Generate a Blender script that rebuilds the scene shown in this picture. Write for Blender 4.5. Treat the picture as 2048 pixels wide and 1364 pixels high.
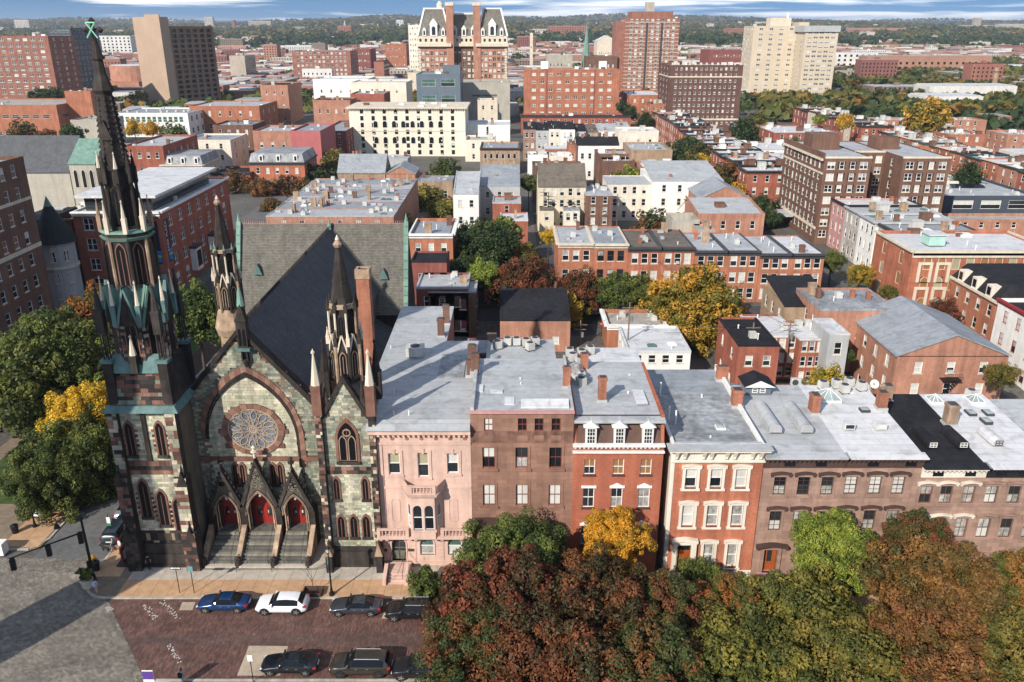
import bpy,bmesh,math,random
import numpy as np
from mathutils import Vector,Matrix
R = math.radians
scene = bpy.context.scene
for o in list(bpy.data.objects):
 bpy.data.objects.remove(o)
col = scene.collection

# ------------------------------------------------------------------ camera, sky, sun, exposure
CAM_H = 48.9; PITCH = R(20.77); FPX = 1640.0        # focal length in pixels of the 2048 px wide frame
cd = bpy.data.cameras.new('camera'); cam = bpy.data.objects.new('camera',cd); col.objects.link(cam)
cd.sensor_width = 36; cd.lens = FPX / 2048 * 36; cd.clip_start = 1; cd.clip_end = 30000
cam.location = (0,0,CAM_H); cam.rotation_euler = (R(90) - PITCH,0,0)
scene.camera = cam

SUN_AZ = R(55.3); SUN_EL = R(32)                     # heading the light travels to (from +X), height of the sun
w = bpy.data.worlds.new('World'); scene.world = w; w.use_nodes = True
nt = w.node_tree; nt.nodes.clear(); N = nt.nodes.new; L = nt.links.new
out = N('ShaderNodeOutputWorld'); bg = N('ShaderNodeBackground'); bg.inputs[1].default_value = 0.076
sky = N('ShaderNodeTexSky'); sky.sky_type = 'NISHITA'; sky.sun_disc = False
sky.sun_elevation = SUN_EL; sky.sun_rotation = R(214.7); sky.altitude = 50; sky.air_density = 1.3; sky.dust_density = 0.4; sky.ozone_density = 2.5
tc = N('ShaderNodeTexCoord'); mp = N('ShaderNodeMapping'); mp.inputs['Scale'].default_value = (1,1,4.0); mp.inputs['Location'].default_value = (0,0,0.30)
nrm = N('ShaderNodeVectorMath'); nrm.operation = 'NORMALIZE'
L(tc.outputs['Generated'],mp.inputs[0]); L(mp.outputs[0],nrm.inputs[0]); L(nrm.outputs[0],sky.inputs[0])
cm = N('ShaderNodeMapping'); cm.inputs['Scale'].default_value = (4,4,75)
cn = N('ShaderNodeTexNoise'); cn.inputs['Scale'].default_value = 1.0; cn.inputs['Detail'].default_value = 7; cn.inputs['Roughness'].default_value = .55; cn.inputs['Distortion'].default_value = .4
cr = N('ShaderNodeValToRGB'); cr.color_ramp.elements[0].position = .50; cr.color_ramp.elements[1].position = .64
cc = N('ShaderNodeValToRGB'); cc.color_ramp.elements[0].color = (17,17.1,17.4,1); cc.color_ramp.elements[1].color = (8.5,9.0,12,1)
cc.color_ramp.elements[0].position = .60; cc.color_ramp.elements[1].position = .74
mx = N('ShaderNodeMixRGB'); hs = N('ShaderNodeHueSaturation'); hs.inputs['Saturation'].default_value = 1.3; hs.inputs['Value'].default_value = 1.5; L(sky.outputs[0],hs.inputs['Color'])
L(tc.outputs['Generated'],cm.inputs[0]); L(cm.outputs[0],cn.inputs['Vector']); L(cn.outputs[0],cr.inputs[0]); L(cn.outputs[0],cc.inputs[0])
L(cr.outputs[0],mx.inputs[0]); L(hs.outputs[0],mx.inputs[1]); L(cc.outputs[0],mx.inputs[2])
L(mx.outputs[0],bg.inputs[0]); L(bg.outputs[0],out.inputs[0])

sl = bpy.data.lights.new('sun','SUN'); sl.energy = 4.7; sl.angle = R(.55); sl.color = (1,.93,.835)
so = bpy.data.objects.new('sun',sl); col.objects.link(so)
LD = Vector((math.cos(SUN_EL) * math.cos(SUN_AZ),math.cos(SUN_EL) * math.sin(SUN_AZ),-math.sin(SUN_EL)))
so.rotation_euler = LD.to_track_quat('-Z','Y').to_euler(); so.location = (-60,-80,90)
vs = scene.view_settings; vs.view_transform = 'Standard'; vs.look = 'None'; vs.exposure = 0.40; vs.gamma = 1; vs.use_curve_mapping = False
scene.cycles.max_bounces = 6; scene.cycles.diffuse_bounces = 3; scene.cycles.volume_bounces = 0; scene.cycles.transparent_max_bounces = 6
scene.cycles.use_denoising = True

# ------------------------------------------------------------------ measuring helpers
CO,SI = math.cos(PITCH),math.sin(PITCH)
def _ray(x,y):
 v = (y - 682) / FPX
 return (x - 1024) / FPX,CO - v * SI,-SI - v * CO
def at(x,y,Y):
 "point on the vertical plane at distance Y"
 d = _ray(x,y); k = Y / d[1]; return k * d[0],Y,CAM_H + k * d[2]
def gz(x,y,z=0.0):
 "point on the level z"
 d = _ray(x,y); k = (z - CAM_H) / d[2]; return k * d[0],k * d[1],z
def lerp(a,b,t): return a + (b - a) * t
def clamp(v,a,b): return max(a,min(b,v))
def G(x,y):
 "the square falls gently to the east"
 return -0.075 * clamp(x - 2,0,50) * clamp((135 - y) / 45,0,1)
def hsh(x,y): return (math.sin(x * 12.9898 + y * 78.233) * 43758.5453) % 1
def terr(x,y):
 if y < 800: return G(x,y)
 t = clamp((y - 800) / 5600,0,1); s = t ** 1.25
 r = 1 + .16 * math.sin(x * .0011 + 1.3) + .10 * math.sin(x * .0031 + y * .0007) + .05 * math.sin(x * .008 + 2)
 return 112 * s * r * (1.07 - .00001 * x) + 5 * s * math.sin(y * .004 + x * .002)

# ------------------------------------------------------------------ materials (all procedural)
MATS = {}
def _base(name):
 m = bpy.data.materials.new(name); m.use_nodes = True; MATS[name] = m
 t = m.node_tree; b = t.nodes['Principled BSDF']; return m,t,b
def nd(t,kind,**kw):
 n = t.nodes.new(kind)
 for k,v in kw.items():
  if k[0] == 'i' and k[1:].isdigit(): n.inputs[int(k[1:])].default_value = v
  elif k.startswith('_'): n.inputs[k[1:].replace('_',' ')].default_value = v
  else: setattr(n,k,v)
 return n
def c4(c): return (c[0],c[1],c[2],1)
def noisy(t,colour,var,scale,vec=None,lo=None,stretch=None):
 "colour varied by a coarse stain noise and a fine grain noise; returns a colour socket"
 g = nd(t,'ShaderNodeNewGeometry')
 src = vec or g.outputs['Position']
 if stretch:
  mpn = nd(t,'ShaderNodeMapping'); mpn.inputs['Scale'].default_value = stretch; t.links.new(src,mpn.inputs[0]); src2 = mpn.outputs[0]
 else: src2 = src
 a = nd(t,'ShaderNodeTexNoise',_Scale=scale,_Detail=5.0,_Roughness=.6); t.links.new(src2,a.inputs['Vector'])
 b = nd(t,'ShaderNodeTexNoise',_Scale=scale * 9,_Detail=3.0,_Roughness=.7); t.links.new(src,b.inputs['Vector'])
 mr = nd(t,'ShaderNodeMapRange',_From_Min=.3,_From_Max=.7,_To_Min=1 - var,_To_Max=1 + var * .7); t.links.new(a.outputs[0],mr.inputs[0])
 mr2 = nd(t,'ShaderNodeMapRange',_From_Min=.25,_From_Max=.75,_To_Min=1 - var * .5,_To_Max=1 + var * .5); t.links.new(b.outputs[0],mr2.inputs[0])
 mu = nd(t,'ShaderNodeMath',operation='MULTIPLY'); t.links.new(mr.outputs[0],mu.inputs[0]); t.links.new(mr2.outputs[0],mu.inputs[1])
 # rain streaks running down
 sm_ = nd(t,'ShaderNodeMapping'); sm_.inputs['Scale'].default_value = (1.6,1.6,.13); t.links.new(g.outputs['Position'],sm_.inputs[0]); sn = nd(t,'ShaderNodeTexNoise',_Scale=1.0,_Detail=4.0); t.links.new(sm_.outputs[0],sn.inputs['Vector']); s3 = nd(t,'ShaderNodeMapRange',_From_Min=.35,_From_Max=.65,_To_Min=1 - var * .8,_To_Max=1 + var * .4); t.links.new(sn.outputs[0],s3.inputs[0]); m2_ = nd(t,'ShaderNodeMath',operation='MULTIPLY'); t.links.new(mu.outputs[0],m2_.inputs[0]); t.links.new(s3.outputs[0],m2_.inputs[1]); mu = m2_
 vm = nd(t,'ShaderNodeVectorMath',operation='SCALE'); t.links.new(mu.outputs[0],vm.inputs['Scale'])
 if hasattr(colour,'is_output'): t.links.new(colour,vm.inputs[0])
 else: vm.inputs[0].default_value = colour[:3]
 return vm.outputs[0]
def mat(name,c,rough=.8,var=.15,scale=.6,spec=.3,metal=0,bump=0,stretch=None,coat=0):
 if name in MATS: return MATS[name]
 m,t,b = _base(name)
 b.inputs['Roughness'].default_value = rough; b.inputs['Metallic'].default_value = metal
 b.inputs['Specular IOR Level'].default_value = spec; b.inputs['Coat Weight'].default_value = coat
 if var: t.links.new(noisy(t,c,var,scale,stretch=stretch),b.inputs['Base Color'])
 else: b.inputs['Base Color'].default_value = c4(c)
 if bump:
  n = nd(t,'ShaderNodeTexNoise',_Scale=scale * 14,_Detail=4.0); g = nd(t,'ShaderNodeNewGeometry'); t.links.new(g.outputs['Position'],n.inputs['Vector'])
  bp = nd(t,'ShaderNodeBump',_Strength=bump,_Distance=.03); t.links.new(n.outputs[0],bp.inputs['Height']); t.links.new(bp.outputs[0],b.inputs['Normal'])
 return m
def brick(name,c,mortar=None,var=.22,bw=.22,bh=.075,ms=.012,flat=False,rough=.85,scale=.35):
 "coursed brick laid in wall space (x+y along the wall, z up), or on the ground when flat"
 if name in MATS: return MATS[name]
 m,t,b = _base(name)
 g = nd(t,'ShaderNodeNewGeometry'); sp = nd(t,'ShaderNodeSeparateXYZ'); t.links.new(g.outputs['Position'],sp.inputs[0])
 cb = nd(t,'ShaderNodeCombineXYZ')
 if flat: t.links.new(sp.outputs[1],cb.inputs[0]); t.links.new(sp.outputs[0],cb.inputs[1])
 else:
  ad = nd(t,'ShaderNodeMath',operation='ADD'); t.links.new(sp.outputs[0],ad.inputs[0]); t.links.new(sp.outputs[1],ad.inputs[1])
  t.links.new(ad.outputs[0],cb.inputs[0]); t.links.new(sp.outputs[2],cb.inputs[1])
 br = nd(t,'ShaderNodeTexBrick'); br.inputs['Scale'].default_value = 1
 br.inputs['Brick Width'].default_value = bw; br.inputs['Row Height'].default_value = bh; br.inputs['Mortar Size'].default_value = ms; br.inputs['Mortar Smooth'].default_value = .3
 br.inputs['Color1'].default_value = c4([v * .86 for v in c]); br.inputs['Color2'].default_value = c4([v * 1.14 for v in c])
 br.inputs['Mortar'].default_value = c4(mortar or [v * .75 + .05 for v in c])
 t.links.new(cb.outputs[0],br.inputs['Vector'])
 t.links.new(noisy(t,br.outputs[0],var,scale),b.inputs['Base Color'])
 b.inputs['Roughness'].default_value = rough; b.inputs['Specular IOR Level'].default_value = .2
 bp = nd(t,'ShaderNodeBump',_Strength=.35,_Distance=.012); t.links.new(br.outputs['Fac'],bp.inputs['Height']); bp.invert = True
 t.links.new(bp.outputs[0],b.inputs['Normal'])
 return m
def roofing(name,c,var=.2,rough=.6,seam=1.0,spec=.35):
 "sheet roofing with lapped seams, ponding stains and patches"
 if name in MATS: return MATS[name]
 m,t,b = _base(name)
 g = nd(t,'ShaderNodeNewGeometry')
 br = nd(t,'ShaderNodeTexBrick'); br.inputs['Scale'].default_value = 1; br.inputs['Brick Width'].default_value = 7; br.inputs['Row Height'].default_value = seam; br.inputs['Mortar Size'].default_value = .03; br.inputs['Mortar Smooth'].default_value = .6
 br.inputs['Color1'].default_value = c4([v * .95 for v in c]); br.inputs['Color2'].default_value = c4([v * 1.06 for v in c]); br.inputs['Mortar'].default_value = c4([v * .66 for v in c])
 t.links.new(g.outputs['Position'],br.inputs['Vector'])
 s1 = noisy(t,br.outputs[0],var,.22)
 n2 = nd(t,'ShaderNodeTexNoise',_Scale=.55,_Detail=6.0,_Distortion=.8); t.links.new(g.outputs['Position'],n2.inputs['Vector'])
 rp = nd(t,'ShaderNodeMapRange',_From_Min=.52,_From_Max=.68,_To_Min=1,_To_Max=.74); t.links.new(n2.outputs[0],rp.inputs[0])
 vm = nd(t,'ShaderNodeVectorMath',operation='SCALE'); t.links.new(s1,vm.inputs[0]); t.links.new(rp.outputs[0],vm.inputs['Scale'])
 t.links.new(vm.outputs[0],b.inputs['Base Color']); b.inputs['Roughness'].default_value = rough; b.inputs['Specular IOR Level'].default_value = spec
 return m
def slates(name,c,w=.42,h=.3,var=.2):
 if name in MATS: return MATS[name]
 m,t,b = _base(name)
 tcn = nd(t,'ShaderNodeTexCoord')
 br = nd(t,'ShaderNodeTexBrick'); br.inputs['Scale'].default_value = 1; br.inputs['Brick Width'].default_value = w; br.inputs['Row Height'].default_value = h; br.inputs['Mortar Size'].default_value = .03; br.inputs['Mortar Smooth'].default_value = .5
 br.inputs['Color1'].default_value = c4([v * .8 for v in c]); br.inputs['Color2'].default_value = c4([v * 1.2 for v in c]); br.inputs['Mortar'].default_value = c4([v * .45 for v in c])
 t.links.new(tcn.outputs['UV'],br.inputs['Vector'])
 t.links.new(noisy(t,br.outputs[0],var,.5),b.inputs['Base Color']); b.inputs['Roughness'].default_value = .7; b.inputs['Specular IOR Level'].default_value = .3
 bp = nd(t,'ShaderNodeBump',_Strength=.5,_Distance=.03); t.links.new(br.outputs['Fac'],bp.inputs['Height']); bp.invert = True; t.links.new(bp.outputs[0],b.inputs['Normal'])
 return m
def attr_mat(name,rough=.85,var=.3,spec=.25):
 "each stone's own colour from the mesh, weathered by noise"
 m,t,b = _base(name)
 a = nd(t,'ShaderNodeAttribute',attribute_name='Col')
 t.links.new(noisy(t,a.outputs['Color'],var,.55),b.inputs['Base Color']); b.inputs['Roughness'].default_value = rough; b.inputs['Specular IOR Level'].default_value = spec
 return m
def leaf(name,stops,trans=.3):
 m,t,b = _base(name); t.nodes.remove(b); o = t.nodes['Material Output']
 a = nd(t,'ShaderNodeAttribute',attribute_name='Col'); oi = nd(t,'ShaderNodeObjectInfo')
 sp = nd(t,'ShaderNodeSeparateColor'); t.links.new(a.outputs['Color'],sp.inputs[0])
 r = nd(t,'ShaderNodeValToRGB'); cr = r.color_ramp
 while len(cr.elements) < len(stops): cr.elements.new(.5)
 for i,(p,c) in enumerate(stops): cr.elements[i].position = p; cr.elements[i].color = c4(c)
 t.links.new(sp.outputs[0],r.inputs[0])
 hs = nd(t,'ShaderNodeHueSaturation'); mr = nd(t,'ShaderNodeMapRange',_To_Min=.487,_To_Max=.513); t.links.new(oi.outputs['Random'],mr.inputs[0]); t.links.new(mr.outputs[0],hs.inputs['Hue'])
 mv = nd(t,'ShaderNodeMapRange',_To_Min=.9,_To_Max=1.55); t.links.new(sp.outputs[1],mv.inputs[0]); t.links.new(mv.outputs[0],hs.inputs['Value']); t.links.new(r.outputs[0],hs.inputs['Color'])
 d = nd(t,'ShaderNodeBsdfPrincipled'); d.inputs['Roughness'].default_value = .55; d.inputs['Specular IOR Level'].default_value = .25
 tr = nd(t,'ShaderNodeBsdfTranslucent'); ms = nd(t,'ShaderNodeMixShader',i0=trans)
 t.links.new(hs.outputs[0],d.inputs['Base Color']); t.links.new(hs.outputs[0],tr.inputs[0]); t.links.new(d.outputs[0],ms.inputs[1]); t.links.new(tr.outputs[0],ms.inputs[2]); t.links.new(ms.outputs[0],o.inputs[0])
 return m

# ------------------------------------------------------------------ mesh helpers
class MB:
 "collects faces; build() links them as one mesh object"
 def __init__(s): s.v = []; s.f = []; s.m = []; s.c = []; s.uv = {}
 def quad(s,pts,m=0,c=None):
  n = len(s.v); s.v += [tuple(p) for p in pts]; s.f.append(tuple(range(n,n + len(pts)))); s.m.append(m); s.c.append(c)
 def box(s,x0,x1,y0,y1,z0,z1,m=0,c=None,skip=''):
  n = len(s.v)
  s.v += [(x0,y0,z0),(x1,y0,z0),(x1,y1,z0),(x0,y1,z0),(x0,y0,z1),(x1,y0,z1),(x1,y1,z1),(x0,y1,z1)]
  for k,f in (('f',(0,1,5,4)),('r',(1,2,6,5)),('b',(2,3,7,6)),('l',(3,0,4,7)),('t',(4,5,6,7)),('d',(3,2,1,0))):
   if k in skip: continue
   s.f.append(tuple(n + i for i in f)); s.m.append(m); s.c.append(c)
 def hexa(s,b,t,m=0,c=None):
  "box from four bottom and four top corners (counter-clockwise seen from above)"
  n = len(s.v); s.v += [tuple(p) for p in b] + [tuple(p) for p in t]
  for f in ((0,1,5,4),(1,2,6,5),(2,3,7,6),(3,0,4,7),(4,5,6,7),(3,2,1,0)): s.f.append(tuple(n + i for i in f)); s.m.append(m); s.c.append(c)
 def ring(s,x,y,z0,r0,z1,r1,n=8,m=0,cap=True,ph=None,c=None,sy=1):
  "tapered prism"
  ph = math.pi / n if ph is None else ph; k = len(s.v)
  for z,r in ((z0,r0),(z1,r1)):
   s.v += [(x + r * math.cos(ph + 2 * math.pi * i / n),y + sy * r * math.sin(ph + 2 * math.pi * i / n),z) for i in range(n)]
  for i in range(n):
   j = (i + 1) % n; s.f.append((k + i,k + j,k + n + j,k + n + i)); s.m.append(m); s.c.append(c)
  if cap:
   s.f.append(tuple(k + n + i for i in range(n))); s.m.append(m); s.c.append(c)
   s.f.append(tuple(k + i for i in reversed(range(n)))); s.m.append(m); s.c.append(c)
 def tube(s,p,q,r0,r1=None,n=6,m=0,c=None):
  r1 = r0 if r1 is None else r1; p = Vector(p); q = Vector(q); d = (q - p).normalized()
  a = d.orthogonal().normalized(); b = d.cross(a); k = len(s.v)
  for o,r in ((p,r0),(q,r1)): s.v += [tuple(o + (a * math.cos(2 * math.pi * i / n) + b * math.sin(2 * math.pi * i / n)) * r) for i in range(n)]
  for i in range(n):
   j = (i + 1) % n; s.f.append((k + i,k + j,k + n + j,k + n + i)); s.m.append(m); s.c.append(c)
  s.f.append(tuple(k + n + i for i in range(n))); s.m.append(m); s.c.append(c); s.f.append(tuple(k + i for i in reversed(range(n)))); s.m.append(m); s.c.append(c)
 def prism(s,pts,y0,y1,m=0,c=None,cap=True):
  "polygon in (x, z), counter-clockwise seen from the front, pushed from y0 (front) back to y1"
  n = len(pts); k = len(s.v); s.v += [(x,y0,z) for x,z in pts] + [(x,y1,z) for x,z in pts]
  if cap:
   s.f.append(tuple(k + i for i in range(n))); s.m.append(m); s.c.append(c)
   s.f.append(tuple(k + n + i for i in reversed(range(n)))); s.m.append(m); s.c.append(c)
  for i in range(n):
   j = (i + 1) % n; s.f.append((k + i,k + n + i,k + n + j,k + j)); s.m.append(m); s.c.append(c)
 def band(s,outer,inner,y0,y1,m=0,c=None,closed=True):
  "frame between two outlines of equal length in (x, z), from y0 (front) back to y1"
  n = len(outer)
  for i in range(n if closed else n - 1):
   j = (i + 1) % n; a,b,p,q = outer[i],outer[j],inner[j],inner[i]
   s.quad([(a[0],y0,a[1]),(b[0],y0,b[1]),(p[0],y0,p[1]),(q[0],y0,q[1])],m,c)
   s.quad([(q[0],y0,q[1]),(p[0],y0,p[1]),(p[0],y1,p[1]),(q[0],y1,q[1])],m,c)
   s.quad([(b[0],y0,b[1]),(a[0],y0,a[1]),(a[0],y1,a[1]),(b[0],y1,b[1])],m,c)
 def mesh(s,name,mats):
  me = bpy.data.meshes.new(name); me.from_pydata(s.v,[],s.f)
  for m in (mats if isinstance(mats,(list,tuple)) else [mats]): me.materials.append(m)
  if any(s.m): me.polygons.foreach_set('material_index',s.m)
  if any(c is not None for c in s.c):
   a = me.color_attributes.new('Col','FLOAT_COLOR','CORNER'); arr = []
   for f,c in zip(s.f,s.c): arr += list(c4(c or (.3,.3,.3))) * len(f)
   a.data.foreach_set('color',arr)
  me.validate(); return me
 def build(s,name,mats,parent=None,loc=None,smooth=False):
  me = s.mesh(name,mats)
  if smooth: me.shade_smooth()
  return put(name,me,parent,loc)
def put(name,me,parent=None,loc=None,rz=0,sc=None):
 o = bpy.data.objects.new(name,me); col.objects.link(o)
 if parent is not None: o.parent = parent
 if loc is not None: o.location = loc
 if rz: o.rotation_euler = (0,0,rz)
 if sc is not None: o.scale = (sc,sc,sc) if isinstance(sc,(int,float)) else sc
 return o
LABELS = {}
def tag(o,label,cat,group=None,kind=None):
 o['label'] = label
 if kind: o['kind'] = kind
 else: o['category'] = cat
 if group: o['group'] = group
 return o
def thing(name,label,cat,loc=(0,0,0),rz=0,group=None):
 o = bpy.data.objects.new(name,None); col.objects.link(o); o.location = loc; o.rotation_euler = (0,0,rz); o.empty_display_size = .5
 return tag(o,label,cat,group)
def struct(o): o['kind'] = 'structure'; return o
def kids(o): return [c for c in bpy.data.objects if c.parent == o]
def copy_tree(o,loc,rz=0,sc=None,label=None,tree=None):
 r = o.copy(); col.objects.link(r); r.location = loc; r.rotation_euler = (0,0,rz)
 if sc is not None: r.scale = (sc,sc,sc)
 if label: r['label'] = label
 for ch,gs in tree:
  c = ch.copy(); col.objects.link(c); c.parent = r
  for g in gs:
   d = g.copy(); col.objects.link(d); d.parent = c
 return r
ORD = 'first second third fourth fifth sixth seventh eighth ninth tenth eleventh twelfth thirteenth fourteenth fifteenth sixteenth'.split()
def lancet(x,z0,w,h,n=5,rise=None):
 "pointed arch outline, counter-clockwise from bottom left; w wide, h high in all"
 rise = w * .95 if rise is None else rise; zs = z0 + h - rise; a = w / 2
 cx = (rise * rise - a * a) / (2 * a); r = a + cx      # both arcs are struck from beyond the centre line
 pr = []
 for i in range(n + 1):
  t = math.atan2(rise,cx) * i / n; pr.append((x - cx + r * math.cos(t),zs + r * math.sin(t)))
 return [(x - a,z0),(x + a,z0)] + pr + [(2 * x - px,pz) for px,pz in reversed(pr[:-1])]
def roundarch(x,z0,w,h,n=8):
 a = w / 2; zs = z0 + h - a
 return [(x - a,z0),(x + a,z0)] + [(x + a * math.cos(math.pi * i / n),zs + a * math.sin(math.pi * i / n)) for i in range(n + 1)]
def scaled(pts,k,cx,cz,kz=None): return [(cx + (x - cx) * k,cz + (z - cz) * (kz or k)) for x,z in pts]
def wall(mb,P,L0,L1,Z0,Z1,ops,d=.18,m=0,mr=None):
 """flat wall with rectangular openings; P(u, z, depth) gives the point. ops: (u0, u1, z0, z1)"""
 zs = sorted({Z0,Z1,*[clamp(o[2],Z0,Z1) for o in ops],*[clamp(o[3],Z0,Z1) for o in ops]})
 for a,b in zip(zs,zs[1:]):
  zc = (a + b) / 2; cut = sorted((o[0],o[1]) for o in ops if o[2] < zc < o[3]); u = L0
  for p,q in cut:
   if p > u + 1e-4: mb.quad([P(u,a,0),P(p,a,0),P(p,b,0),P(u,b,0)],m)
   u = max(u,q)
  if u < L1 - 1e-4: mb.quad([P(u,a,0),P(L1,a,0),P(L1,b,0),P(u,b,0)],m)
 k = m if mr is None else mr
 for u0,u1,z0,z1 in ops:
  mb.quad([P(u0,z0,0),P(u0,z0,d),P(u0,z1,d),P(u0,z1,0)],k); mb.quad([P(u1,z0,d),P(u1,z0,0),P(u1,z1,0),P(u1,z1,d)],k)
  mb.quad([P(u0,z1,0),P(u0,z1,d),P(u1,z1,d),P(u1,z1,0)],k); mb.quad([P(u0,z0,d),P(u0,z0,0),P(u1,z0,0),P(u1,z0,d)],k)

# ------------------------------------------------------------------ shared materials
BR = dict(
 orange=brick('brick_orange',(.40,.15,.08)),red=brick('brick_red',(.33,.10,.06)),deep=brick('brick_deep_red',(.23,.065,.05)),
 brown=brick('brick_brown',(.16,.08,.052)),dkbrown=brick('brick_dark_brown',(.13,.06,.045)),far=brick('brick_far',(.30,.125,.085)),tan=brick('brick_tan',(.36,.25,.16)),
 salmon=brick('brick_salmon',(.42,.2,.13)),facade=brick('brick_facade',(.38,.115,.06),var=.16),facade2=brick('brick_facade_worn',(.42,.14,.075),var=.26),
 chimney=brick('brick_chimney',(.36,.14,.08),var=.3))
ST = dict(
 pink=mat('stone_pink',(.59,.405,.33),.85,.16,.5),cream=mat('paint_cream',(.68,.62,.52),.8,.12,.4),ivory=mat('stucco_ivory',(.70,.65,.53),.85,.1,.15),
 white=mat('paint_white',(.74,.73,.69),.7,.1,.5),brownstone=brick('stone_brown',(.25,.14,.10),(.19,.10,.07),.18,1.1,.42,.01),brownstone2=brick('stone_brown_pale',(.31,.20,.155),(.24,.15,.115),.15,1.2,.45,.01),
 grey=mat('paint_grey',(.4,.41,.41),.8,.12,.4),bluegrey=mat('panel_blue_grey',(.12,.155,.185),.5,.08,.2),dkgrey=mat('panel_dark_grey',(.06,.075,.095),.5,.1,.2),
 concrete=mat('concrete',(.4,.37,.31),.9,.14,.2),tanc=mat('concrete_tan',(.40,.29,.21),.9,.08,.1),beige=mat('concrete_beige',(.56,.47,.35),.9,.08,.1),
 limestone=mat('limestone',(.62,.54,.42),.85,.12,.3),rose=mat('paint_rose',(.42,.13,.13),.85,.1,.3),pinkp=mat('paint_dusty_pink',(.50,.26,.24),.85,.12,.4),
 form=mat('formstone',(.45,.41,.37),.9,.3,1.6,bump=.3),yellow=mat('paint_pale_yellow',(.62,.55,.41),.8,.1,.4),peach=mat('paint_peach',(.58,.3,.2),.8,.14,.4),
 dark=mat('stone_black',(.045,.04,.038),.85,.3,.8),black=mat('paint_black',(.018,.018,.02),.6,.1,.5),umber=mat('paint_umber',(.075,.045,.037),.7,.15,.5),
 copper=mat('copper_green',(.16,.27,.215),.7,.22,.7),copperb=mat('copper_teal',(.105,.185,.175),.65,.25,.9),charcoal=mat('trim_charcoal',(.055,.055,.06),.6,.15,.5),
 redtrim=mat('trim_red',(.28,.03,.03),.6,.1,.5),green=mat('trim_green',(.03,.09,.07),.6,.1,.5),metal=mat('metal_grey',(.35,.36,.37),.45,.1,.6,metal=.6),
 acmetal=mat('metal_pale',(.5,.5,.47),.5,.15,1.2),iron=mat('iron_black',(.012,.012,.014),.5,.1,1),tanstone=mat('stone_tan',(.36,.255,.175),.9,.35,.9))
RF = dict(
 white=roofing('roofing_white',(.58,.58,.58),.08),silver=roofing('roofing_silver',(.40,.41,.415),.1),grey=roofing('roofing_grey',(.28,.30,.32),.14),
 worn=roofing('roofing_worn',(.29,.30,.31),.35),black=roofing('roofing_black',(.022,.022,.026),.3,.85,spec=.15),brown=roofing('roofing_brown',(.15,.125,.1),.25,.8),tan=roofing('roofing_tan',(.4,.36,.31),.2))
GL = dict(
 dark=mat('glass_dark',(.012,.015,.019),.06,.2,.4,spec=.6),mid=mat('glass_mid',(.025,.03,.034),.1,.2,.4,spec=.6),blind=mat('glass_blind',(.56,.55,.5),.35,.12,.5,spec=.5),
 curtain=mat('glass_curtain',(.38,.37,.34),.25,.5,2.6,spec=.5),shade=mat('glass_shade',(.36,.33,.22),.3,.1,.5,spec=.5),green=mat('glass_green',(.08,.15,.13),.12,.3,.4,spec=.6),sky=mat('glass_pale',(.27,.32,.32),.15,.2,.6,spec=.6),church=mat('glass_church',(.006,.006,.008),.4,0,1,spec=.2),wood=mat('board_yellow',(.27,.14,.05),.7,.1,1))
# ------------------------------------------------------------------ ground, streets, pavements
def ground_mat():
 m,t,b = _base('ground_city')
 t.links.new(noisy(t,(.105,.098,.085),.35,.05),b.inputs['Base Color']); b.inputs['Roughness'].default_value = .95
 return m
xs = sorted({-9000,-6000,-4000,-3000,-2200,-1500,-1000,-600,-300,-150,-60,2,27,52,150,300,600,1000,1500,2200,3000,4000,6000,9000} | set(range(-2800,2801,200)))
ys = [-1500,-300,0,30,60,90,112,135,200,400,800] + [800 + 200 * i for i in range(1,33)] + [7700,8600,10000]
v = [(x,y,terr(x,y)) for y in ys for x in xs]; nx = len(xs)
f = [(j * nx + i,j * nx + i + 1,(j + 1) * nx + i + 1,(j + 1) * nx + i) for j in range(len(ys) - 1) for i in range(nx - 1)]
me = bpy.data.meshes.new('ground'); me.from_pydata(v,[],f); me.materials.append(ground_mat())
struct(put('ground',me))

def sheet(name,x0,x1,y0,y1,m,lift,poly=None):
 mb = MB()
 if poly: mb.quad([(x,y,G(x,y) + lift) for x,y in poly])
 else:
  X = [x0] + [x for x in (2,27,52) if x0 < x < x1] + [x1]; Y = [y0] + [y for y in (90,112,135) if y0 < y < y1] + [y1]
  for a,b in zip(X,X[1:]):
   for p,q in zip(Y,Y[1:]): mb.quad([(x,y,G(x,y) + lift) for x,y in ((a,p),(b,p),(b,q),(a,q))])
 return struct(mb.build(name,m))
asphalt = mat('asphalt',(.13,.128,.125),.92,.22,.25,bump=.1); asphalt2 = mat('asphalt_dark',(.06,.06,.062),.92,.2,.3)
def cobble_mat():
 m,t,b = _base('cobbles')
 g = nd(t,'ShaderNodeNewGeometry'); mpn = nd(t,'ShaderNodeMapping'); mpn.inputs['Rotation'].default_value = (0,0,R(35)); t.links.new(g.outputs['Position'],mpn.inputs[0])
 br = nd(t,'ShaderNodeTexBrick'); br.inputs['Scale'].default_value = 1; br.inputs['Brick Width'].default_value = .26; br.inputs['Row Height'].default_value = .15; br.inputs['Mortar Size'].default_value = .022; br.inputs['Mortar Smooth'].default_value = .6
 br.inputs['Color1'].default_value = (.16,.142,.115,1); br.inputs['Color2'].default_value = (.34,.30,.24,1); br.inputs['Mortar'].default_value = (.075,.065,.052,1)
 t.links.new(mpn.outputs[0],br.inputs['Vector'])
 t.links.new(noisy(t,br.outputs[0],.34,.3),b.inputs['Base Color']); b.inputs['Roughness'].default_value = .75
 bp = nd(t,'ShaderNodeBump',_Strength=.8,_Distance=.04); t.links.new(br.outputs['Fac'],bp.inputs['Height']); bp.invert = True; t.links.new(bp.outputs[0],b.inputs['Normal'])
 return m
COB = cobble_mat()
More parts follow.
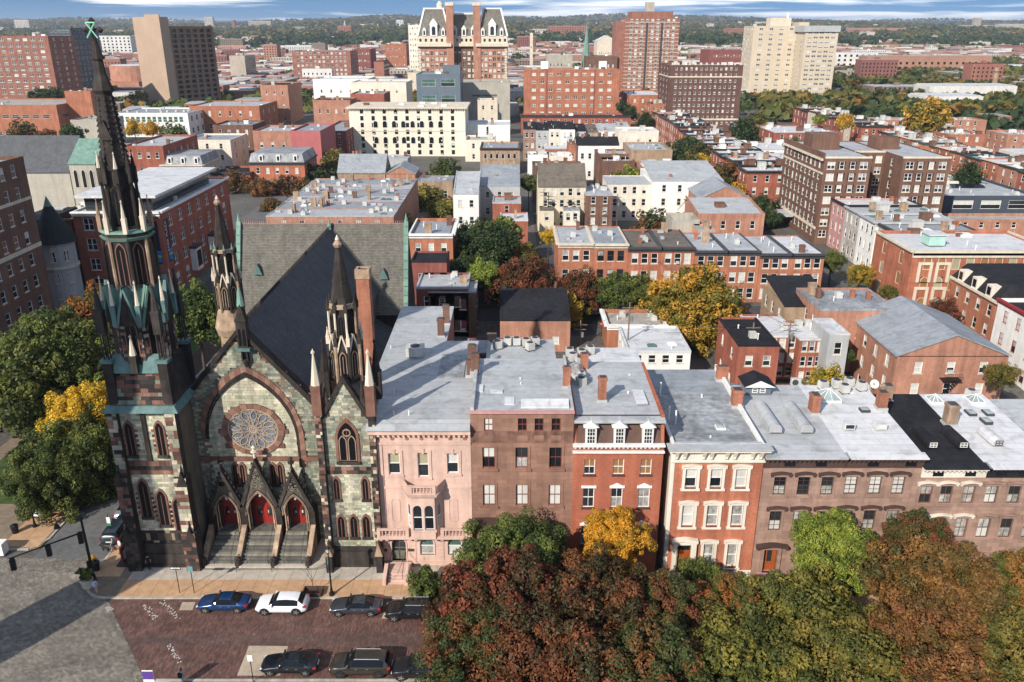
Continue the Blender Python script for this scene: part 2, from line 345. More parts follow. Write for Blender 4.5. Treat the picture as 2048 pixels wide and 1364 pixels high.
def street_brick():
 m,t,b = _base('street_brick')
 g = nd(t,'ShaderNodeNewGeometry'); sp = nd(t,'ShaderNodeSeparateXYZ'); t.links.new(g.outputs['Position'],sp.inputs[0])
 cb = nd(t,'ShaderNodeCombineXYZ'); t.links.new(sp.outputs[1],cb.inputs[0]); t.links.new(sp.outputs[0],cb.inputs[1])
 br = nd(t,'ShaderNodeTexBrick'); br.inputs['Scale'].default_value = 1; br.inputs['Brick Width'].default_value = .42; br.inputs['Row Height'].default_value = .13; br.inputs['Mortar Size'].default_value = .016; br.inputs['Mortar Smooth'].default_value = .4
 br.inputs['Color1'].default_value = (.098,.047,.036,1); br.inputs['Color2'].default_value = (.20,.10,.075,1); br.inputs['Mortar'].default_value = (.07,.042,.034,1)
 t.links.new(cb.outputs[0],br.inputs['Vector'])
 # wheel tracks along the street, and scattered flecks of worn white paint
 wv = nd(t,'ShaderNodeMapRange',_From_Min=55.6,_From_Max=57.6,_To_Min=0,_To_Max=math.pi); t.links.new(sp.outputs[1],wv.inputs[0])
 sn = nd(t,'ShaderNodeMath',operation='SINE'); t.links.new(wv.outputs[0],sn.inputs[0])
 n0 = nd(t,'ShaderNodeTexNoise',_Scale=.35,_Detail=4.0); t.links.new(g.outputs['Position'],n0.inputs['Vector'])
 mm = nd(t,'ShaderNodeMath',operation='MULTIPLY'); t.links.new(sn.outputs[0],mm.inputs[0]); t.links.new(n0.outputs[0],mm.inputs[1])
 mx = nd(t,'ShaderNodeMixRGB'); mx.inputs[2].default_value = (.088,.062,.055,1); t.links.new(mm.outputs[0],mx.inputs[0]); t.links.new(br.outputs[0],mx.inputs[1])
 n1 = nd(t,'ShaderNodeTexNoise',_Scale=7.0,_Detail=4.0); t.links.new(g.outputs['Position'],n1.inputs['Vector'])
 r1 = nd(t,'ShaderNodeMapRange',_From_Min=.69,_From_Max=.74); t.links.new(n1.outputs[0],r1.inputs[0])
 m2 = nd(t,'ShaderNodeMixRGB'); m2.inputs[2].default_value = (.42,.36,.3,1); t.links.new(r1.outputs[0],m2.inputs[0]); t.links.new(mx.outputs[0],m2.inputs[1])
 t.links.new(noisy(t,m2.outputs[0],.3,.45),b.inputs['Base Color']); b.inputs['Roughness'].default_value = .7
 bp = nd(t,'ShaderNodeBump',_Strength=.6,_Distance=.02); t.links.new(br.outputs['Fac'],bp.inputs['Height']); bp.invert = True; t.links.new(bp.outputs[0],b.inputs['Normal'])
 return m
slab_pale = mat('slab_pale',(.46,.40,.33),.9,.14,.6); slab_tan = mat('slab_tan',(.47,.29,.165),.9,.14,.6); slab_gap = mat('slab_joint',(.22,.17,.12),.95,.2,1)
kerb_m = mat('kerb_stone',(.40,.36,.30),.9,.2,.8); grass_m = mat('lawn',(.045,.075,.018),.95,.35,.8,bump=.3); soil_m = mat('mulch',(.07,.045,.03),.95,.35,1.5,bump=.3)
sheet('cobbled_crossing',0,0,0,0,COB,.03,[(-130,30),(-16.5,30),(-29.4,51.8),(-36.8,61.5),(-40.2,63.5),(-40.2,68.2),(-130,69.0)])
sheet('brick_street',0,0,0,0,street_brick(),.034,[(-29.45,51.8),(2,51.8),(2,62),(-37.1,62)])
sheet('brick_street',2,140,51.8,62,MATS['street_brick'],.034)
sheet('asphalt_street',-47.4,-39.8,68.2,140,asphalt,.036)
sheet('cross_street',-260,260,139,147.5,asphalt2,.036)
sheet('asphalt_street',-63.5,-53,147.5,900,asphalt2,.036)
sheet('asphalt_street',61.5,73.5,0,139,asphalt2,.036); sheet('asphalt_street',61,67,147.5,900,asphalt2,.036)
sheet('asphalt_street',139,148,60,900,asphalt2,.036)
sheet('alley',10.2,14.2,104,139,asphalt2,.05); sheet('alley',6,9.5,147.5,420,asphalt2,.05); sheet('alley',-8,60,104,110,asphalt2,.052)
sheet('cross_street',-300,60.9,287,296,asphalt2,.04); sheet('cross_street',-300,300,405,414,asphalt2,.04)
sheet('parking_lot',-75,-55,222,262,asphalt,.07)
# concrete slabs let into the brick street
def patch(name,pts,m=slab_tan,z=.042): return sheet(name,0,0,0,0,m,z,pts)
conc_p = mat('street_patch',(.42,.34,.25),.9,.15,.5)
patch('street_patch',[gz(*p)[:2] for p in ((358,1221),(385,1221),(391,1205),(365,1205))],conc_p)
patch('street_patch',[gz(*p)[:2] for p in ((474,1352),(560,1352),(576,1293),(498,1292))],conc_p)
patch('street_patch',[gz(*p)[:2] for p in ((763,1238),(800,1238),(800,1222),(770,1222))],conc_p)
# worn crossing bars: flakes of white paint on the bricks
random.seed(4)
paint = mat('worn_paint',(.62,.58,.52),.8,.2,2)
for nm,pa,pb,wd in (('worn_crossing_bar',(290,1210),(312,1238),.5),('worn_crossing_bar',(325,1203),(356,1240),.5),('worn_crossing_bar',(337,1290),(360,1325),.35),('worn_crossing_bar',(213,1215),(222,1222),.5)):
 a = Vector(gz(*pa)); b = Vector(gz(*pb)); mb = MB(); d = (b - a); n_ = Vector((-d.y,d.x,0)).normalized()
 for i in range(46):
  c = a + d * random.random() + n_ * random.uniform(-wd,wd) * .5; s = random.uniform(.02,.075); q = random.uniform(0,3)
  mb.quad([(c.x + s * math.cos(q + k * 1.571),c.y + 1.5 * s * math.sin(q + k * 1.571),.045) for k in range(4)])
 o = mb.build(nm,paint); o['kind'] = 'stuff'; o['label'] = 'flaking white crossing paint on the brick street'

# north pavement: two bands of slabs, each slab its own piece
def slab_run(parent,name,x0,x1,y0,y1,step,m,z=.14):
 n = max(1,round((x1 - x0) / step)); st = (x1 - x0) / n; me = None
 for i in range(n):
  if me is None:
   mb = MB(); mb.box(.012,st - .012,.012,y1 - y0 - .012,-.06,0); me = mb.mesh(name,m)
  o = put(name,me,parent,(x0 + i * st,y0,G(x0 + i * st,y0) + z)); o.rotation_euler = (0,math.atan(.075) if x0 > 2 else 0,0)
def pavement(name,x0,x1,y0,y1,bands,kerb=None):
 mb = MB(); X = [x0] + [x for x in (2,27,52) if x0 < x < x1] + [x1]
 for a,b in zip(X,X[1:]): mb.hexa([(a,y0,G(a,y0) - .3),(b,y0,G(b,y0) - .3),(b,y1,G(b,y1) - .3),(a,y1,G(a,y1) - .3)],[(a,y0,G(a,y0) + .115),(b,y0,G(b,y0) + .115),(b,y1,G(b,y1) + .115),(a,y1,G(a,y1) + .115)])
 o = struct(mb.build(name,slab_gap))
 for (ya,yb,step,m,xa,xb) in bands: slab_run(o,'slab',xa,xb,ya,yb,step,m)
 return o
pv = pavement('north_pavement',-37.4,120,62.2,67.4,[(62.25,64.75,1.55,slab_tan,-36.5,2),(64.75,67.3,1.55,slab_pale,-36.5,2),(62.25,67.3,2.0,slab_tan,2.01,51.9)])
def kerb(name,pts,w=.22,h=.15):
 mb = MB()
 for (a,b) in zip(pts,pts[1:]):
  a = Vector((*a,0)); b = Vector((*b,0)); d = (b - a).normalized(); n_ = Vector((-d.y,d.x,0)) * w
  q = [a,b,b + n_,a + n_]; mb.hexa([(p.x,p.y,G(p.x,p.y) - .2) for p in q],[(p.x,p.y,G(p.x,p.y) + h) for p in q])
 return struct(mb.build(name,kerb_m))
kerb('kerb',[(-37.3,62.0),(2,62.0),(27,62),(52,62),(120,62.0)])
arc = [(-37.3 + 2.9 * math.cos(t),64.9 + 2.9 * math.sin(t)) for t in [R(180 + 9 * i) for i in range(11)]]
kerb('kerb',[(-40.2,140),(-40.2,64.9)] + arc[1:])
# corner pavement round the tower
mb = MB()
cpts = [(-40.0,139),(-40.0,64.9)] + [(x * .995 - .2,y) for x,y in arc[1:]] + [(-37.4,62.2),(-37.4,139)]
mb.quad([(x,y,.125) for x,y in cpts]); cpv = struct(mb.build('corner_pavement',slab_gap))
for i in range(12):
 y0 = 65.2 + i * 1.9; m_ = slab_tan if i < 9 else slab_pale; mbx = MB(); mbx.box(.012,2.5,.012,1.88,-.06,0); put('slab',mbx.mesh('slab',m_),cpv,(-39.95,y0,.15))
# the park in the middle of the avenue, left
sheet('park_lawn',-62,-51.5,78,137,grass_m,.16); sheet('park_bed',-51.4,-47.7,79.5,137,soil_m,.15)
pk = struct((lambda m_: (m_.box(-64,-47.6,69.8,138,-.2,.14),m_)[1])(MB()).build('park_pavement',slab_gap))
for i in range(6):
 for j in range(2): mbx = MB(); mbx.box(.012,1.9,.012,1.9,-.06,0); put('slab',mbx.mesh('slab',slab_tan),pk,(-51.6 + 1.92 * j,70.0 + i * 1.92,.17)) if i < 4 else None
for i in range(14): mbx = MB(); mbx.box(.01,2.4,.01,2.0,-.06,0); put('slab',mbx.mesh('slab',slab_tan),pk,(-54.2,77.7 + i * 2.02,.185))
kerb('kerb',[(-47.6,138),(-47.6,71.5),(-48.6,69.8),(-64,69.6)])
sheet('park_lawn',-19,120,8,50.35,grass_m,.06)
sp_ = pavement('south_pavement',-27.6,120,50.4,51.7,[(50.45,51.65,1.6,slab_tan,-27.4,2)])
kerb('kerb',[(120,52.0),(52,52),(27,52),(2,52),(-28.6,52.0)])
# ------------------------------------------------------------------ the green-and-brown stone church
STONE = attr_mat('church_stone'); random.seed(11)
GREENS = [(.20,.22,.165),(.25,.265,.20),(.34,.33,.245),(.28,.29,.22),(.40,.36,.27),(.15,.17,.14),(.22,.24,.19),(.24,.18,.13)]
PALE = [(.50,.46,.33),(.56,.51,.38),(.45,.43,.31),(.52,.48,.38),(.38,.39,.28)]
BROWNS = [(.17,.085,.06),(.21,.11,.08),(.13,.065,.05),(.25,.14,.10),(.10,.055,.045)]
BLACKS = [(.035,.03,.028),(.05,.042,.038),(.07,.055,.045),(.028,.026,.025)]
def ashlar(mb,P,u0,u1,z0,z1,inside,pal,h=.27,wl=.52,proud=.02,holes=()):
 "courses of squared stones over a wall plane; inside(u, z) says where the wall is"
 z = z0; r = 0
 while z < z1 - .05:
  hh = min(h * random.uniform(.85,1.15),z1 - z); u = u0 - random.random() * wl
  while u < u1:
   ww = wl * random.uniform(.55,1.5); a,b = max(u,u0),min(u + ww,u1); u += ww
   if b - a < .06 or not inside((a + b) / 2,z + hh / 2): continue
   if any(x0 < (a + b) / 2 < x1 and q0 < z + hh / 2 < q1 for x0,x1,q0,q1 in holes): continue
   p = proud * random.uniform(.4,1.4); g = .009; c = random.choice(pal); k = random.uniform(.82,1.15); c = tuple(v * k for v in c)
   A = [P(a + g,z + g,0),P(b - g,z + g,0),P(b - g,z + hh - g,0),P(a + g,z + hh - g,0)]; B = [P(a + g,z + g,-p),P(b - g,z + g,-p),P(b - g,z + hh - g,-p),P(a + g,z + hh - g,-p)]
   mb.quad(B,0,c)
   for i in range(4): j = (i + 1) % 4; mb.quad([A[i],A[j],B[j],B[i]],0,c)
  z += hh; r += 1
church = thing('church','large gothic church of green and brown stone with three red doors','church',(-25.2,71.2,0))
CX,CY = -25.2,71.2
brownst = mat('church_brown',(.19,.095,.068),.9,.25,.9,bump=.15); darkst = mat('church_black',(.045,.037,.032),.85,.4,1.1,bump=.15); darkbr = mat('church_sooty_brown',(.038,.03,.026),.9,.5,1.0,bump=.2)
mortar = mat('church_mortar',(.15,.13,.10),.95,.2,1); glassd = GL['church']; trac = mat('church_tracery',(.36,.28,.205),.85,.2,1); redp = mat('door_red',(.28,.024,.02),.45,.12,2,spec=.4)
slate_dk = slates('slate_dark',(.08,.086,.093),.3,.16); slate_br = slates('slate_brown',(.155,.145,.12),.36,.22)
def C(x,y,z): return (x - CX,y - CY,z)               # world to church coordinates
def part(name,mb,m,parent=church,smooth=False): return mb.build(name,m,parent,smooth=smooth)
def uvroof(name,quads,m,parent):
 "sloping roof faces with slate courses laid along the slope (uv in metres)"
 mb = MB(); uvs = []
 for q in quads:
  mb.quad([C(*p) for p in q]); a = Vector(q[0]); e = (Vector(q[1]) - a).normalized(); nrm_ = e.cross(Vector(q[-1]) - a).normalized(); h = nrm_.cross(e)
  uvs += [((Vector(p) - a).dot(e),(Vector(p) - a).dot(h)) for p in q]
 me = mb.mesh(name,m); ul = me.uv_layers.new(name='UVMap')
 for i,uv in enumerate(uvs): ul.data[i].uv = uv
 return put(name,me,parent)
RIDGE = 23.1; HX = 6.35; EAVE = 15.9                        # gable: apex height, half width, eaves height
XL,XR = CX - HX - .2,CX + HX + .2
def in_gable(x,z): return abs(x - CX) < HX and z < RIDGE - (RIDGE - EAVE) * abs(x - CX) / HX
FY = 71.2
# nave body
mb = MB(); mb.prism([(-HX,0),(HX,0),(HX,EAVE),(0,RIDGE),(-HX,EAVE)],.12,39); part('nave_wall',mb,mortar)
uvroof('nave_roof',[[(CX + HX + .5,FY + .9,EAVE - .55),(CX + HX + .5,FY + 39.5,EAVE - .55),(CX,FY + 40.6,RIDGE + .12),(CX,FY + .5,RIDGE + .12)],[(CX,FY + .5,RIDGE + .12),(CX,FY + 40.6,RIDGE + .12),(CX - HX - .5,FY + 39.5,EAVE - .55),(CX - HX - .5,FY + .9,EAVE - .55)]],slate_dk,church)
# aisle roof and walls, right
mb = MB(); mb.box(*[C(CX + HX - .5,0,0)[0],C(-14.6,0,0)[0]],1.5,36,0,8.8); part('aisle_wall',mb,darkbr)
uvroof('aisle_roof',[[(-14.3,FY + 1.4,8.7),(-14.3,FY + 36,8.7),(CX + HX + .1,FY + 36,11.6),(CX + HX + .1,FY + 1.4,11.6)]],slate_dk,church)
# clerestory gablets above the aisle
for i,y in enumerate((90,95,100)):
 mb = MB(); mb.hexa([C(CX + HX - .3,y - .9,10.8),C(CX + HX + .75,y - .9,10.8),C(CX + HX + .75,y + .9,10.8),C(CX + HX - .3,y + .9,10.8)],[C(CX + HX - .3,y - .02,15.7),C(CX + HX + .75,y - .02,15.7),C(CX + HX + .75,y + .02,15.7),C(CX + HX - .3,y + .02,15.7)]); part('clerestory_gablet',mb,ST['copperb'] if i == 2 else darkbr)
# transept: steep roof across, copper edged gables
TY,TZ,TE,TYE = 112.0,23.7,12.4,107.0
mb = MB(); 
x0,x1 = -37.5,-14.5
a = [C(x0,TYE + .2,0),C(x1,TYE + .2,0),C(x1,2 * TY - TYE - .2,0),C(x0,2 * TY - TYE - .2,0)]
mb.hexa(a,[(p[0],p[1],TE) for p in a]); mb.hexa([(p[0],p[1],TE) for p in a],[C(x0,TY - .05,TZ - .1),C(x1,TY - .05,TZ - .1),C(x1,TY + .05,TZ - .1),C(x0,TY + .05,TZ - .1)])
part('transept_wall',mb,darkbr)
uvroof('transept_roof',[[(-37.8,TYE,TE - .3),(-14.8,TYE,TE - .3),(-14.8,TY,TZ + .1),(-37.8,TY,TZ + .1)],[(-14.8,2 * TY - TYE,TE - .3),(-37.8,2 * TY - TYE,TE - .3),(-37.8,TY,TZ + .1),(-14.8,TY,TZ + .1)]],slate_br,church)
for x in (-37.8,-14.65):
 mb = MB(); mb.hexa([C(x - .32,TYE - .35,TE - .6),C(x + .32,TYE - .35,TE - .6),C(x + .32,TYE + .2,TE - .6),C(x - .32,TYE + .2,TE - .6)],[C(x - .3,TY - .3,TZ + .45),C(x + .3,TY - .3,TZ + .45),C(x + .3,TY + .3,TZ + .45),C(x - .3,TY + .3,TZ + .45)])
 mb.ring(*C(x,TY,TZ + .4)[:2],TZ + .4,.3,TZ + 1.6,.04,6); cp = part('gable_coping',mb,ST['copper'])
 mb = MB()
 for k in range(11): t = (k + .5) / 11; mb.box(x - .34 - CX,x + .34 - CX,lerp(TYE - .42,TY - .38,t) - CY,lerp(TYE - .36,TY - .30,t) - CY,lerp(TE - .3,TZ + .4,t) - .05,lerp(TE - .3,TZ + .4,t) + .05)
 part('copper_seam',mb,ST['copper'],cp)
mb = MB()
for i in range(77):
 x = -37.4 + i * .295; mb.box(x - CX,x - CX + .1,TY - CY - .05,TY - CY + .05,TZ + .05,TZ + .42); mb.ring(x - CX + .05,TY - CY,TZ + .42,.07,TZ + .6,.01,4)
mb.box(-37.5 - CX,-14.9 - CX,TY - CY - .1,TY - CY + .1,TZ + .02,TZ + .18); o = part('ridge_cresting',mb,mat('cresting',(.3,.2,.16),.8,.2,1)); o['kind'] = 'stuff'
mb = MB()
for i in range(138):
 y = FY + 1.2 + i * .28; mb.box(-.04,.04,y - CY,y - CY + .1,RIDGE + .02,RIDGE + .4); mb.ring(0,y - CY + .05,RIDGE + .4,.07,RIDGE + .62,.01,4)
o = part('ridge_cresting',mb,darkst); o['kind'] = 'stuff'
mb = MB(); mb.ring(0,FY + 40.2 - CY,RIDGE,.28,RIDGE + .5,.2,6); mb.ring(0,FY + 40.2 - CY,RIDGE + .5,.3,RIDGE + 1.5,.03,6); part('ridge_finial',mb,ST['copper'])
for px_,py_ in ((705,552),(768,550),(517,540)):                      # small copper dormers on the transept slope
 t = 0; best = None
 for k in range(60):
  yy = lerp(TYE,TY,k / 60); zz = lerp(TE,TZ,k / 60); p = at(px_,py_,yy)
  if best is None or abs(p[2] - zz) < best[0]: best = (abs(p[2] - zz),p[0],yy,zz)
 _,x,y,z = best; mb = MB(); k = len(mb.v)
 A,B_,T,Bk = C(x - .62,y - .55,z - .5),C(x + .62,y - .55,z - .5),C(x,y - .45,z + .95),C(x,y + .4,z + .9)
 mb.quad([A,B_,T]); mb.quad([B_,C(x + .1,y + .5,z + .2),Bk,T]); mb.quad([C(x - .1,y + .5,z + .2),A,T,Bk]); part('roof_dormer',mb,ST['copperb'])

# facade stonework ------------------------------------------------
Pf = lambda u,z,d: C(u,FY + d,z)
ARC = [(p[0],p[1]) for p in lancet(CX,8.6,9.0,10.2,14,7.0)]           # great relieving arch
ROSE = (CX + .12,12.7,2.45,2.25)
def in_poly(x,z,P_):
 r = False; j = len(P_) - 1
 for i in range(len(P_)):
  if (P_[i][1] > z) != (P_[j][1] > z) and x < (P_[j][0] - P_[i][0]) * (z - P_[i][1]) / (P_[j][1] - P_[i][1]) + P_[i][0]: r = not r
  j = i
 return r
ARCO = scaled(ARC,1.13,CX,8.6,1.09)
mb = MB()
doors = [(-28.2,1.75),(-24.85,2.15),(-21.4,1.75)]
mainop = [(x - w_ * .62,x + w_ * .62,0,6.6) for x,w_ in doors]
ashlar(mb,Pf,CX - HX,CX + HX,9.9,RIDGE,lambda x,z: in_gable(x,z) and not in_poly(x,z,ARCO) and not (RIDGE - z) * HX / (RIDGE - EAVE) - abs(x - CX) < .55 * (hsh(round(z / .55),1) + .4),GREENS)
ashlar(mb,Pf,CX - HX,CX + HX,0,9.5,lambda x,z: abs(x - CX) > 4.6,GREENS,holes=mainop)
Pr = lambda u,z,d: C(u,FY + .1 + d,z)
ashlar(mb,Pr,CX - 5,CX + 5,4.0,19,lambda x,z: (in_poly(x,z,ARC) or z < 9.2 and abs(x - CX) < 4.6) and ((x - ROSE[0]) / ROSE[2] / 1.18) ** 2 + ((z - ROSE[1]) / ROSE[3] / 1.2) ** 2 > 1,PALE,.3,.6)
ashlar(mb,lambda u,z,d: C(u,FY - .04 + d,z),CX - HX,CX + HX,EAVE - 5.0,RIDGE - .2,lambda x,z: in_gable(x,z) and (RIDGE - z) * HX / (RIDGE - EAVE) - abs(x - CX) < .55 * (hsh(round(z / .55),1) + .4),BROWNS,.27,.6)
fs = part('facade_stonework',mb,STONE); fs['kind'] = 'stuff'
n = len(ARC)                                                                # voussoirs of the great arch, each a stone
vm = [mat('voussoir_%s' % k,c,.9,.2,1.2) for k,c in zip('abcd',((.20,.10,.07),(.24,.13,.095),(.165,.085,.065),(.27,.155,.11)))]
arch = part('great_arch',(lambda m_: (m_.band([C(x,0,z)[::2] for x,z in ARCO[1:]],[C(x,0,z)[::2] for x,z in ARC[1:]],.05,.2,closed=False),m_)[1])(MB()),mortar)
def resample(pts,step):
 out_ = [pts[0]]; acc = 0
 for a,b in zip(pts,pts[1:]):
  l = math.dist(a,b); t = step - acc
  while t <= l: out_.append((lerp(a[0],b[0],t / l),lerp(a[1],b[1],t / l))); t += step
  acc = (acc + l) % step
 return out_
pin = resample(ARC[1:],.62)
for i,(a,b) in enumerate(zip(pin,pin[1:])):
 def outw(p,k=.60):
  s_ = 1 + k / max(1.5,math.hypot(p[0] - CX,(p[1] - 8.6) * .9)); return (CX + (p[0] - CX) * s_,8.6 + (p[1] - 8.6) * (1 + (s_ - 1) * .92))
 q = [a,outw(a),outw(b),b]; cxm = sum(p[0] for p in q) / 4; czm = sum(p[1] for p in q) / 4; q = scaled(q,.97,cxm,czm)
 mb = MB(); mb.prism([C(x,0,z)[::2] for x,z in q],-.05 - .03 * hsh(i,3),.1); part('voussoir',mb,vm[i % 4 if i % 3 else (i * 7) % 4],arch)
mb = MB(); mb.band([C(x,0,z)[::2] for x,z in ARC[1:]],[C(x,0,z)[::2] for x,z in scaled(ARC[1:],.975,CX,8.6)],-.12,.12,closed=False); mb.band([C(x,0,z)[::2] for x,z in scaled(ARC[1:],.965,CX,8.6)],[C(x,0,z)[::2] for x,z in scaled(ARC[1:],.945,CX,8.6)],-.02,.14,closed=False); part('arch_moulding',mb,darkbr,arch)
mb = MB(); mb.box(XL - CX,XR - CX,-.12,.1,9.35,9.75); part('string_course',mb,brownst)
# rose window
rx,rz_,rw,rh = ROSE
def ell(k,i,n_): return (rx + rw * k * math.cos(2 * math.pi * i / n_),rz_ + rh * k * math.sin(2 * math.pi * i / n_))
rose = part('rose_window',(lambda m_: (m_.prism([C(x,0,z)[::2] for x,z in [ell(1.02,i,32) for i in range(32)]],.09,.12),m_)[1])(MB()),mat('rose_glass',(.13,.15,.185),.3,.5,6,spec=.5))
for i in range(26):
 a0,a1 = i / 26,(i + 1) / 26; k = 1.23 if i % 13 else 1.3
 q = [ell(1.0,a0,1),ell(k,a0,1),ell(k,a1,1),ell(1.0,a1,1)]; q = scaled(q,.96,sum(p[0] for p in q) / 4,sum(p[1] for p in q) / 4)
 mb = MB(); mb.prism([C(x,0,z)[::2] for x,z in q][::-1],-.06 - .02 * (i % 3),.12); part('voussoir',mb,vm[(i * 5) % 4],rose)
mb = MB(); n_ = 40
mb.band([C(*[ell(1.0,i,n_)[0],0,ell(1.0,i,n_)[1]])[::2] for i in range(n_)],[C(*[ell(.94,i,n_)[0],0,ell(.94,i,n_)[1]])[::2] for i in range(n_)],-.02,.1)
def ringat(u,v,r0,r1,y0=.0,n2=12):
 o_ = [(rx + rw * (u + r0 * math.cos(2 * math.pi * i / n2)) - CX,rz_ + rh * (v + r0 * math.sin(2 * math.pi * i / n2))) for i in range(n2)]
 i_ = [(rx + rw * (u + r1 * math.cos(2 * math.pi * i / n2)) - CX,rz_ + rh * (v + r1 * math.sin(2 * math.pi * i / n2))) for i in range(n2)]
 mb.band(o_,i_,y0,.1)
ringat(0,0,.17,.12)
for i in range(5): t = 2 * math.pi * i / 5 + .3; ringat(.085 * math.cos(t),.085 * math.sin(t),.06,.03,.02,8)
def petal(t,r0,r1,wd,th):
 for s in (1,-1):
  pts = []
  for k in range(9):
   q = k / 8; rr = lerp(r0,r1,q); of = s * wd * math.sin(math.pi * q) ** .75
   pts.append((rr * math.cos(t) - of * math.sin(t),rr * math.sin(t) + of * math.cos(t)))
  for a,b in zip(pts,pts[1:]):
   d = (b[0] - a[0],b[1] - a[1]); l = math.hypot(*d); nn = (-d[1] / l * th,d[0] / l * th)
   q = [(a[0] - nn[0],a[1] - nn[1]),(b[0] - nn[0],b[1] - nn[1]),(b[0] + nn[0],b[1] + nn[1]),(a[0] + nn[0],a[1] + nn[1])]
   mb.prism([(rx + rw * u - CX,rz_ + rh * v_) for u,v_ in q],.0,.1)
for i in range(12):
 t = 2 * math.pi * i / 12 + .13; petal(t,.18,.47,.075,.016); petal(t + math.pi / 12,.44,.93,.125,.018)
 ringat(.84 * math.cos(t),.84 * math.sin(t),.085,.06,.02,9); ringat(.58 * math.cos(t),.58 * math.sin(t),.05,.03,.03,8)
part('tracery',mb,trac,rose)
for x0,x1,z0,z1 in ((rx - 3.4,rx - 2.75,12.3,12.75),(rx + 2.75,rx + 3.4,12.3,12.75),(rx - 2.9,rx - 2.1,10.7,11.2),(rx + 2.1,rx + 2.9,10.7,11.2)):
 mb = MB(); mb.box(x0 - CX,x1 - CX,-.02,.12,z0,z1); part('tie_stone',mb,vm[2],rose)
# coping of the gable
mb = MB()
for s in (-1,1):
 a,b = (CX + s * (HX + .55),EAVE - .55),(CX,RIDGE + .25)
 q = [a,b,(b[0],b[1] - .5),(a[0] - s * .4,a[1] - .35)]; q = q if s < 0 else q[::-1]
 mb.prism([C(x,0,z)[::2] for x,z in (q if s > 0 else q[::-1])],-.28,.95)
part('gable_coping',mb,darkbr)
# bracketed niche at the apex
nx_ = CX + .35
niche = part('apex_niche',(lambda m_: (m_.box(nx_ - .45 - CX,nx_ + .45 - CX,-.55,.3,21.4,24.0),m_.ring(nx_ - CX,-.12,24.0,.75,25.5,.05,4,ph=R(45)),m_.ring(nx_ - CX,.15,23.7,.42,25.3,.34,8),m_)[3])(MB()),darkbr)
mb = MB(); mb.box(nx_ - .62 - CX,nx_ + .62 - CX,-.72,.1,21.1,21.4); part('niche_sill',mb,ST['copperb'],niche)
mb = MB(); mb.ring(nx_ - CX,.15,25.3,.36,26.5,.2,8); mb.ring(nx_ - CX,.15,26.5,.2,27.0,.1,8); part('niche_cap',mb,ST['copper'],niche)
for s in (-.2,.2): mb = MB(); mb.prism([C(x,0,z)[::2] for x,z in lancet(nx_ + s,21.6,.26,1.7,3)],-.57,-.5); part('niche_light',mb,glassd,niche)
mb = MB(); mb.ring(nx_ - CX,-.25,19.4,.12,20.0,.34,6); mb.ring(nx_ - CX,-.25,20.0,.4,20.2,.4,6); mb.box(nx_ - .3 - CX,nx_ - .18 - CX,-.5,0,20.2,21.1); mb.box(nx_ + .18 - CX,nx_ + .3 - CX,-.5,0,20.2,21.1); part('niche_bracket',mb,darkbr,niche)

def lancet_window(parent,x,y,z0,w_,h,P=None,frame=brownst,glass=glassd,fk=.16,proud=.07):
 "pointed window: moulded stone frame, dark glass behind, sloping sill"
 rt = part('window',(lambda m_: (m_.band(lancet(0,0,w_ + 2 * fk,h + fk * 1.7,5),lancet(0,0,w_,h,5),-proud,.12),m_)[1])(MB()),frame,parent)
 mb = MB(); mb.prism(lancet(0,0,w_ + .02,h + .02,5),-.05,-.03); part('pane',mb,glass,rt)
 mb = MB(); mb.box(-w_ / 2 - fk,w_ / 2 + fk,-proud - .12,0,-.28,0); part('sill',mb,darkst,rt)
 mb = MB(); mb.box(-.03,.03,-.06,-.02,0,h * .86); part('mullion',mb,frame,rt)
 rt.location = C(x,y,z0) if P is None else P; return rt
for x in (-27.35,-26.65,-23.6,-22.9): lancet_window(church,x,FY + .06,6.7,.42,2.2,frame=brownst,proud=.1)

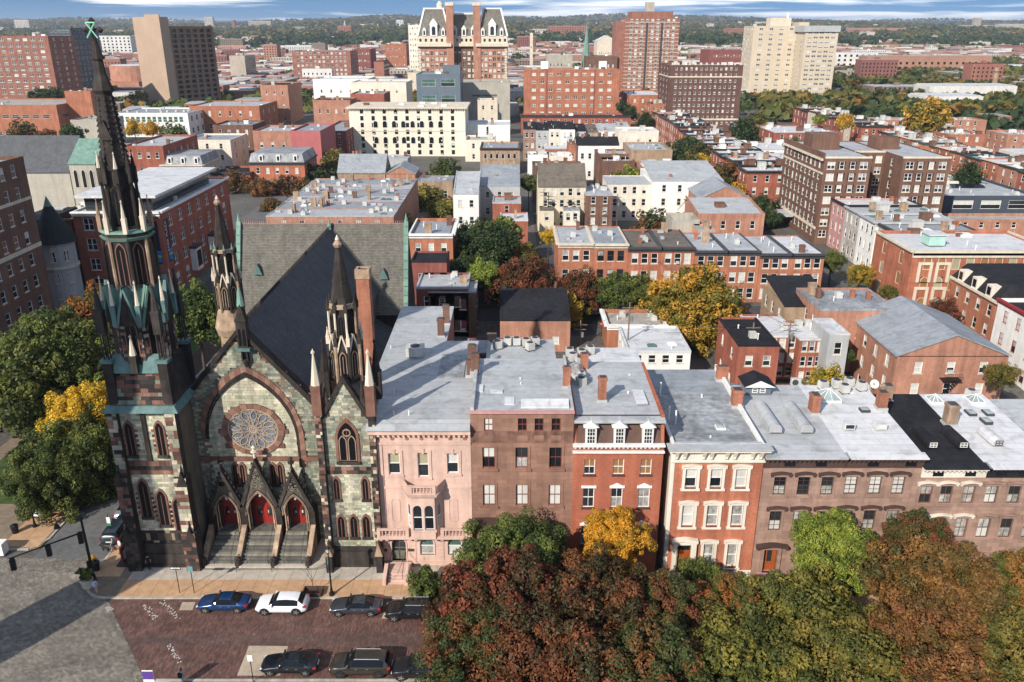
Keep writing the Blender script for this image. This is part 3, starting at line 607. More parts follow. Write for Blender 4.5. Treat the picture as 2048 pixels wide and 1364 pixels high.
# three porches with traceried gables, doors and lanterns
tracery_d = mat('porch_carving',(.11,.095,.075),.85,.6,5,bump=.6); stepm = mat('step_stone',(.12,.115,.10),.9,.3,.9); stepl = mat('step_stone_pale',(.24,.22,.18),.9,.25,.8)
SZ = 2.2
for i,(x,w_) in enumerate(doors):
 H_ = 6.35 if i == 1 else 6.0; ap = 10.2 if i == 1 else 9.0; y0 = -1.4
 mb = MB(); A = lancet(x - CX,SZ,w_ + .35,H_ - 2.0,7); B_ = lancet(x - CX,SZ,w_ + 1.0,H_ - 1.6,7); mb.band(B_[1:],A[1:],y0,.3,closed=False)
 por = part('porch',mb,darkbr)
 for k,(e0,e1) in enumerate(((.0,.07),(.16,.23))):
  mb = MB(); mb.band(lancet(x - CX,SZ,w_ + .35 + 2 * e1 + .02,H_ - 2.0 + e1,7)[1:],lancet(x - CX,SZ,w_ + .35 + 2 * e0,H_ - 2.0 + e0,7)[1:],y0 - .07 - .03 * k,y0 + .1,closed=False); part('arch_moulding',mb,ST['tanstone'],por)
 # gable with carved panel, coping and finial
 g0 = SZ + 2.9; hw = w_ / 2 + .75
 topa = (x - CX,ap); zt = SZ + H_ - 1.6
 mb = MB()
 arcp = list(reversed(B_[2:]))
 # fan of quads between the arch and the two gable slopes
 for a,b in zip(arcp,arcp[1:]):
  def up(p):
   s = (p[0] - (x - CX)) / hw; return (p[0],ap - abs(s) * (ap - g0))
  ua,ub = up(a),up(b)
  if ua[1] > a[1] or ub[1] > b[1]: mb.quad([(a[0],y0 - .0,a[1]),(b[0],y0,b[1]),(ub[0],y0,max(ub[1],b[1])),(ua[0],y0,max(ua[1],a[1]))]); mb.quad([(b[0],y0 + .45,b[1]),(a[0],y0 + .45,a[1]),(ua[0],y0 + .45,max(ua[1],a[1])),(ub[0],y0 + .45,max(ub[1],b[1]))])
 part('gable',mb,tracery_d,por)
 mb = MB()
 for s in (-1,1):
  q = [(x - CX + s * (hw + .12),g0 - .1),(x - CX + s * hw * .86,g0 - .1),(x - CX,ap - .55),(x - CX,ap + .12)]; mb.prism(q if s < 0 else q[::-1],y0 - .14,y0 + .6)
 part('gable_coping',mb,darkst,por)
 mb = MB()
 for k in range(16):
  s = random.choice((-1,1)); t = random.random(); xx = x - CX + random.uniform(-1,1) * (1 - t) * hw * .5; zz = lerp(zt + .3,ap - 1.1,t); n2 = 8; r_ = random.uniform(.16,.3)
  mb.band([(xx + r_ * math.cos(2 * math.pi * j / n2),zz + r_ * math.sin(2 * math.pi * j / n2)) for j in range(n2)],[(xx + r_ * .62 * math.cos(2 * math.pi * j / n2),zz + r_ * .62 * math.sin(2 * math.pi * j / n2)) for j in range(n2)],y0 - .08,y0)
 o = part('carved_tracery',mb,mat('carving_worn',(.2,.18,.14),.85,.4,3),por); o['kind'] = 'stuff'
 mb = MB(); zf = ap + .1; xf = x - CX; yf = y0 + .2
 for z_,r0,r1,h_ in ((0,.13,.11,.5),(.5,.12,.34,.16),(.66,.34,.3,.14),(.8,.12,.1,.2),(1.0,.1,.24,.12),(1.12,.24,.05,.22)): mb.ring(xf,yf,zf + z_,r0,zf + z_ + h_,r1,7)
 part('finial',mb,darkst if i != 1 else ST['limestone'],por)
 mb = MB()                                                               # crockets climbing the gable
 for s in (-1,1):
  for k in range(7): t = (k + .7) / 7.6; mb.ring(xf + s * lerp(hw + .1,.15,t),yf,lerp(g0,ap,t),.13,lerp(g0,ap,t) + .22,.04,5)
 part('crocket_row',mb,darkst,por)['kind'] = 'stuff'
 for s in (-1,1):                                                       # shafts beside the door
  for k in range(3):
   mb = MB(); px_ = xf + s * (w_ / 2 + .16 - .1 * k); py_ = y0 + .05 + .38 * k; mb.ring(px_,py_,SZ,.13,SZ + .2,.1,8); mb.ring(px_,py_,SZ + .2,.075,SZ + 2.6,.075,8); mb.ring(px_,py_,SZ + 2.6,.08,SZ + 2.85,.17,8)
   part('shaft',mb,ST['tanstone'] if k < 2 else darkbr,por)
 dx = w_ / 2 + .12
 mb = MB(); dl = lancet(xf,SZ,w_ + .2,H_ - 2.15,6); mb.prism(dl,-.02,.08); dr = part('door',mb,redp,por)
 for s in (-1,1):
  mb = MB(); mb.box(xf + s * w_ * .25 - w_ * .18,xf + s * w_ * .25 + w_ * .18,-.07,0,SZ + .12,SZ + .75); mb.box(xf + s * w_ * .27 - w_ * .2,xf + s * w_ * .27 - w_ * .14,-.07,0,SZ + .75,SZ + 2.1); mb.box(xf + s * w_ * .27 + w_ * .12,xf + s * w_ * .27 + w_ * .18,-.07,0,SZ + .75,SZ + 2.1); mb.box(xf + s * w_ * .25 - w_ * .2,xf + s * w_ * .25 + w_ * .2,-.07,0,SZ + 2.1,SZ + 2.22); part('door_rail',mb,redp,dr)
  mb = MB(); mb.prism(lancet(xf + s * w_ * .27,SZ + .85,w_ * .22,1.2,4),-.035,-.025); part('pane',mb,GL['mid'],dr)
 mb = MB(); mb.box(xf + .2,xf + .36,-.045,-.03,SZ + 1.2,SZ + 1.5); mb.box(xf - .42,xf - .3,-.045,-.03,SZ + 1.2,SZ + 1.42); part('notice',mb,ST['white'],dr)
 ln = thing('porch_lantern','small pale lantern hanging in the %s church porch' % ('left','middle','right')[i],'lantern',(x,FY + y0 + .4,SZ + H_ - 2.9))
 mb = MB(); mb.ring(0,0,.15,.02,.3,.12,6); mb.ring(0,0,.3,.12,.58,.14,6); mb.ring(0,0,.58,.16,.75,.03,6); mb.tube((0,0,.75),(0,0,1.05),.015); mb.build('lamp_body',ST['white'],ln)
# pier fronts between porches
for x in (doors[0][0] - 1.55,(doors[0][0] + doors[1][0]) / 2,(doors[1][0] + doors[2][0]) / 2,doors[2][0] + 1.55):
 mb = MB(); mb.box(x - CX - .33,x - CX + .33,-1.45,.2,0,SZ + 2.3); mb.ring(x - CX,-1.25,SZ + 2.3,.42,SZ + 3.6,.06,4,ph=R(45)); part('pier',mb,darkbr)
# three flights of steps on a rounded terrace
for i,(x,w_) in enumerate(doors):
 fl = part('stair_flight',(lambda m_: (m_.box(x - CX - w_ * .62,x - CX + w_ * .62,-1.5,.1,0,SZ),m_)[1])(MB()),stepm)
 for k in range(9):
  z1 = SZ - k * .195; mb = MB(); ya = -1.5 - (k + 1) * .31; mb.box(x - CX - w_ * .62 - .04 * k,x - CX + w_ * .62 + .04 * k,ya,ya + .33,.2,z1 - .02); part('step',mb,stepm if k % 3 else stepl,fl)
 mb = MB()
 for dx in (-.42,.55):
  px_ = x - CX + dx * w_; mb.tube((px_,-1.5,SZ + .95),(px_,-4.35,.3 + .95),.022); mb.tube((px_,-1.5,SZ),(px_,-1.5,SZ + .95),.02); mb.tube((px_,-4.35,.3),(px_,-4.35,1.25),.02)
 part('handrail',mb,ST['iron'],fl)
for x in (doors[0][0] - 1.68,(doors[0][0] + doors[1][0]) / 2 - .05,(doors[1][0] + doors[2][0]) / 2,doors[2][0] + 1.65):
 mb = MB(); mb.hexa([(x - CX - .24,-4.3,.2),(x - CX + .24,-4.3,.2),(x - CX + .24,-1.5,.2),(x - CX - .24,-1.5,.2)],[(x - CX - .24,-4.3,.95),(x - CX + .24,-4.3,.95),(x - CX + .24,-1.5,SZ + .75),(x - CX - .24,-1.5,SZ + .75)]); part('stair_cheek',mb,ST['tanstone'])
 mb = MB(); mb.ring(x - CX,-4.45,.2,.34,1.0,.3,8); mb.ring(x - CX,-4.45,1.0,.34,1.35,.06,8); part('newel',mb,darkst)
def terrace(k,z0,z1,m_):
 x0,x1 = -30.4 - .3 * k - CX,-17.8 + .35 * k - CX; yb,yf = 0,-4.75 - .3 * k; r_ = 1.7; pts = [(x0,yb),(x0,yf + r_ * .4)] + [(x0 + .5 - .5 * math.cos(t),yf + .5 - .5 * math.sin(t)) for t in [R(15 * i) for i in range(0,7)]] + [(x1 - r_ + r_ * math.sin(t),yf + r_ - r_ * math.cos(t)) for t in [R(11.25 * i) for i in range(9)]] + [(x1,yb)]
 mb = MB(); n2 = len(pts); mb.v = [(x,y,z0) for x,y in pts] + [(x,y,z1) for x,y in pts]; mb.f = [tuple(range(n2,2 * n2))] + [(i,(i + 1) % n2,n2 + (i + 1) % n2,n2 + i) for i in range(n2)]; mb.m = [0] * len(mb.f); mb.c = [None] * len(mb.f)
 return part('terrace_step',mb,m_)
terrace(1,.1,.20,stepl); terrace(0,.1,.36,slab_pale)
for hx in (-26.6,-23.2):
 mb = MB(); mb.tube((hx - CX,-4.0,.36),(hx - CX,-4.0,1.25),.025); mb.tube((hx - CX,-4.0,1.25),(hx - CX + .1,-5.3,1.0),.025); mb.tube((hx - CX + .1,-5.3,1.0),(hx - CX + .1,-5.3,.1),.025); part('handrail',mb,ST['iron'])

# towers ----------------------------------------------------------
def pinnacle(x,y,z,r,h,m_,parent,name='pinnacle',cap=None,n=4):
 mb = MB(); mb.box(x - r,x + r,y - r,y + r,z,z + h * .4); mb.ring(x,y,z + h * .4,r * 1.5,z + h * .46,r * 1.5,4,ph=R(45)); part(name,mb,m_,parent)
 mb = MB(); mb.ring(x,y,z + h * .46,r * 1.05,z + h * .93,r * .16,6); mb.ring(x,y,z + h * .93,r * .4,z + h * .96,r * .4,6); mb.ring(x,y,z + h * .96,r * .25,z + h,r * .03,6); part('pinnacle_cap',mb,cap or m_,parent)
def tower_face(mb,x0,x1,y,z0,z1,pal,holes=(),side=None,h=.27):
 if side is None: ashlar(mb,lambda u,z,d: C(u,y + d,z),x0,x1,z0,z1,lambda u,z: True,pal,h,holes=holes)
 elif side > 0: ashlar(mb,lambda u,z,d: C(side - d,u,z),x0,x1,z0,z1,lambda u,z: True,pal,h,holes=holes)
# --- great tower, left
TX,TYc,TW = -33.45,70.0,2.85
tower = part('great_tower',(lambda m_: (m_.box(TX - TW - CX,TX + TW - CX,TYc - TW - CY,TYc + TW - CY,0,16.9),m_)[1])(MB()),mortar)
def tp(name,mb,m_): return part(name,mb,m_,tower)
y0t = TYc - TW
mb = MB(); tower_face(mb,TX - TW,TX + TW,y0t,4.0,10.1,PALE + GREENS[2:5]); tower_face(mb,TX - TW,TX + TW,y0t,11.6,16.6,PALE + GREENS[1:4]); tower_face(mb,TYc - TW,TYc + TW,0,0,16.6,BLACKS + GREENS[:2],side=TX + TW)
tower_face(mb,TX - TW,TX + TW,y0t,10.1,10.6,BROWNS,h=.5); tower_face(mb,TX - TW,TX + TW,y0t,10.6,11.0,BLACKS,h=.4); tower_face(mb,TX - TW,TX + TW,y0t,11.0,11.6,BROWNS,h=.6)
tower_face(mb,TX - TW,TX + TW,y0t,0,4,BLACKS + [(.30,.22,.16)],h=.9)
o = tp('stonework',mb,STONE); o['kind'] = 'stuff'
mb = MB(); mb.box(TX - TW - CX - .3,TX + TW - CX + .3,y0t - CY - .35,y0t - CY + 1,0,1.5); mb.box(TX - TW - CX - .2,TX + TW - CX + .2,y0t - CY - .2,y0t - CY + 1,1.5,2.6); mb.box(TX - TW - CX - .45,TX + TW - CX + .45,y0t - CY - .55,y0t - CY + 1,0,.35); tp('plinth',mb,darkst)
for sx in (-1,1):                                                          # stepped corner buttresses
 for k,(z0,z1,dx,dy,pal) in enumerate(((0,4.4,.95,1.15,0),(4.4,10.2,.8,.85,1),(10.2,16.8,.6,.55,2))):
  x0 = TX + sx * (TW - .35); xa,xb = sorted((x0 - .0,x0 + sx * dx))
  mb = MB(); mb.box(xa - CX - (.35 if sx > 0 else 0),xb - CX + (.35 if sx < 0 else 0),y0t - CY - dy,y0t - CY + .3,z0,z1); bt = tp('buttress',mb,darkst)
  ma = MB(); ashlar(ma,lambda u,z,d: C(u,y0t - dy + d,z),xa - (.35 if sx > 0 else 0),xb + (.35 if sx < 0 else 0),z0,z1,lambda u,z: True,[BLACKS,BLACKS + BROWNS + GREENS[:2],GREENS + BROWNS + BLACKS][pal] if sx < 0 else [BLACKS + BROWNS,BROWNS + PALE,BROWNS + PALE + GREENS[2:]][pal],.42,.8)
  part('stonework',ma,STONE,bt)['kind'] = 'stuff'
  if k < 2: mb = MB(); zc = z1; xm = (xa + xb) / 2 - CX; mb.prism([(xm - .55,zc - .9),(xm + .55,zc - .9),(xm,zc + .7)],y0t - CY - dy - .08,y0t - CY - dy + .9); mb.ring(xm,y0t - CY - dy + .2,zc + .6,.09,zc + 1.3,.02,5); part('buttress_gablet',mb,darkbr,bt)
mb = MB(); mb.box(TX - .25 - CX,TX + .15 - CX,y0t - CY - .16,y0t - CY,11.6,17); tp('pilaster',mb,darkbr)
for x,z0,w_,h in ((TX - 1.55,12.2,.7,3.3),(TX + 1.25,12.2,.7,3.3),(TX - 1.2,5.6,.85,3.9),(TX + .35,4.7,.8,3.7),(TX + 1.75,4.1,.75,3.4)):
 w2 = lancet_window(tower,x,y0t - .03,z0,w_,h)
 for s in (-1,1):
  for k in range(5): mb = MB(); mb.box(s * (w_ / 2 + .28) - .12,s * (w_ / 2 + .28) + .12,-.045,.05,.35 + k * .5,.6 + k * .5); part('quoin',mb,darkst if k % 2 else brownst,w2)
mb = MB(); mb.hexa([C(TX - 3.5,y0t - .75,16.75),C(TX + 3.5,y0t - .75,16.75),C(TX + 3.5,TYc + 3.5,16.75),C(TX - 3.5,TYc + 3.5,16.75)],[C(TX - 3.05,y0t - .25,17.25),C(TX + 3.05,y0t - .25,17.25),C(TX + 3.05,TYc + 3.05,17.25),C(TX - 3.05,TYc + 3.05,17.25)]); tp('copper_band',mb,ST['copperb'])
mb = MB(); mb.hexa([C(TX - 2.9,TYc - 2.9,17.1),C(TX + 2.9,TYc - 2.9,17.1),C(TX + 2.9,TYc + 2.9,17.1),C(TX - 2.9,TYc + 2.9,17.1)],[C(TX - 2.35,TYc - 2.35,21.0),C(TX + 2.35,TYc - 2.35,21.0),C(TX + 2.35,TYc + 2.35,21.0),C(TX - 2.35,TYc + 2.35,21.0)]); tp('sloped_stage',mb,darkst); ma = MB(); ashlar(ma,lambda u,z,d: C(u,TYc - lerp(2.9,2.35,(z - 17.1) / 3.9) + d,z),TX - 2.2,TX + 2.2,17.3,20.6,lambda u,z: True,BLACKS + BROWNS[:3] + GREENS[:1],.4,.9); tp('stonework',ma,STONE)['kind'] = 'stuff'
for s in (-1,1): mb = MB(); mb.hexa([C(TX + s * 1.2 - 1.0,TYc - 2.75,20.3),C(TX + s * 1.2 + 1.0,TYc - 2.75,20.3),C(TX + s * 1.2 + 1,TYc - 2.0,20.3),C(TX + s * 1.2 - 1,TYc - 2.0,20.3)],[C(TX + s * 1.2 - .9,TYc - 2.4,21.7),C(TX + s * 1.2 + .9,TYc - 2.4,21.7),C(TX + s * 1.2 + .9,TYc - 2.0,21.9),C(TX + s * 1.2 - .9,TYc - 2.0,21.9)]); tp('copper_gutter',mb,ST['copperb'])
for sx in (-1,1):
 for sy in (-1,1):
  x,y = TX + sx * 2.45 - CX,TYc + sy * 2.45 - CY; mb = MB(); mb.box(x - .42,x + .42,y - .42,y + .42,17.4,21.3); tp('corner_pier',mb,darkbr); mb = MB(); mb.box(x - .55,x + .55,y - .55,y + .55,21.3,21.6); tp('pier_cap',mb,ST['copperb'])
  for dx_ in (-.2,.2):
   for dy_ in (-.2,.2): mb = MB(); mb.ring(x + dx_,y + dy_,21.6,.07,24.2,.06,6); tp('shaft',mb,darkst)
  pinnacle(x,y,24.0,.34,4.6,darkst,tower)
pinnacle(TX - CX,TYc - 2.75 - CY,20.4,.3,3.6,darkst,tower,cap=ST['limestone'])
def octstage(z0,r0,z1,r1,m_,name): mb = MB(); mb.ring(TX - CX,TYc - CY,z0,r0,z1,r1,8); return tp(name,mb,m_)
def oct_lancets(z0,h,w_,r,frame):
 for i in range(8):
  a = R(-90 + 45 * i); x,y = TX + math.cos(a) * r * math.cos(R(22.5)) - CX,TYc + math.sin(a) * r * math.cos(R(22.5)) - CY
  if a > R(10) and a < R(170): continue
  o_ = lancet_window(tower,0,0,0,w_,h,P=(x,y,z0),frame=frame,proud=.06,fk=.1); o_.rotation_euler = (0,0,a + R(90))
octstage(20.6,2.7,25.8,2.5,darkbr,'octagon_stage'); oct_lancets(21.4,3.7,.95,2.62,brownst)
mb = MB()
for i in range(8):
 a = R(-90 + 45 * i)
 P8 = (lambda a_: lambda u,z,d: C(TX + math.cos(a_) * (2.47 + d) - math.sin(a_) * u,TYc + math.sin(a_) * (2.47 + d) + math.cos(a_) * u,z))(a)
 ashlar(mb,lambda u,z,d: P8(u,z,-d),-.98,.98,20.8,25.6,lambda u,z: abs(u) > .62 or z > 25.2,BLACKS + BROWNS + GREENS[:3],.3,.5)
tp('stonework',mb,STONE)['kind'] = 'stuff'
# copper gables and pale pinnacles round the octagon
for i in range(8):
 a = R(-90 + 45 * i); ca,sa = math.cos(a),math.sin(a); r_ = 2.75
 def Q(u,z,d=0): return C(TX + ca * (r_ + d) - sa * u,TYc + sa * (r_ + d) + ca * u,z)
 mb = MB(); mb.hexa([Q(-1.1,24.6),Q(-.85,24.6),Q(-.85,24.6,-.9),Q(-1.1,24.6,-.9)],[Q(-.08,28.2),Q(.08,28.2),Q(.08,28.2,-.9),Q(-.08,28.2,-.9)]); mb.hexa([Q(.85,24.6),Q(1.1,24.6),Q(1.1,24.6,-.9),Q(.85,24.6,-.9)],[Q(-.08,28.2),Q(.08,28.2),Q(.08,28.2,-.9),Q(-.08,28.2,-.9)]); tp('copper_gable',mb,ST['copper'] if i % 2 else ST['copperb'])
 mb = MB(); mb.quad([Q(-.95,24.7,-.12),Q(.95,24.7,-.12),Q(0,27.9,-.12)]); tp('gable_panel',mb,darkbr)
 b = a + R(22.5); pinnacle(TX + math.cos(b) * 2.85 - CX,TYc + math.sin(b) * 2.85 - CY,24.7,.2,4.2,ST['copperb'],tower,cap=ST['limestone'])
octstage(25.5,2.35,28.2,2.05,ST['copperb'],'copper_roof')
octstage(27.6,1.98,32.2,1.9,darkbr,'octagon_stage'); oct_lancets(28.2,3.6,.75,1.95,brownst)
for i in range(8):
 a = R(-67.5 + 45 * i); x,y = TX + math.cos(a) * 2.0 - CX,TYc + math.sin(a) * 2.0 - CY; mb = MB(); mb.ring(x,y,27.8,.16,32.2,.14,6); tp('shaft',mb,ST['tanstone'] if i % 2 else darkst)
octstage(32.05,2.05,32.35,2.25,ST['copper'],'copper_ring'); octstage(32.7,2.2,32.9,2.1,ST['copper'],'copper_ring'); octstage(32.3,2.0,32.75,2.0,darkst,'gallery')
for i in range(8): a = R(-67.5 + 45 * i); pinnacle(TX + math.cos(a) * 2.0 - CX,TYc + math.sin(a) * 2.0 - CY,32.75,.17,2.9,ST['limestone'] if i in (0,1,7) else ST['tanstone'],tower)
octstage(32.6,1.15,38.0,1.02,darkst,'octagon_stage')
for i in range(8):
 a = R(-67.5 + 45 * i); x,y = TX + math.cos(a) * 1.32 - CX,TYc + math.sin(a) * 1.32 - CY; mb = MB(); mb.ring(x,y,32.8,.15,36.6,.13,6); mb.ring(x,y,36.6,.14,36.9,.26,6); tp('column',mb,darkbr if i % 2 else darkst)
 pinnacle(x,y,36.9,.17,2.6,darkst,tower,cap=ST['limestone'] if i % 3 == 0 else darkst)
oct_lancets(33.2,3.3,.55,1.18,darkbr)
octstage(37.9,1.15,38.3,1.22,darkbr,'moulding')
prof = [(38.2,1.05),(41.6,.82),(41.7,.84),(44.0,.64)]
for k,((za,ra),(zb,rb)) in enumerate(zip(prof,prof[1:])): octstage(za,ra,zb,rb,darkbr,'spire')
octstage(44.0,.62,44.3,.82,darkst,'spire_collar'); octstage(44.3,.82,45.6,.44,darkst,'spire'); octstage(45.6,.44,46.7,.36,darkst,'spire'); octstage(46.7,.52,46.9,.52,darkst,'spire_collar'); octstage(46.9,.42,48.1,.18,darkst,'spire')
for i in range(8):
 a = R(-67.5 + 45 * i); mb = MB()
 for k in range(13): t = k / 13; r_ = lerp(1.06,.64,t); mb.ring(TX + math.cos(a) * r_ - CX,TYc + math.sin(a) * r_ - CY,lerp(38.4,44,t),.15,lerp(38.4,44,t) + .26,.03,5)
 tp('crocket_row',mb,darkst)['kind'] = 'stuff'
mb = MB(); mb.prism([(TX - CX - .55,40.4),(TX - CX + .55,40.4),(TX - CX,42.0)],TYc - CY - .98,TYc - CY - .5); tp('lucarne',mb,darkst)
mb = MB(); xx,yy = TX - CX,TYc - CY
for dx_,dz_ in ((-.55,48.9),(.55,48.9),(0,49.6)): mb.ring(xx + dx_,yy,dz_ - .22,.12,dz_,.26,6); mb.ring(xx + dx_,yy,dz_,.26,dz_ + .22,.08,6)
mb.ring(xx,yy,48,.18,49.6,.12,6); mb.box(xx - .55,xx + .55,yy - .12,yy + .12,48.75,49.05); tp('finial',mb,darkst)
mb = MB(); yv = yy - .3
for a,b in (((-.42,48.3),(.36,49.45)),((.42,48.3),(-.36,49.45)),((-.36,49.45),(.36,49.45))): mb.tube((xx + a[0],yv,a[1]),(xx + b[0],yv,b[1]),.06,n=5)
tp('light_cross',mb,mat('copper_bright',(.25,.6,.42),.6,.1,1))

# --- right-hand tower with its slim spire
SX,SYc,SW = -15.1,69.3,2.25
rt = part('side_tower',(lambda m_: (m_.box(SX - SW - CX,SX + SW - CX,SYc - SW - CY,SYc + SW - CY,0,16.2),m_.prism([(SX - SW - CX,16.2),(SX + SW - CX,16.2),(SX - CX,20.0)],SYc - SW - CY,SYc + SW - CY),m_)[2])(MB()),mortar)
ys = SYc - SW
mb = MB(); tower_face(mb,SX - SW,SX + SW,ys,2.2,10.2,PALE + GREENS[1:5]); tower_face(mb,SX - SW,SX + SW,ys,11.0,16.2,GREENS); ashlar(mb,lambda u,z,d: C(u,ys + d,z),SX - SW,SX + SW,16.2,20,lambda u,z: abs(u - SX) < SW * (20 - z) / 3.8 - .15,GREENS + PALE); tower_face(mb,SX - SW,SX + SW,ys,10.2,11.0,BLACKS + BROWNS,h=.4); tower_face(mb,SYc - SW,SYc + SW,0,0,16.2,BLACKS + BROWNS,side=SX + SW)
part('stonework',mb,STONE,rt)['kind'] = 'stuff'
mb = MB(); mb.box(SX - SW - CX - .25,SX + SW - CX + .25,ys - CY - .4,ys - CY + 1,0,1.9); mb.box(SX - SW - CX - .15,SX + SW - CX + .15,ys - CY - .2,ys - CY + 1,1.9,2.3); part('plinth',mb,darkst,rt)
for sx in (-1,1):
 for z0,z1,dy in ((0,2.3,1.3),(2.3,10.5,.75),(10.5,16.6,.45)):
  xa,xb = sorted((SX + sx * (SW - .15),SX + sx * (SW + .45))); mb = MB(); mb.box(xa - CX,xb - CX,ys - CY - dy,ys - CY + .6,z0,z1); bt = part('buttress',mb,darkst,rt)
  ma = MB(); ashlar(ma,lambda u,z,d: C(u,ys - dy + d,z),xa,xb,z0,z1,lambda u,z: True,BLACKS + BROWNS + PALE[:2] if z0 > 2 else BLACKS,.35,.5); part('stonework',ma,STONE,bt)['kind'] = 'stuff'
 xm = SX + sx * (SW + .15) - CX; mb = MB(); mb.prism([(xm - .4,2.0),(xm + .4,2.0),(xm,3.6)],ys - CY - 1.35,ys - CY - .4); part('buttress_gablet',mb,ST['tanstone'],rt)
 pinnacle(xm,ys - CY - .1,16.4,.42,6.4,brownst,rt,cap=ST['limestone']); pinnacle(xm - sx * .75,ys - CY + .1,16.2,.2,4.0,darkst,rt); pinnacle(xm,ys - CY + 3.6,16.4,.42,6.0,darkbr,rt)
for dx_ in (-1.2,0,1.2): lancet_window(rt,SX + dx_,ys - .03,3.4,.62,2.3)
for dx_ in (-1.35,1.35): lancet_window(rt,SX + dx_,ys - .03,7.6,.5,2.2)
w2 = lancet_window(rt,SX,ys - .04,11.6,1.7,4.0,fk=.25); mb = MB()
for dx_ in (-.42,.42): mb.band(lancet(dx_,.1,.72,2.6,4),lancet(dx_,.12,.58,2.45,4),-.09,-.04)
mb.band([(0 + .4 * math.cos(2 * math.pi * i / 10),2.95 + .4 * math.sin(2 * math.pi * i / 10)) for i in range(10)],[(0 + .28 * math.cos(2 * math.pi * i / 10),2.95 + .28 * math.sin(2 * math.pi * i / 10)) for i in range(10)],-.09,-.04); part('tracery',mb,ST['tanstone'],w2)
mb = MB()
for s in (-1,1): q = [(SX - CX + s * (SW + .1),16.0),(SX - CX + s * (SW - .3),16.0),(SX - CX,19.6),(SX - CX,20.3)]; mb.prism(q if s < 0 else q[::-1],ys - CY - .2,ys - CY + .5)
part('gable_coping',mb,darkbr,rt)
def slim_spire(parent,x,y,zb,k,top,cap):
 "octagonal lantern in two stages with gablets, shafts and a crocketed spire"
 def O(z0,r0,z1,r1,m_,nm): mb = MB(); mb.ring(x - CX,y - CY,z0,r0 * k,z1,r1 * k,8); part(nm,mb,m_,parent)
 H_ = top - zb
 O(zb,1.5,zb + H_ * .30,1.35,darkbr,'lantern_stage'); O(zb + H_ * .30,1.15,zb + H_ * .52,1.05,darkbr,'lantern_stage'); O(zb + H_ * .52,1.3,zb + H_ * .55,1.2,ST['tanstone'],'moulding'); O(zb + H_ * .55,1.02,zb + H_ * .68,.72,darkbr,'spire'); O(zb + H_ * .68,.72,zb + H_ * .705,.74,darkst,'moulding'); O(zb + H_ * .705,.70,zb + H_ * .92,.2,darkbr,'spire'); O(zb + H_ * .92,.3,zb + H_ * .94,.42,ST['tanstone'],'finial'); O(zb + H_ * .94,.42,zb + H_ * .97,.12,ST['tanstone'],'finial'); O(zb + H_ * .97,.2,top,.03,ST['limestone'],'finial')
 for i in range(8):
  a = R(-67.5 + 45 * i); ca,sa = math.cos(a),math.sin(a)
  mb = MB(); mb.ring(x - CX + ca * 1.5 * k,y - CY + sa * 1.5 * k,zb,.16 * k,zb + H_ * .28,.15 * k,6); part('shaft',mb,ST['tanstone'] if i % 2 else darkbr,parent)
  pinnacle(x - CX + ca * 1.5 * k,y - CY + sa * 1.5 * k,zb + H_ * .27,.16 * k,H_ * .12,darkst if i % 2 else ST['limestone'],parent)
  mb = MB(); mb.ring(x - CX + ca * 1.28 * k,y - CY + sa * 1.28 * k,zb + H_ * .32,.1 * k,zb + H_ * .5,.1 * k,6); part('shaft',mb,ST['limestone'] if i in (0,7,6) else ST['tanstone'],parent)
  pinnacle(x - CX + ca * 1.28 * k,y - CY + sa * 1.28 * k,zb + H_ * .5,.15 * k,H_ * .1,darkst,parent,cap=cap)
  b = R(-90 + 45 * i); cb,sb = math.cos(b),math.sin(b); rr = 1.42 * k
  if R(10) < b < R(170): continue
  o_ = lancet_window(parent,0,0,0,.5 * k,H_ * .17,P=(x - CX + cb * 1.33 * k,y - CY + sb * 1.33 * k,zb + H_ * .05),frame=ST['tanstone'],fk=.08 * k); o_.rotation_euler = (0,0,b + R(90))
  o_ = lancet_window(parent,0,0,0,.42 * k,H_ * .13,P=(x - CX + cb * 1.04 * k,y - CY + sb * 1.04 * k,zb + H_ * .34),frame=darkbr,fk=.07 * k); o_.rotation_euler = (0,0,b + R(90))
  def Q(u,z,d=0): return (x - CX + cb * (rr + d) - sb * u,y - CY + sb * (rr + d) + cb * u,z)
  mb = MB(); mb.hexa([Q(-.58 * k,zb + H_ * .22),Q(-.4 * k,zb + H_ * .22),Q(-.4 * k,zb + H_ * .22,-.3),Q(-.58 * k,zb + H_ * .22,-.3)],[Q(-.05,zb + H_ * .35),Q(.05,zb + H_ * .35),Q(.05,zb + H_ * .35,-.3),Q(-.05,zb + H_ * .35,-.3)]); mb.hexa([Q(.4 * k,zb + H_ * .22),Q(.58 * k,zb + H_ * .22),Q(.58 * k,zb + H_ * .22,-.3),Q(.4 * k,zb + H_ * .22,-.3)],[Q(-.05,zb + H_ * .35),Q(.05,zb + H_ * .35),Q(.05,zb + H_ * .35,-.3),Q(-.05,zb + H_ * .35,-.3)]); part('gablet',mb,ST['limestone'] if i in (7,0,1) else ST['tanstone'],parent)
slim_spire(rt,SX,SYc,19.0,1.0,32.4,darkst)
# --- round stair turret behind the gable, left
UX,UY = -31.8,88.0
tur = part('stair_turret',(lambda m_: (m_.ring(UX - CX,UY - CY,0,1.5,16.6,1.5,14),m_.ring(UX - CX,UY - CY,16.6,1.75,17.4,1.95,14),m_.ring(UX - CX,UY - CY,17.4,1.9,20.2,1.25,14),m_)[3])(MB()),ST['tanstone'])
slim_spire(tur,UX,UY,19.4,.95,32.3,ST['copper'])
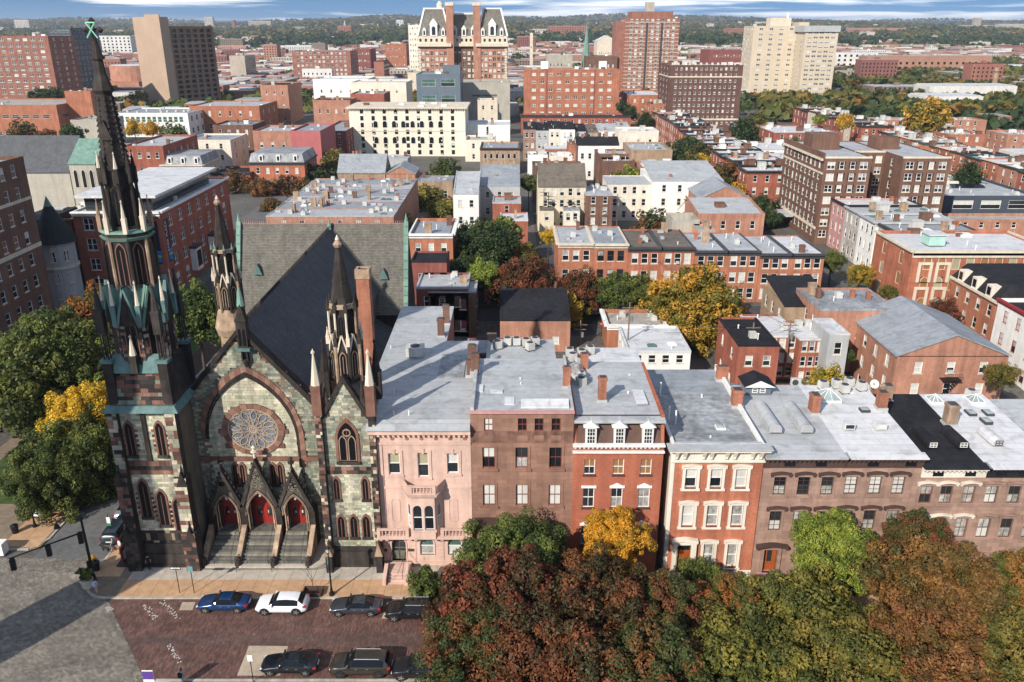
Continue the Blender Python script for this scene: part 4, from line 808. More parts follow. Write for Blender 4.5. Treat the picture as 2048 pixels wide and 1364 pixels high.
# monument casting the long shadow (stands outside the frame, left)
dsh = Vector((math.cos(SUN_AZ),math.sin(SUN_AZ),0))
mid = (Vector(gz(66,1290)) + Vector(gz(4,1241))) / 2 - dsh * 24
mon = thing('monument_column','tall pale marble column standing in the square beyond the left edge','monument',(mid.x,mid.y,0))
mb = MB(); mb.box(-6,6,-6,6,0,6.5); mb.ring(0,0,6.5,3.3,9,3.0,24); mb.build('base',ST['limestone'],mon)
mb = MB(); mb.ring(0,0,9,2.9,48,1.95,28); mb.box(-2.9,2.9,-2.9,2.9,48,49.4); mb.build('shaft',ST['limestone'],mon)
mb = MB(); mb.ring(0,0,49.4,1.6,52,1.2,16); mb.ring(0,0,52,.7,55,.4,10); mb.build('statue',ST['limestone'],mon)
# ------------------------------------------------------------------ the row of town houses beside the church
WM = {}
def sash(parent,x,y,z0,w_,h,frame='white',up='dark',low='dark',grid=(2,2),arch=0,fw=.07,name='window',rz=0):
 "near window: frame > two panes and glazing bars; origin at bottom centre, facing -y"
 fm = ST[frame] if isinstance(frame,str) else frame
 key = ('n',w_,h,fm.name,grid,arch,fw)
 if key not in WM:
  o_ = roundarch(0,0,w_,h) if arch == 1 else lancet(0,0,w_,h,4,w_ * .22) if arch == 2 else [(-w_ / 2,0),(w_ / 2,0),(w_ / 2,h),(-w_ / 2,h)]
  i_ = scaled(o_,1 - 2 * fw / w_,0,h / 2,1 - 2 * fw / h); mb = MB(); mb.band(o_,i_,0,.1); A = mb.mesh(name,fm)
  mb = MB(); mb.box(-w_ / 2 + fw,w_ / 2 - fw,-.012,.05,h * .5 - .035,h * .5 + .035)
  for k in range(1,grid[0]): xx = -w_ / 2 + w_ * k / grid[0]; mb.box(xx - .02,xx + .02,.012,.05,fw,h - fw)
  for k in range(1,grid[1] * 2):
   if k != grid[1]: zz = h * k / (2 * grid[1]); mb.box(-w_ / 2 + fw,w_ / 2 - fw,.016,.046,zz - .016,zz + .016)
  B_ = mb.mesh('glazing_bar',fm); WM[key] = (A,B_,o_)
 A,B_,o_ = WM[key]; wn = put(name,A,parent,(x,y,z0),rz); put('glazing_bar',B_,wn)
 for nm,pk,za,zb in (('pane',low,0,.5),('pane',up,.5,1)):
  k2 = ('p',w_,h,arch,za,pk)
  if k2 not in WM:
   mb = MB()
   if za == 0: mb.quad([(-w_ / 2,.055,0),(w_ / 2,.055,0),(w_ / 2,.055,h / 2),(-w_ / 2,.055,h / 2)])
   else: mb.quad([(px,.055,max(pz,h / 2)) for px,pz in o_])
   WM[k2] = mb.mesh('pane',GL[pk])
  put(nm,WM[k2],wn)
 return wn
def shell(root,w_,dep,zb,zt,zk,wm,sm,rm,ops,rin=.0,thick=.3,lift=.0):
 "front wall with openings, party walls, back wall and a roof falling to the back"
 mb = MB(); wall(mb,lambda u,z,d: (u,d,z),0,w_,zb,zt,ops,.2); mb.build('front_wall',wm,root)
 mb = MB()
 for x0,x1 in ((0,thick),(w_ - thick,w_)): mb.hexa([(x0,.21,zb),(x1,.21,zb),(x1,dep,zb),(x0,dep,zb)],[(x0,.21,zt - .02),(x1,.21,zt - .02),(x1,dep,zk),(x0,dep,zk)])
 mb.box(thick,w_ - thick,dep - .3,dep,zb,zk); mb.box(thick,w_ - thick,.9,1.0,zb,zt - .5); mb.build('party_wall',sm,root)
 mb = MB(); mb.hexa([(rin,.05,zt - .25 + lift),(w_ - rin,.05,zt - .25 + lift),(w_ - rin,dep + .1,zk - .2 + lift),(rin,dep + .1,zk - .2 + lift)],[(rin,.05,zt + .03 + lift),(w_ - rin,.05,zt + .03 + lift),(w_ - rin,dep + .1,zk + .05 + lift),(rin,dep + .1,zk + .05 + lift)]); return mb.build('roof',rm,root)
def trim(parent,x,z0,z1,w_,m_,fw=.2,proud=.07,y=0,name='surround'):
 mb = MB(); mb.band([(x - w_ / 2 - fw,z0),(x + w_ / 2 + fw,z0),(x + w_ / 2 + fw,z1 + fw),(x - w_ / 2 - fw,z1 + fw)],[(x - w_ / 2,z0),(x + w_ / 2,z0),(x + w_ / 2,z1),(x - w_ / 2,z1)],y - proud,y + .02); return mb.build(name,m_,parent)
def bar(parent,name,x0,x1,y0,y1,z0,z1,m_): mb = MB(); mb.box(x0,x1,y0,y1,z0,z1); return mb.build(name,m_,parent)
def hood(parent,x,z,w_,m_,proud=.24,rise=.22,h=.16,name='hood'):
 "curved label moulding over a window, with little scrolled ends"
 n = 10; lo = [(x - w_ / 2 + w_ * i / n,z + rise * (math.sin(math.pi * i / n) ** 1.5)) for i in range(n + 1)]; hi = [(a,b + h) for a,b in lo]
 mb = MB(); mb.prism(lo + hi[::-1],-proud,.02)
 for s in (-1,1): mb.box(x + s * (w_ / 2 - .1) - .09,x + s * (w_ / 2 - .1) + .09,-proud * .7,.02,z - .2,z)
 return mb.build(name,m_,parent)
def repeat(parent,name,mb,m_,pts):
 me = mb.mesh(name,m_)
 for p in pts: put(name,me,parent,p)
def balustrade(parent,x0,x1,y,z0,z1,m_,n,dy=0):
 b = bar(parent,'balustrade',x0,x1,y - .13,y + .13,z1 - .14,z1,m_); bar(b,'base_rail',x0,x1,y - .12,y + .12,z0,z0 + .12,m_)
 mb = MB(); h = z1 - z0 - .26
 for za,ra,zb,rb in ((0,.06,.1,.09),(.1,.09,.4,.05),(.4,.05,.55,.085),(.55,.085,.8,.05),(.8,.05,1,.07)): mb.ring(0,0,za * h,ra,zb * h,rb,6,cap=False)
 repeat(b,'baluster',mb,m_,[(lerp(x0,x1,(i + .5) / n),y,z0 + .12) for i in range(n)])
 mb = MB(); mb.box(-.16,.16,-.16,.16,0,z1 - z0 + .04); repeat(b,'pedestal',mb,m_,[(x0 + .16,y,z0 - .02),(x1 - .16,y,z0 - .02)]); return b
def chimney(parent,x,y,z0,h,w_=.75,d=.55,m_=None,cap=None,pots=0):
 c = bar(parent,'chimney',x - w_ / 2,x + w_ / 2,y - d / 2,y + d / 2,z0,z0 + h,m_ or BR['chimney']); bar(c,'chimney_cap',x - w_ / 2 - .07,x + w_ / 2 + .07,y - d / 2 - .07,y + d / 2 + .07,z0 + h - .28,z0 + h - .1,m_ or BR['chimney'])
 bar(c,'flue_top',x - w_ / 2 + .1,x + w_ / 2 - .1,y - d / 2 + .1,y + d / 2 - .1,z0 + h - .05,z0 + h + .06,cap or ST['charcoal'])
 bar(c,'flashing',x - w_ / 2 - .1,x + w_ / 2 + .1,y - d / 2 - .1,y + d / 2 + .1,z0 - .3,z0 + .35,ST['grey'])
 for k in range(pots): mb = MB(); mb.ring(x - w_ * .3 + w_ * .6 * (k + .5) / pots,y,z0 + h,.09,z0 + h + .45,.07,7); mb.build('chimney_pot',ST['tanstone'],c)
 return c
def pipe(parent,x,y,z,h,r=.06,m_=None): mb = MB(); mb.ring(x,y,z - .1,r * 1.7,z + .08,r,8); mb.ring(x,y,z + .08,r,z + h,r,8); return mb.build('vent_pipe',m_ or ST['white'],parent)
def skylight(parent,x,y,z,w_,d,m_=None):
 s = bar(parent,'skylight',x - w_ / 2,x + w_ / 2,y - d / 2,y + d / 2,z - .1,z + .16,m_ or ST['white']); mb = MB(); mb.hexa([(x - w_ / 2 + .07,y - d / 2 + .07,z + .16),(x + w_ / 2 - .07,y - d / 2 + .07,z + .16),(x + w_ / 2 - .07,y + d / 2 - .07,z + .16),(x - w_ / 2 + .07,y + d / 2 - .07,z + .16)],[(x - w_ * .2,y - d * .2,z + .32),(x + w_ * .2,y - d * .2,z + .32),(x + w_ * .2,y + d * .2,z + .32),(x - w_ * .2,y + d * .2,z + .32)]); mb.build('pane',GL['sky'],s); return s
def pyramid_light(parent,x,y,z,w_,d,h):
 s = bar(parent,'skylight',x - w_ / 2,x + w_ / 2,y - d / 2,y + d / 2,z - .1,z + .2,ST['white']); b = [(x - w_ / 2,y - d / 2),(x + w_ / 2,y - d / 2),(x + w_ / 2,y + d / 2),(x - w_ / 2,y + d / 2)]
 mb = MB(); [mb.quad([(*b[i],z + .2),(*b[(i + 1) % 4],z + .2),(x,y,z + h)]) for i in range(4)]; mb.build('pane',GL['sky'],s)
 mb = MB(); [mb.tube((*p,z + .2),(x,y,z + h),.04,n=5) for p in b]; [mb.tube((*[(b[i][k] + b[(i + 1) % 4][k]) / 2 for k in (0,1)],z + .2),(x,y,z + h),.03,n=5) for i in range(4)]; mb.build('glazing_bar',ST['white'],s)
FYR = 67.0
def town(name,label,x0): return thing(name,label,'house',(x0,FYR,0))
UMB = ST['umber']; CR = ST['cream']

# 1 pink stone house ------------------------------------------------
h1 = town('town_house','pink stone house with balconies and a bay, next to the church',-12.85); X0 = -12.85; W1 = 9.05
X = lambda x: x - X0
ops = [(X(-10.9) - .54,X(-10.9) + .54,10.25,12.45),(X(-8.22) - .5,X(-8.22) + .5,9.95,12.5),(X(-5.49) - .52,X(-5.49) + .52,10.35,12.45),
       (X(-10.92) - .68,X(-10.92) + .68,.66,3.25),(X(-8.2) - .68,X(-8.2) + .68,1.35,3.25),(X(-5.52) - .68,X(-5.52) + .68,1.35,3.25)]
shell(h1,W1,20.5,0,15.0,15.2,ST['pink'],BR['chimney'],RF['silver'],ops,lift=.45)
for u0,u1,z0,z1 in ops[:3]:
 sash(h1,(u0 + u1) / 2,.12,z0,u1 - u0,z1 - z0,'white','shade' if z0 < 10.3 else 'blind','mid',(1,1),2)
 trim(h1,(u0 + u1) / 2,z0 - .1,z1,u1 - u0,ST['pink'],.26,.08); bar(h1,'sill',u0 - .3,u1 + .3,-.14,.05,z0 - .25,z0 - .08,ST['pink']); bar(h1,'keystone',(u0 + u1) / 2 - .12,(u0 + u1) / 2 + .12,-.15,0,z1 - .05,z1 + .38,ST['pink'])
for i,(u0,u1,z0,z1) in enumerate(ops[3:]):
 xc = (u0 + u1) / 2; wd = u1 - u0
 mb = MB(); a = roundarch(xc,z0,wd,z1 - z0,10); mb.band([(u0 - .0,z0),(u1,z0)] + [(clamp(xc + (px - xc) * 3,u0,u1),z1) for px,pz in a[2:]],a,-.01,.2); mb.build('arch_spandrel',ST['pink'],h1)
 mb = MB(); mb.band(scaled(a,1.16,xc,z0 + (z1 - z0) * .6,1.08)[1:],a[1:],-.07,.02,closed=False); mb.build('arch_moulding',ST['pink'],h1)
 for k in range(7): t = R(15 + 25 * k); zc = z1 - wd / 2; mb = MB(); mb.hexa([(xc + .82 * wd * math.cos(t - .14) * .9,-.045,zc + .82 * wd * .9 * math.sin(t - .14)),(xc + 1.05 * wd * math.cos(t - .14),-.045,zc + 1.0 * wd * math.sin(t - .14)),(xc + 1.05 * wd * math.cos(t - .14),0,zc + 1.0 * wd * math.sin(t - .14)),(xc + .82 * .9 * wd * math.cos(t - .14),0,zc + .82 * .9 * wd * math.sin(t - .14))],[(xc + .82 * .9 * wd * math.cos(t + .14),-.045,zc + .82 * .9 * wd * math.sin(t + .14)),(xc + 1.05 * wd * math.cos(t + .14),-.045,zc + wd * math.sin(t + .14)),(xc + 1.05 * wd * math.cos(t + .14),0,zc + wd * math.sin(t + .14)),(xc + .82 * .9 * wd * math.cos(t + .14),0,zc + .82 * .9 * wd * math.sin(t + .14))]); mb.build('voussoir',ST['pink'],h1)
 if i: sash(h1,xc,.14,z0,wd,z1 - z0,'white','green','curtain' if i == 1 else 'blind',(1,1),1)
 else:
  d_ = sash(h1,xc,.3,z0,wd,z1 - z0,mat('door_grey_green',(.13,.13,.1),.7,.2,2),'mid','mid',(2,2),1,name='door'); mb = MB(); mb.box(-.6,-.06,-.03,.03,.05,.95); mb.box(.06,.6,-.03,.03,.05,.95); mb.build('door_panel',MATS['door_grey_green'],d_)
# rusticated ground floor blocks
for r_ in range(7):
 for x in (.15,1.1,2.95,3.7,5.65,6.35,8.2):
  zz = .7 + r_ * .42; wd = .85 if x in (.15,1.1,8.2) else .62
  if any(u0 - .25 < x + wd / 2 < u1 + .25 and zz > z0 - .3 for u0,u1,z0,z1 in ops[3:]): continue
  bar(h1,'rusticated_block',x,x + wd,-.05,.01,zz,zz + .385,ST['pink'])
bar(h1,'belt_course',-.05,W1 + .02,-.12,.02,.4,.62,ST['pink'])
# lower balcony, bay, upper balcony
bar(h1,'balcony',.05,W1 + .05,-1.0,.02,3.72,3.98,ST['pink']); balustrade(h1,.08,3.1,-.88,3.98,4.85,ST['pink'],9); balustrade(h1,6.1,W1,-.88,3.98,4.85,ST['pink'],9)
mb = MB(); mb.hexa([(-.14,-.85,0),(.14,-.85,0),(.14,0,-.55),(-.14,0,-.55)],[(-.14,-.9,.25),(.14,-.9,.25),(.14,0,.25),(-.14,0,.25)]); repeat(h1,'balcony_bracket',mb,ST['pink'],[(x,0,3.47) for x in (.4,.95,3.15,3.7,5.6,6.2,8.7)])
bxm = X(-8.27); by = -1.15; bp = [(bxm - 1.75,0),(bxm - 1.08,by),(bxm + 1.08,by),(bxm + 1.75,0)]
mb = MB(); wall(mb,lambda u,z,d: (u,by + d,z),bxm - 1.08,bxm + 1.08,3.9,8.6,[(bxm - .98,bxm - .1,4.9,7.55),(bxm + .1,bxm + .98,4.9,7.55)],.15)
for (xa,ya),(xb,yb) in ((bp[0],bp[1]),(bp[2],bp[3])):
 dv = Vector((xb - xa,yb - ya)); ln_ = dv.length; dv /= ln_; nv = Vector((-dv.y,dv.x)); wall(mb,lambda u,z,d,xa=xa,ya=ya,dv=dv,nv=nv: (xa + dv.x * u + nv.x * d,ya + dv.y * u + nv.y * d,z),0,ln_,3.9,8.6,[(ln_ * .22,ln_ * .78,4.9,7.4)],.15)
bay = mb.build('bay',ST['pink'],h1)
for s in (-1,1):
 xc = bxm + s * .54; sash(bay,xc,by + .1,4.9,.88,2.65,'white','mid','dark',(1,1),1); a = roundarch(xc,4.9,.88,2.65,8); mb = MB(); mb.band([(xc - .44,4.9),(xc + .44,4.9)] + [(clamp(xc + (px - xc) * 3,xc - .44,xc + .44),7.55) for px,pz in a[2:]],a,by - .01,by + .14); mb.build('arch_spandrel',ST['pink'],bay)
 dv = Vector((bp[1][0] - bp[0][0],bp[1][1] - bp[0][1])); sash(bay,bxm + s * 1.40,by / 2 + .05,4.9,.7,2.5,'white','mid','curtain',(1,1),rz=s * R(60))
bar(bay,'sill',bxm - 1.2,bxm + 1.2,by - .1,by + .1,4.7,4.88,ST['pink'])
mb = MB(); mb.hexa([(bxm - 2.0,.02,8.6),(bxm - 1.3,by - .35,8.6),(bxm + 1.3,by - .35,8.6),(bxm + 2.0,.02,8.6)],[(bxm - 2.1,.02,8.95),(bxm - 1.4,by - .45,8.95),(bxm + 1.4,by - .45,8.95),(bxm + 2.1,.02,8.95)]); mb.build('bay_cornice',ST['pink'],bay)
balustrade(bay,bxm - 1.25,bxm + 1.25,by - .25,8.95,9.8,ST['pink'],8)
for s in (-1,1): mb = MB(); mb.hexa([(bxm + s * 1.3 - .08,by - .25,8.95),(bxm + s * 1.3 + .08,by - .25,8.95),(bxm + s * 1.95 + .08,0,8.95),(bxm + s * 1.95 - .08,0,8.95)],[(bxm + s * 1.3 - .08,by - .25,9.75),(bxm + s * 1.3 + .08,by - .25,9.75),(bxm + s * 1.95 + .08,0,9.75),(bxm + s * 1.95 - .08,0,9.75)]); mb.build('parapet',ST['pink'],bay)
for s in (-1,1): mb = MB(); xc = bxm + s * 2.72; q = [(xc - .42,5.3),(xc - .28,5.1),(xc + .28,5.1),(xc + .42,5.3),(xc + .42,7.4),(xc + .28,7.6),(xc - .28,7.6),(xc - .42,7.4)]; mb.band(q,scaled(q,.86,xc,6.35,.95),-.05,.02); mb.build('wall_panel',ST['pink'],h1)
bar(h1,'pilaster',.1,.9,-.09,.02,4.9,13.3,ST['pink']); bar(h1,'belt_course',-.02,W1,-.1,.02,8.72,8.95,ST['pink']); bar(h1,'belt_course',-.02,W1,-.12,.02,13.35,13.6,ST['pink'])
bar(h1,'cornice',-.25,W1 + .02,-.5,.3,14.55,15.05,ST['pink']); mb = MB(); mb.hexa([(-.4,-.75,15.05),(W1,-.75,15.05),(W1,.5,15.05),(-.4,.5,15.05)],[(-.4,-.75,15.25),(W1,-.75,15.25),(W1,.5,15.62),(-.4,.5,15.62)]); mb.build('cornice_flashing',RF['silver'],h1)
mb = MB(); mb.box(-.11,.11,-.36,0,0,.26); repeat(h1,'dentil',mb,ST['pink'],[(.2 + i * .46,0,14.28) for i in range(20)])
mb = MB(); mb.tube((0,-.04,0),(0,.03,0),.17,n=12); repeat(h1,'roundel',mb,BR['chimney'],[(.55 + i * 1.33,-.02,13.95) for i in range(7)])
# steps with cheeks
stp = bar(h1,'stoop',X(-12.1),X(-9.75),-1.6,.2,0,.62,ST['pink'])
for k in range(4): bar(stp,'step',X(-11.7),X(-10.15),-1.6 - .34 * (k + 1),-1.6 - .34 * k,0,.6 - .14 * k,ST['pink'])
for xx in (-12.0,-9.95): mb = MB(); mb.hexa([(X(xx) - .17,-3.2,0),(X(xx) + .17,-3.2,0),(X(xx) + .17,-.1,0),(X(xx) - .17,-.1,0)],[(X(xx) - .17,-3.2,.7),(X(xx) + .17,-3.2,.7),(X(xx) + .17,-1.2,1.2),(X(xx) - .17,-1.2,1.2)]); mb.build('stoop_cheek',ST['pink'],stp)
mb = MB(); [mb.tube((X(xx),-3.0,.7),(X(xx),-3.0,1.4),.025) or mb.tube((X(xx),-3.0,1.4),(X(xx),-.4,1.9),.025) for xx in (-11.6,-10.25)]; mb.build('handrail',ST['iron'],stp)
for xx in (-12.35,-9.75): bar(h1,'plaque',X(xx) - .3,X(xx) + .3,-.08,0,1.75,2.05,UMB)
bar(h1,'window_air_conditioner',X(-5.4) - .3,X(-5.4) + .3,-.35,.1,1.4,1.85,ST['acmetal'])
# rear wing and roof clutter
wing = bar(h1,'rear_wing',-1.3,5.3,20.4,33.5,0,15.3,BR['chimney']); bar(wing,'roof',-1.35,5.35,20.3,33.6,15.3,15.55,RF['silver'])
bar(h1,'side_extension',-1.3,.02,6.0,20.6,0,15.25,BR['chimney']); bar(h1,'roof',-1.35,.05,6.0,20.3,15.25,15.58,RF['silver'])
bar(h1,'roof_patch',5.2,7.9,10.2,16.5,15.6,15.72,RF['worn'])
chimney(h1,8.6,10.6,15.5,1.9,.8,.55,BR['brown']); chimney(h1,8.55,14.8,15.5,2.0,.75,.55,BR['brown']); chimney(h1,4.6,22.5,15.4,2.4,.75,.6,BR['brown']); chimney(h1,4.9,26.8,15.4,2.6,.75,.6,BR['brown'])
for x,y in ((1.3,6.2),(1.9,1.6),(3.3,1.7),(-.7,18.5),(4.3,12.8)): pipe(h1,x,y,15.5,.5)

tall = thing('tall_chimney','tall square brick chimney stack rising between church and pink house','chimney',(-14.35,76.2,0))
mb = MB(); mb.hexa([(-.72,-.72,0),(.72,-.72,0),(.72,.72,0),(-.72,.72,0)],[(-.62,-.62,27.3),(.62,-.62,27.3),(.62,.62,27.3),(-.62,.62,27.3)]); mb.build('stack',BR['chimney'],tall)
mb = MB(); q = .7; mb.band([(-q,-q),(q,-q),(q,q),(-q,q)],[(-.42,-.42),(.42,-.42),(.42,.42),(-.42,.42)],0,.9); me = mb.mesh('chimney_rim',ST['tanstone']); me.transform(Matrix.Rotation(R(-90),4,'X')); put('chimney_rim',me,tall,(0,0,27.5))
bar(tall,'flue',-.45,.45,-.45,.45,26.9,27.35,ST['black'])

# 2 brownstone ------------------------------------------------------
h2 = town('town_house','tall brown stone house with a flat grey roof right of the pink house',-3.78); X0 = -3.78; W2 = 9.4
ops = [(X(x) - .41,X(x) + .41,14.7,15.98) for x in (-2.13,.95,2.47,4.02)] + [(X(x) - .58,X(x) + .58,10.9,13.05) for x in (-2.15,.9,4.02)] + [(X(x) - .58,X(x) + .58,6.9,9.12) for x in (-2.15,.95,4.02)] + [(X(x) - .65,X(x) + .65,2.4,4.7) for x in (1.0,4.07)] + [(X(-2.4) - .7,X(-2.4) + .7,.9,4.3)]
shell(h2,W2,13.5,-1,16.55,16.3,ST['brownstone'],BR['chimney'],RF['silver'],ops)
for i,(u0,u1,z0,z1) in enumerate(ops):
 xc,wd = (u0 + u1) / 2,u1 - u0
 if i == len(ops) - 1: d_ = sash(h2,xc,.25,z0,wd,z1 - z0,'umber','mid','dark',(2,1),name='door'); continue
 pk = (('blind','blind'),('dark','dark'),('dark','dark'),('dark','dark'),('blind','dark'),('mid','curtain'),('dark','dark'),('blind','blind'),('blind','blind'),('blind','blind'),('mid','mid'),('curtain','curtain'))[i]
 sash(h2,xc,.12,z0,wd,z1 - z0,mat('frame_red_brown',(.17,.05,.035),.6,.1,1),pk[0],pk[1],(2,1))
 if i > 3: trim(h2,xc,z0 - .12,z1,wd,ST['brownstone'],.2,.06); bar(h2,'sill',u0 - .3,u1 + .3,-.16,.03,z0 - .3,z0 - .1,ST['brownstone'])
 else: bar(h2,'apron_panel',xc - .45,xc + .45,-.05,.02,13.75,14.3,ST['brownstone'])
bar(h2,'attic_band',.02,W2 - .02,-.04,.01,13.55,14.68,mat('stone_brown_spalled',(.19,.10,.075),.95,.45,1.0,bump=.3)); bar(h2,'coping',-.05,W2 + .05,-.14,.3,16.5,16.66,ST['pinkp'])
po = bar(h2,'portico',X(-3.35),X(-1.45),-1.3,0,4.9,5.4,ST['brownstone']); bar(po,'portico_roof',X(-3.5),X(-1.3),-1.45,0,5.4,5.55,UMB)
for xx in (-3.15,-1.65): mb = MB(); mb.ring(X(xx),-1.05,1.0,.2,4.9,.16,10); mb.build('column',ST['brownstone'],po)
bar(po,'landing',X(-3.4),X(-1.4),-1.4,.1,0,1.0,ST['brownstone'])
for x0,x1,y0,y1 in ((.1,1.0,4.6,6.2),(3.1,4.0,1.7,3.3),(1.7,2.9,4.3,5.0)): bar(h2,'roof_patch',x0,x1,y0,y1,16.5,16.62,RF['white'])
mb = MB(); mb.hexa([(4.6,.9,16.5),(9.0,.9,16.5),(9.0,2.0,16.5),(4.6,2.0,16.5)],[(4.6,.9,16.75),(9.0,.9,16.75),(9.0,2.0,17.05),(4.6,2.0,17.05)]); mb.build('roof_hatch',RF['white'],h2)
bar(h2,'parapet',-.02,.32,.3,13.4,16.4,16.95,RF['silver']); bar(h2,'parapet',W2 - .25,W2,.3,13.4,16.4,16.85,RF['silver'])
chimney(h2,9.05,5.8,16.4,2.3,.7,.55); chimney(h2,.05,9.5,16.4,2.2,.8,.6,BR['brown'])
for x,y in ((4.6,7.8),(4.65,6.6)): pipe(h2,x,y,16.4,.3)
w2b = bar(h2,'rear_wing',2.3,8.6,13.5,24,-1,14.3,BR['chimney']); bar(w2b,'roof',2.2,8.7,13.5,24.2,14.3,14.55,RF['silver'])

# 3 red brick with a mansard ---------------------------------------
h3 = town('town_house','red brick house with a brown mansard and three white dormers',5.62); X0 = 5.62; W3 = 8.35
ops = [(X(x) - .51,X(x) + .51,10.2,11.8) for x in (7.19,9.88,12.43)] + [(X(x) - .54,X(x) + .54,6.65,8.8) for x in (7.19,9.85,12.41)] + [(X(x) - .53,X(x) + .53,2.5,4.7) for x in (7.15,9.8,12.4)]
shell(h3,W3,13.5,-1,13.2,13.4,BR['facade'],BR['facade'],RF['silver'],ops,lift=2.5)
for i,(u0,u1,z0,z1) in enumerate(ops):
 xc,wd = (u0 + u1) / 2,u1 - u0; sash(h3,xc,.1,z0,wd,z1 - z0,'white',('wood','wood','wood','mid','mid','curtain','mid','blind','mid')[i],('mid','wood','wood','mid','curtain','curtain','curtain','mid','mid')[i],(2,1))
 bar(h3,'sill',u0 - .1,u1 + .1,-.12,.02,z0 - .16,z0,UMB)
 if i > 2:
  bar(h3,'lintel',u0 - .16,u1 + .16,-.14,.02,z1,z1 + .22,ST['white'])
  if i not in (3,): mb = MB(); mb.prism([(xc - .55,z1 + .22),(xc + .55,z1 + .22),(xc + .3,z1 + .36),(xc,z1 + .5),(xc - .3,z1 + .36)],-.12,.02); mb.build('lintel_crest',ST['white'],h3)
mb = MB(); mb.hexa([(.05,.1,13.4),(W3 - .05,.1,13.4),(W3 - .05,3,13.4),(.05,3,13.4)],[(.05,1.0,15.75),(W3 - .05,1.0,15.75),(W3 - .05,3,15.75),(.05,3,15.75)]); mb.build('mansard',mat('mansard_brown',(.105,.06,.045),.7,.2,1),h3)
for s in (0,W3 - .3): mb = MB(); mb.hexa([(s,.0,13),(s + .3,.0,13),(s + .3,13.4,13),(s,13.4,13)],[(s,.75,16.0),(s + .3,.75,16.0),(s + .3,13.4,16.0),(s,13.4,16.0)]); mb.build('party_parapet',BR['facade'],h3)
bar(h3,'cornice',-.05,W3 + .05,-.3,.2,12.55,12.72,ST['white']); bar(h3,'cornice',-.05,W3 + .05,-.42,.25,13.25,13.42,ST['white'])
mb = MB(); mb.box(-.09,.09,-.28,0,0,.2); repeat(h3,'bracket',mb,ST['white'],[(.2 + i * .4,0,13.05) for i in range(20)])
for x in (7.22,9.82,12.42):
 dm = bar(h3,'dormer',X(x) - .5,X(x) + .5,-.1,1.3,13.35,15.2,ST['white']); mb = MB(); mb.prism([(X(x) - .72,15.15),(X(x) + .72,15.15),(X(x),15.75)],-.25,1.5); mb.build('dormer_roof',ST['white'],dm); sash(dm,X(x),-.17,13.5,.76,1.55,'white','mid','mid',(3,2),fw=.05)
chimney(h3,2.95,4.2,15.7,2.6,.75,.7); chimney(h3,1.9,12.0,15.6,2.0,.75,.7)
bar(h3,'roof_patch',6.1,7.2,3.0,6.3,15.95,16.02,RF['white'])
for x,y in ((5.0,7.5),(5.7,5.9),(6.4,10.2)): pipe(h3,x,y,15.7,.3,.12)
w3b = bar(h3,'rear_wing',2.6,8.35,13.4,19.5,-1,15.0,BR['chimney']); bar(w3b,'roof',2.5,8.4,13.4,19.6,15.0,15.25,RF['white'])
sk = bar(h3,'roof_lantern',.1,1.7,8.5,11.5,15.6,16.3,ST['acmetal']); mb = MB(); mb.hexa([(.05,8.4,16.3),(1.75,8.4,16.3),(1.75,11.6,16.3),(.05,11.6,16.3)],[(.6,9.0,16.9),(1.2,9.0,16.9),(1.2,11,16.9),(.6,11,16.9)]); mb.build('pane',GL['curtain'],sk)

# 4 red brick, cream trim ------------------------------------------
h4 = town('town_house','red brick house with cream window surrounds and bracketed cornice',14.75); X0 = 14.75; W4 = 8.55
cols4 = (16.68,19.03,21.36)
ops = [(X(x) - .54,X(x) + .54,8.85,10.8) for x in cols4] + [(X(x) - .56,X(x) + .56,4.65,6.9) for x in cols4] + [(X(x) - .5,X(x) + .5,.0,2.6) for x in (19.0,21.3)] + [(X(16.6) - .66,X(16.6) + .66,-.4,2.6)]
shell(h4,W4,19.0,-3.2,12.9,12.7,BR['facade2'],ST['cream'],RF['worn'],ops,rin=.3)
for i,(u0,u1,z0,z1) in enumerate(ops[:-1]):
 xc,wd = (u0 + u1) / 2,u1 - u0; sash(h4,xc,.1,z0,wd,z1 - z0,'white','blind' if i < 4 else 'curtain',('mid','dark','blind','blind','curtain','curtain','curtain','curtain')[i],(1,1))
 tr = trim(h4,xc,z0 - .12,z1,wd,CR,.26,.12); bar(tr,'sill',u0 - .36,u1 + .36,-.22,.02,z0 - .32,z0 - .12,CR); hood(tr,xc,z1 + .24,wd + .8,CR,.26,.12,.16)
u0,u1,z0,z1 = ops[-1]; xc = (u0 + u1) / 2
d_ = bar(h4,'door',u0,u1,.16,.24,z0,1.75,mat('door_orange_wood',(.30,.075,.02),.45,.15,2)); bar(d_,'door_panel',u0 + .15,u1 - .15,.12,.18,z0 + .3,1.5,MATS['door_orange_wood'])
mb = MB(); mb.prism(roundarch(xc,1.78,1.32,.82),.16,.22); mb.build('fanlight',GL['dark'],h4)
su = trim(h4,xc,z0,z1,1.32,CR,.36,.3); hood(su,xc,z1 + .36,2.5,CR,.55,.2,.22)
for s in (-1,1): bar(su,'pilaster',xc + s * .95 - .18,xc + s * .95 + .18,-.42,0,-1.2,z1 + .3,CR)
bar(h4,'stone_base',-.03,W4 + .03,-.08,.05,-3.2,-.45,CR); bar(h4,'quoin_strip',-.06,.32,-.07,.3,-.45,11.7,CR)
st4 = bar(h4,'stoop',xc - 1.1,xc + 1.1,-1.5,.1,-3,-.5,ST['limestone'])
for k in range(6): bar(st4,'step',xc - 1.1,xc + 1.1,-1.5 - .3 * (k + 1),-1.5 - .3 * k,-3,-.55 - .18 * (k + 1),ST['limestone'])
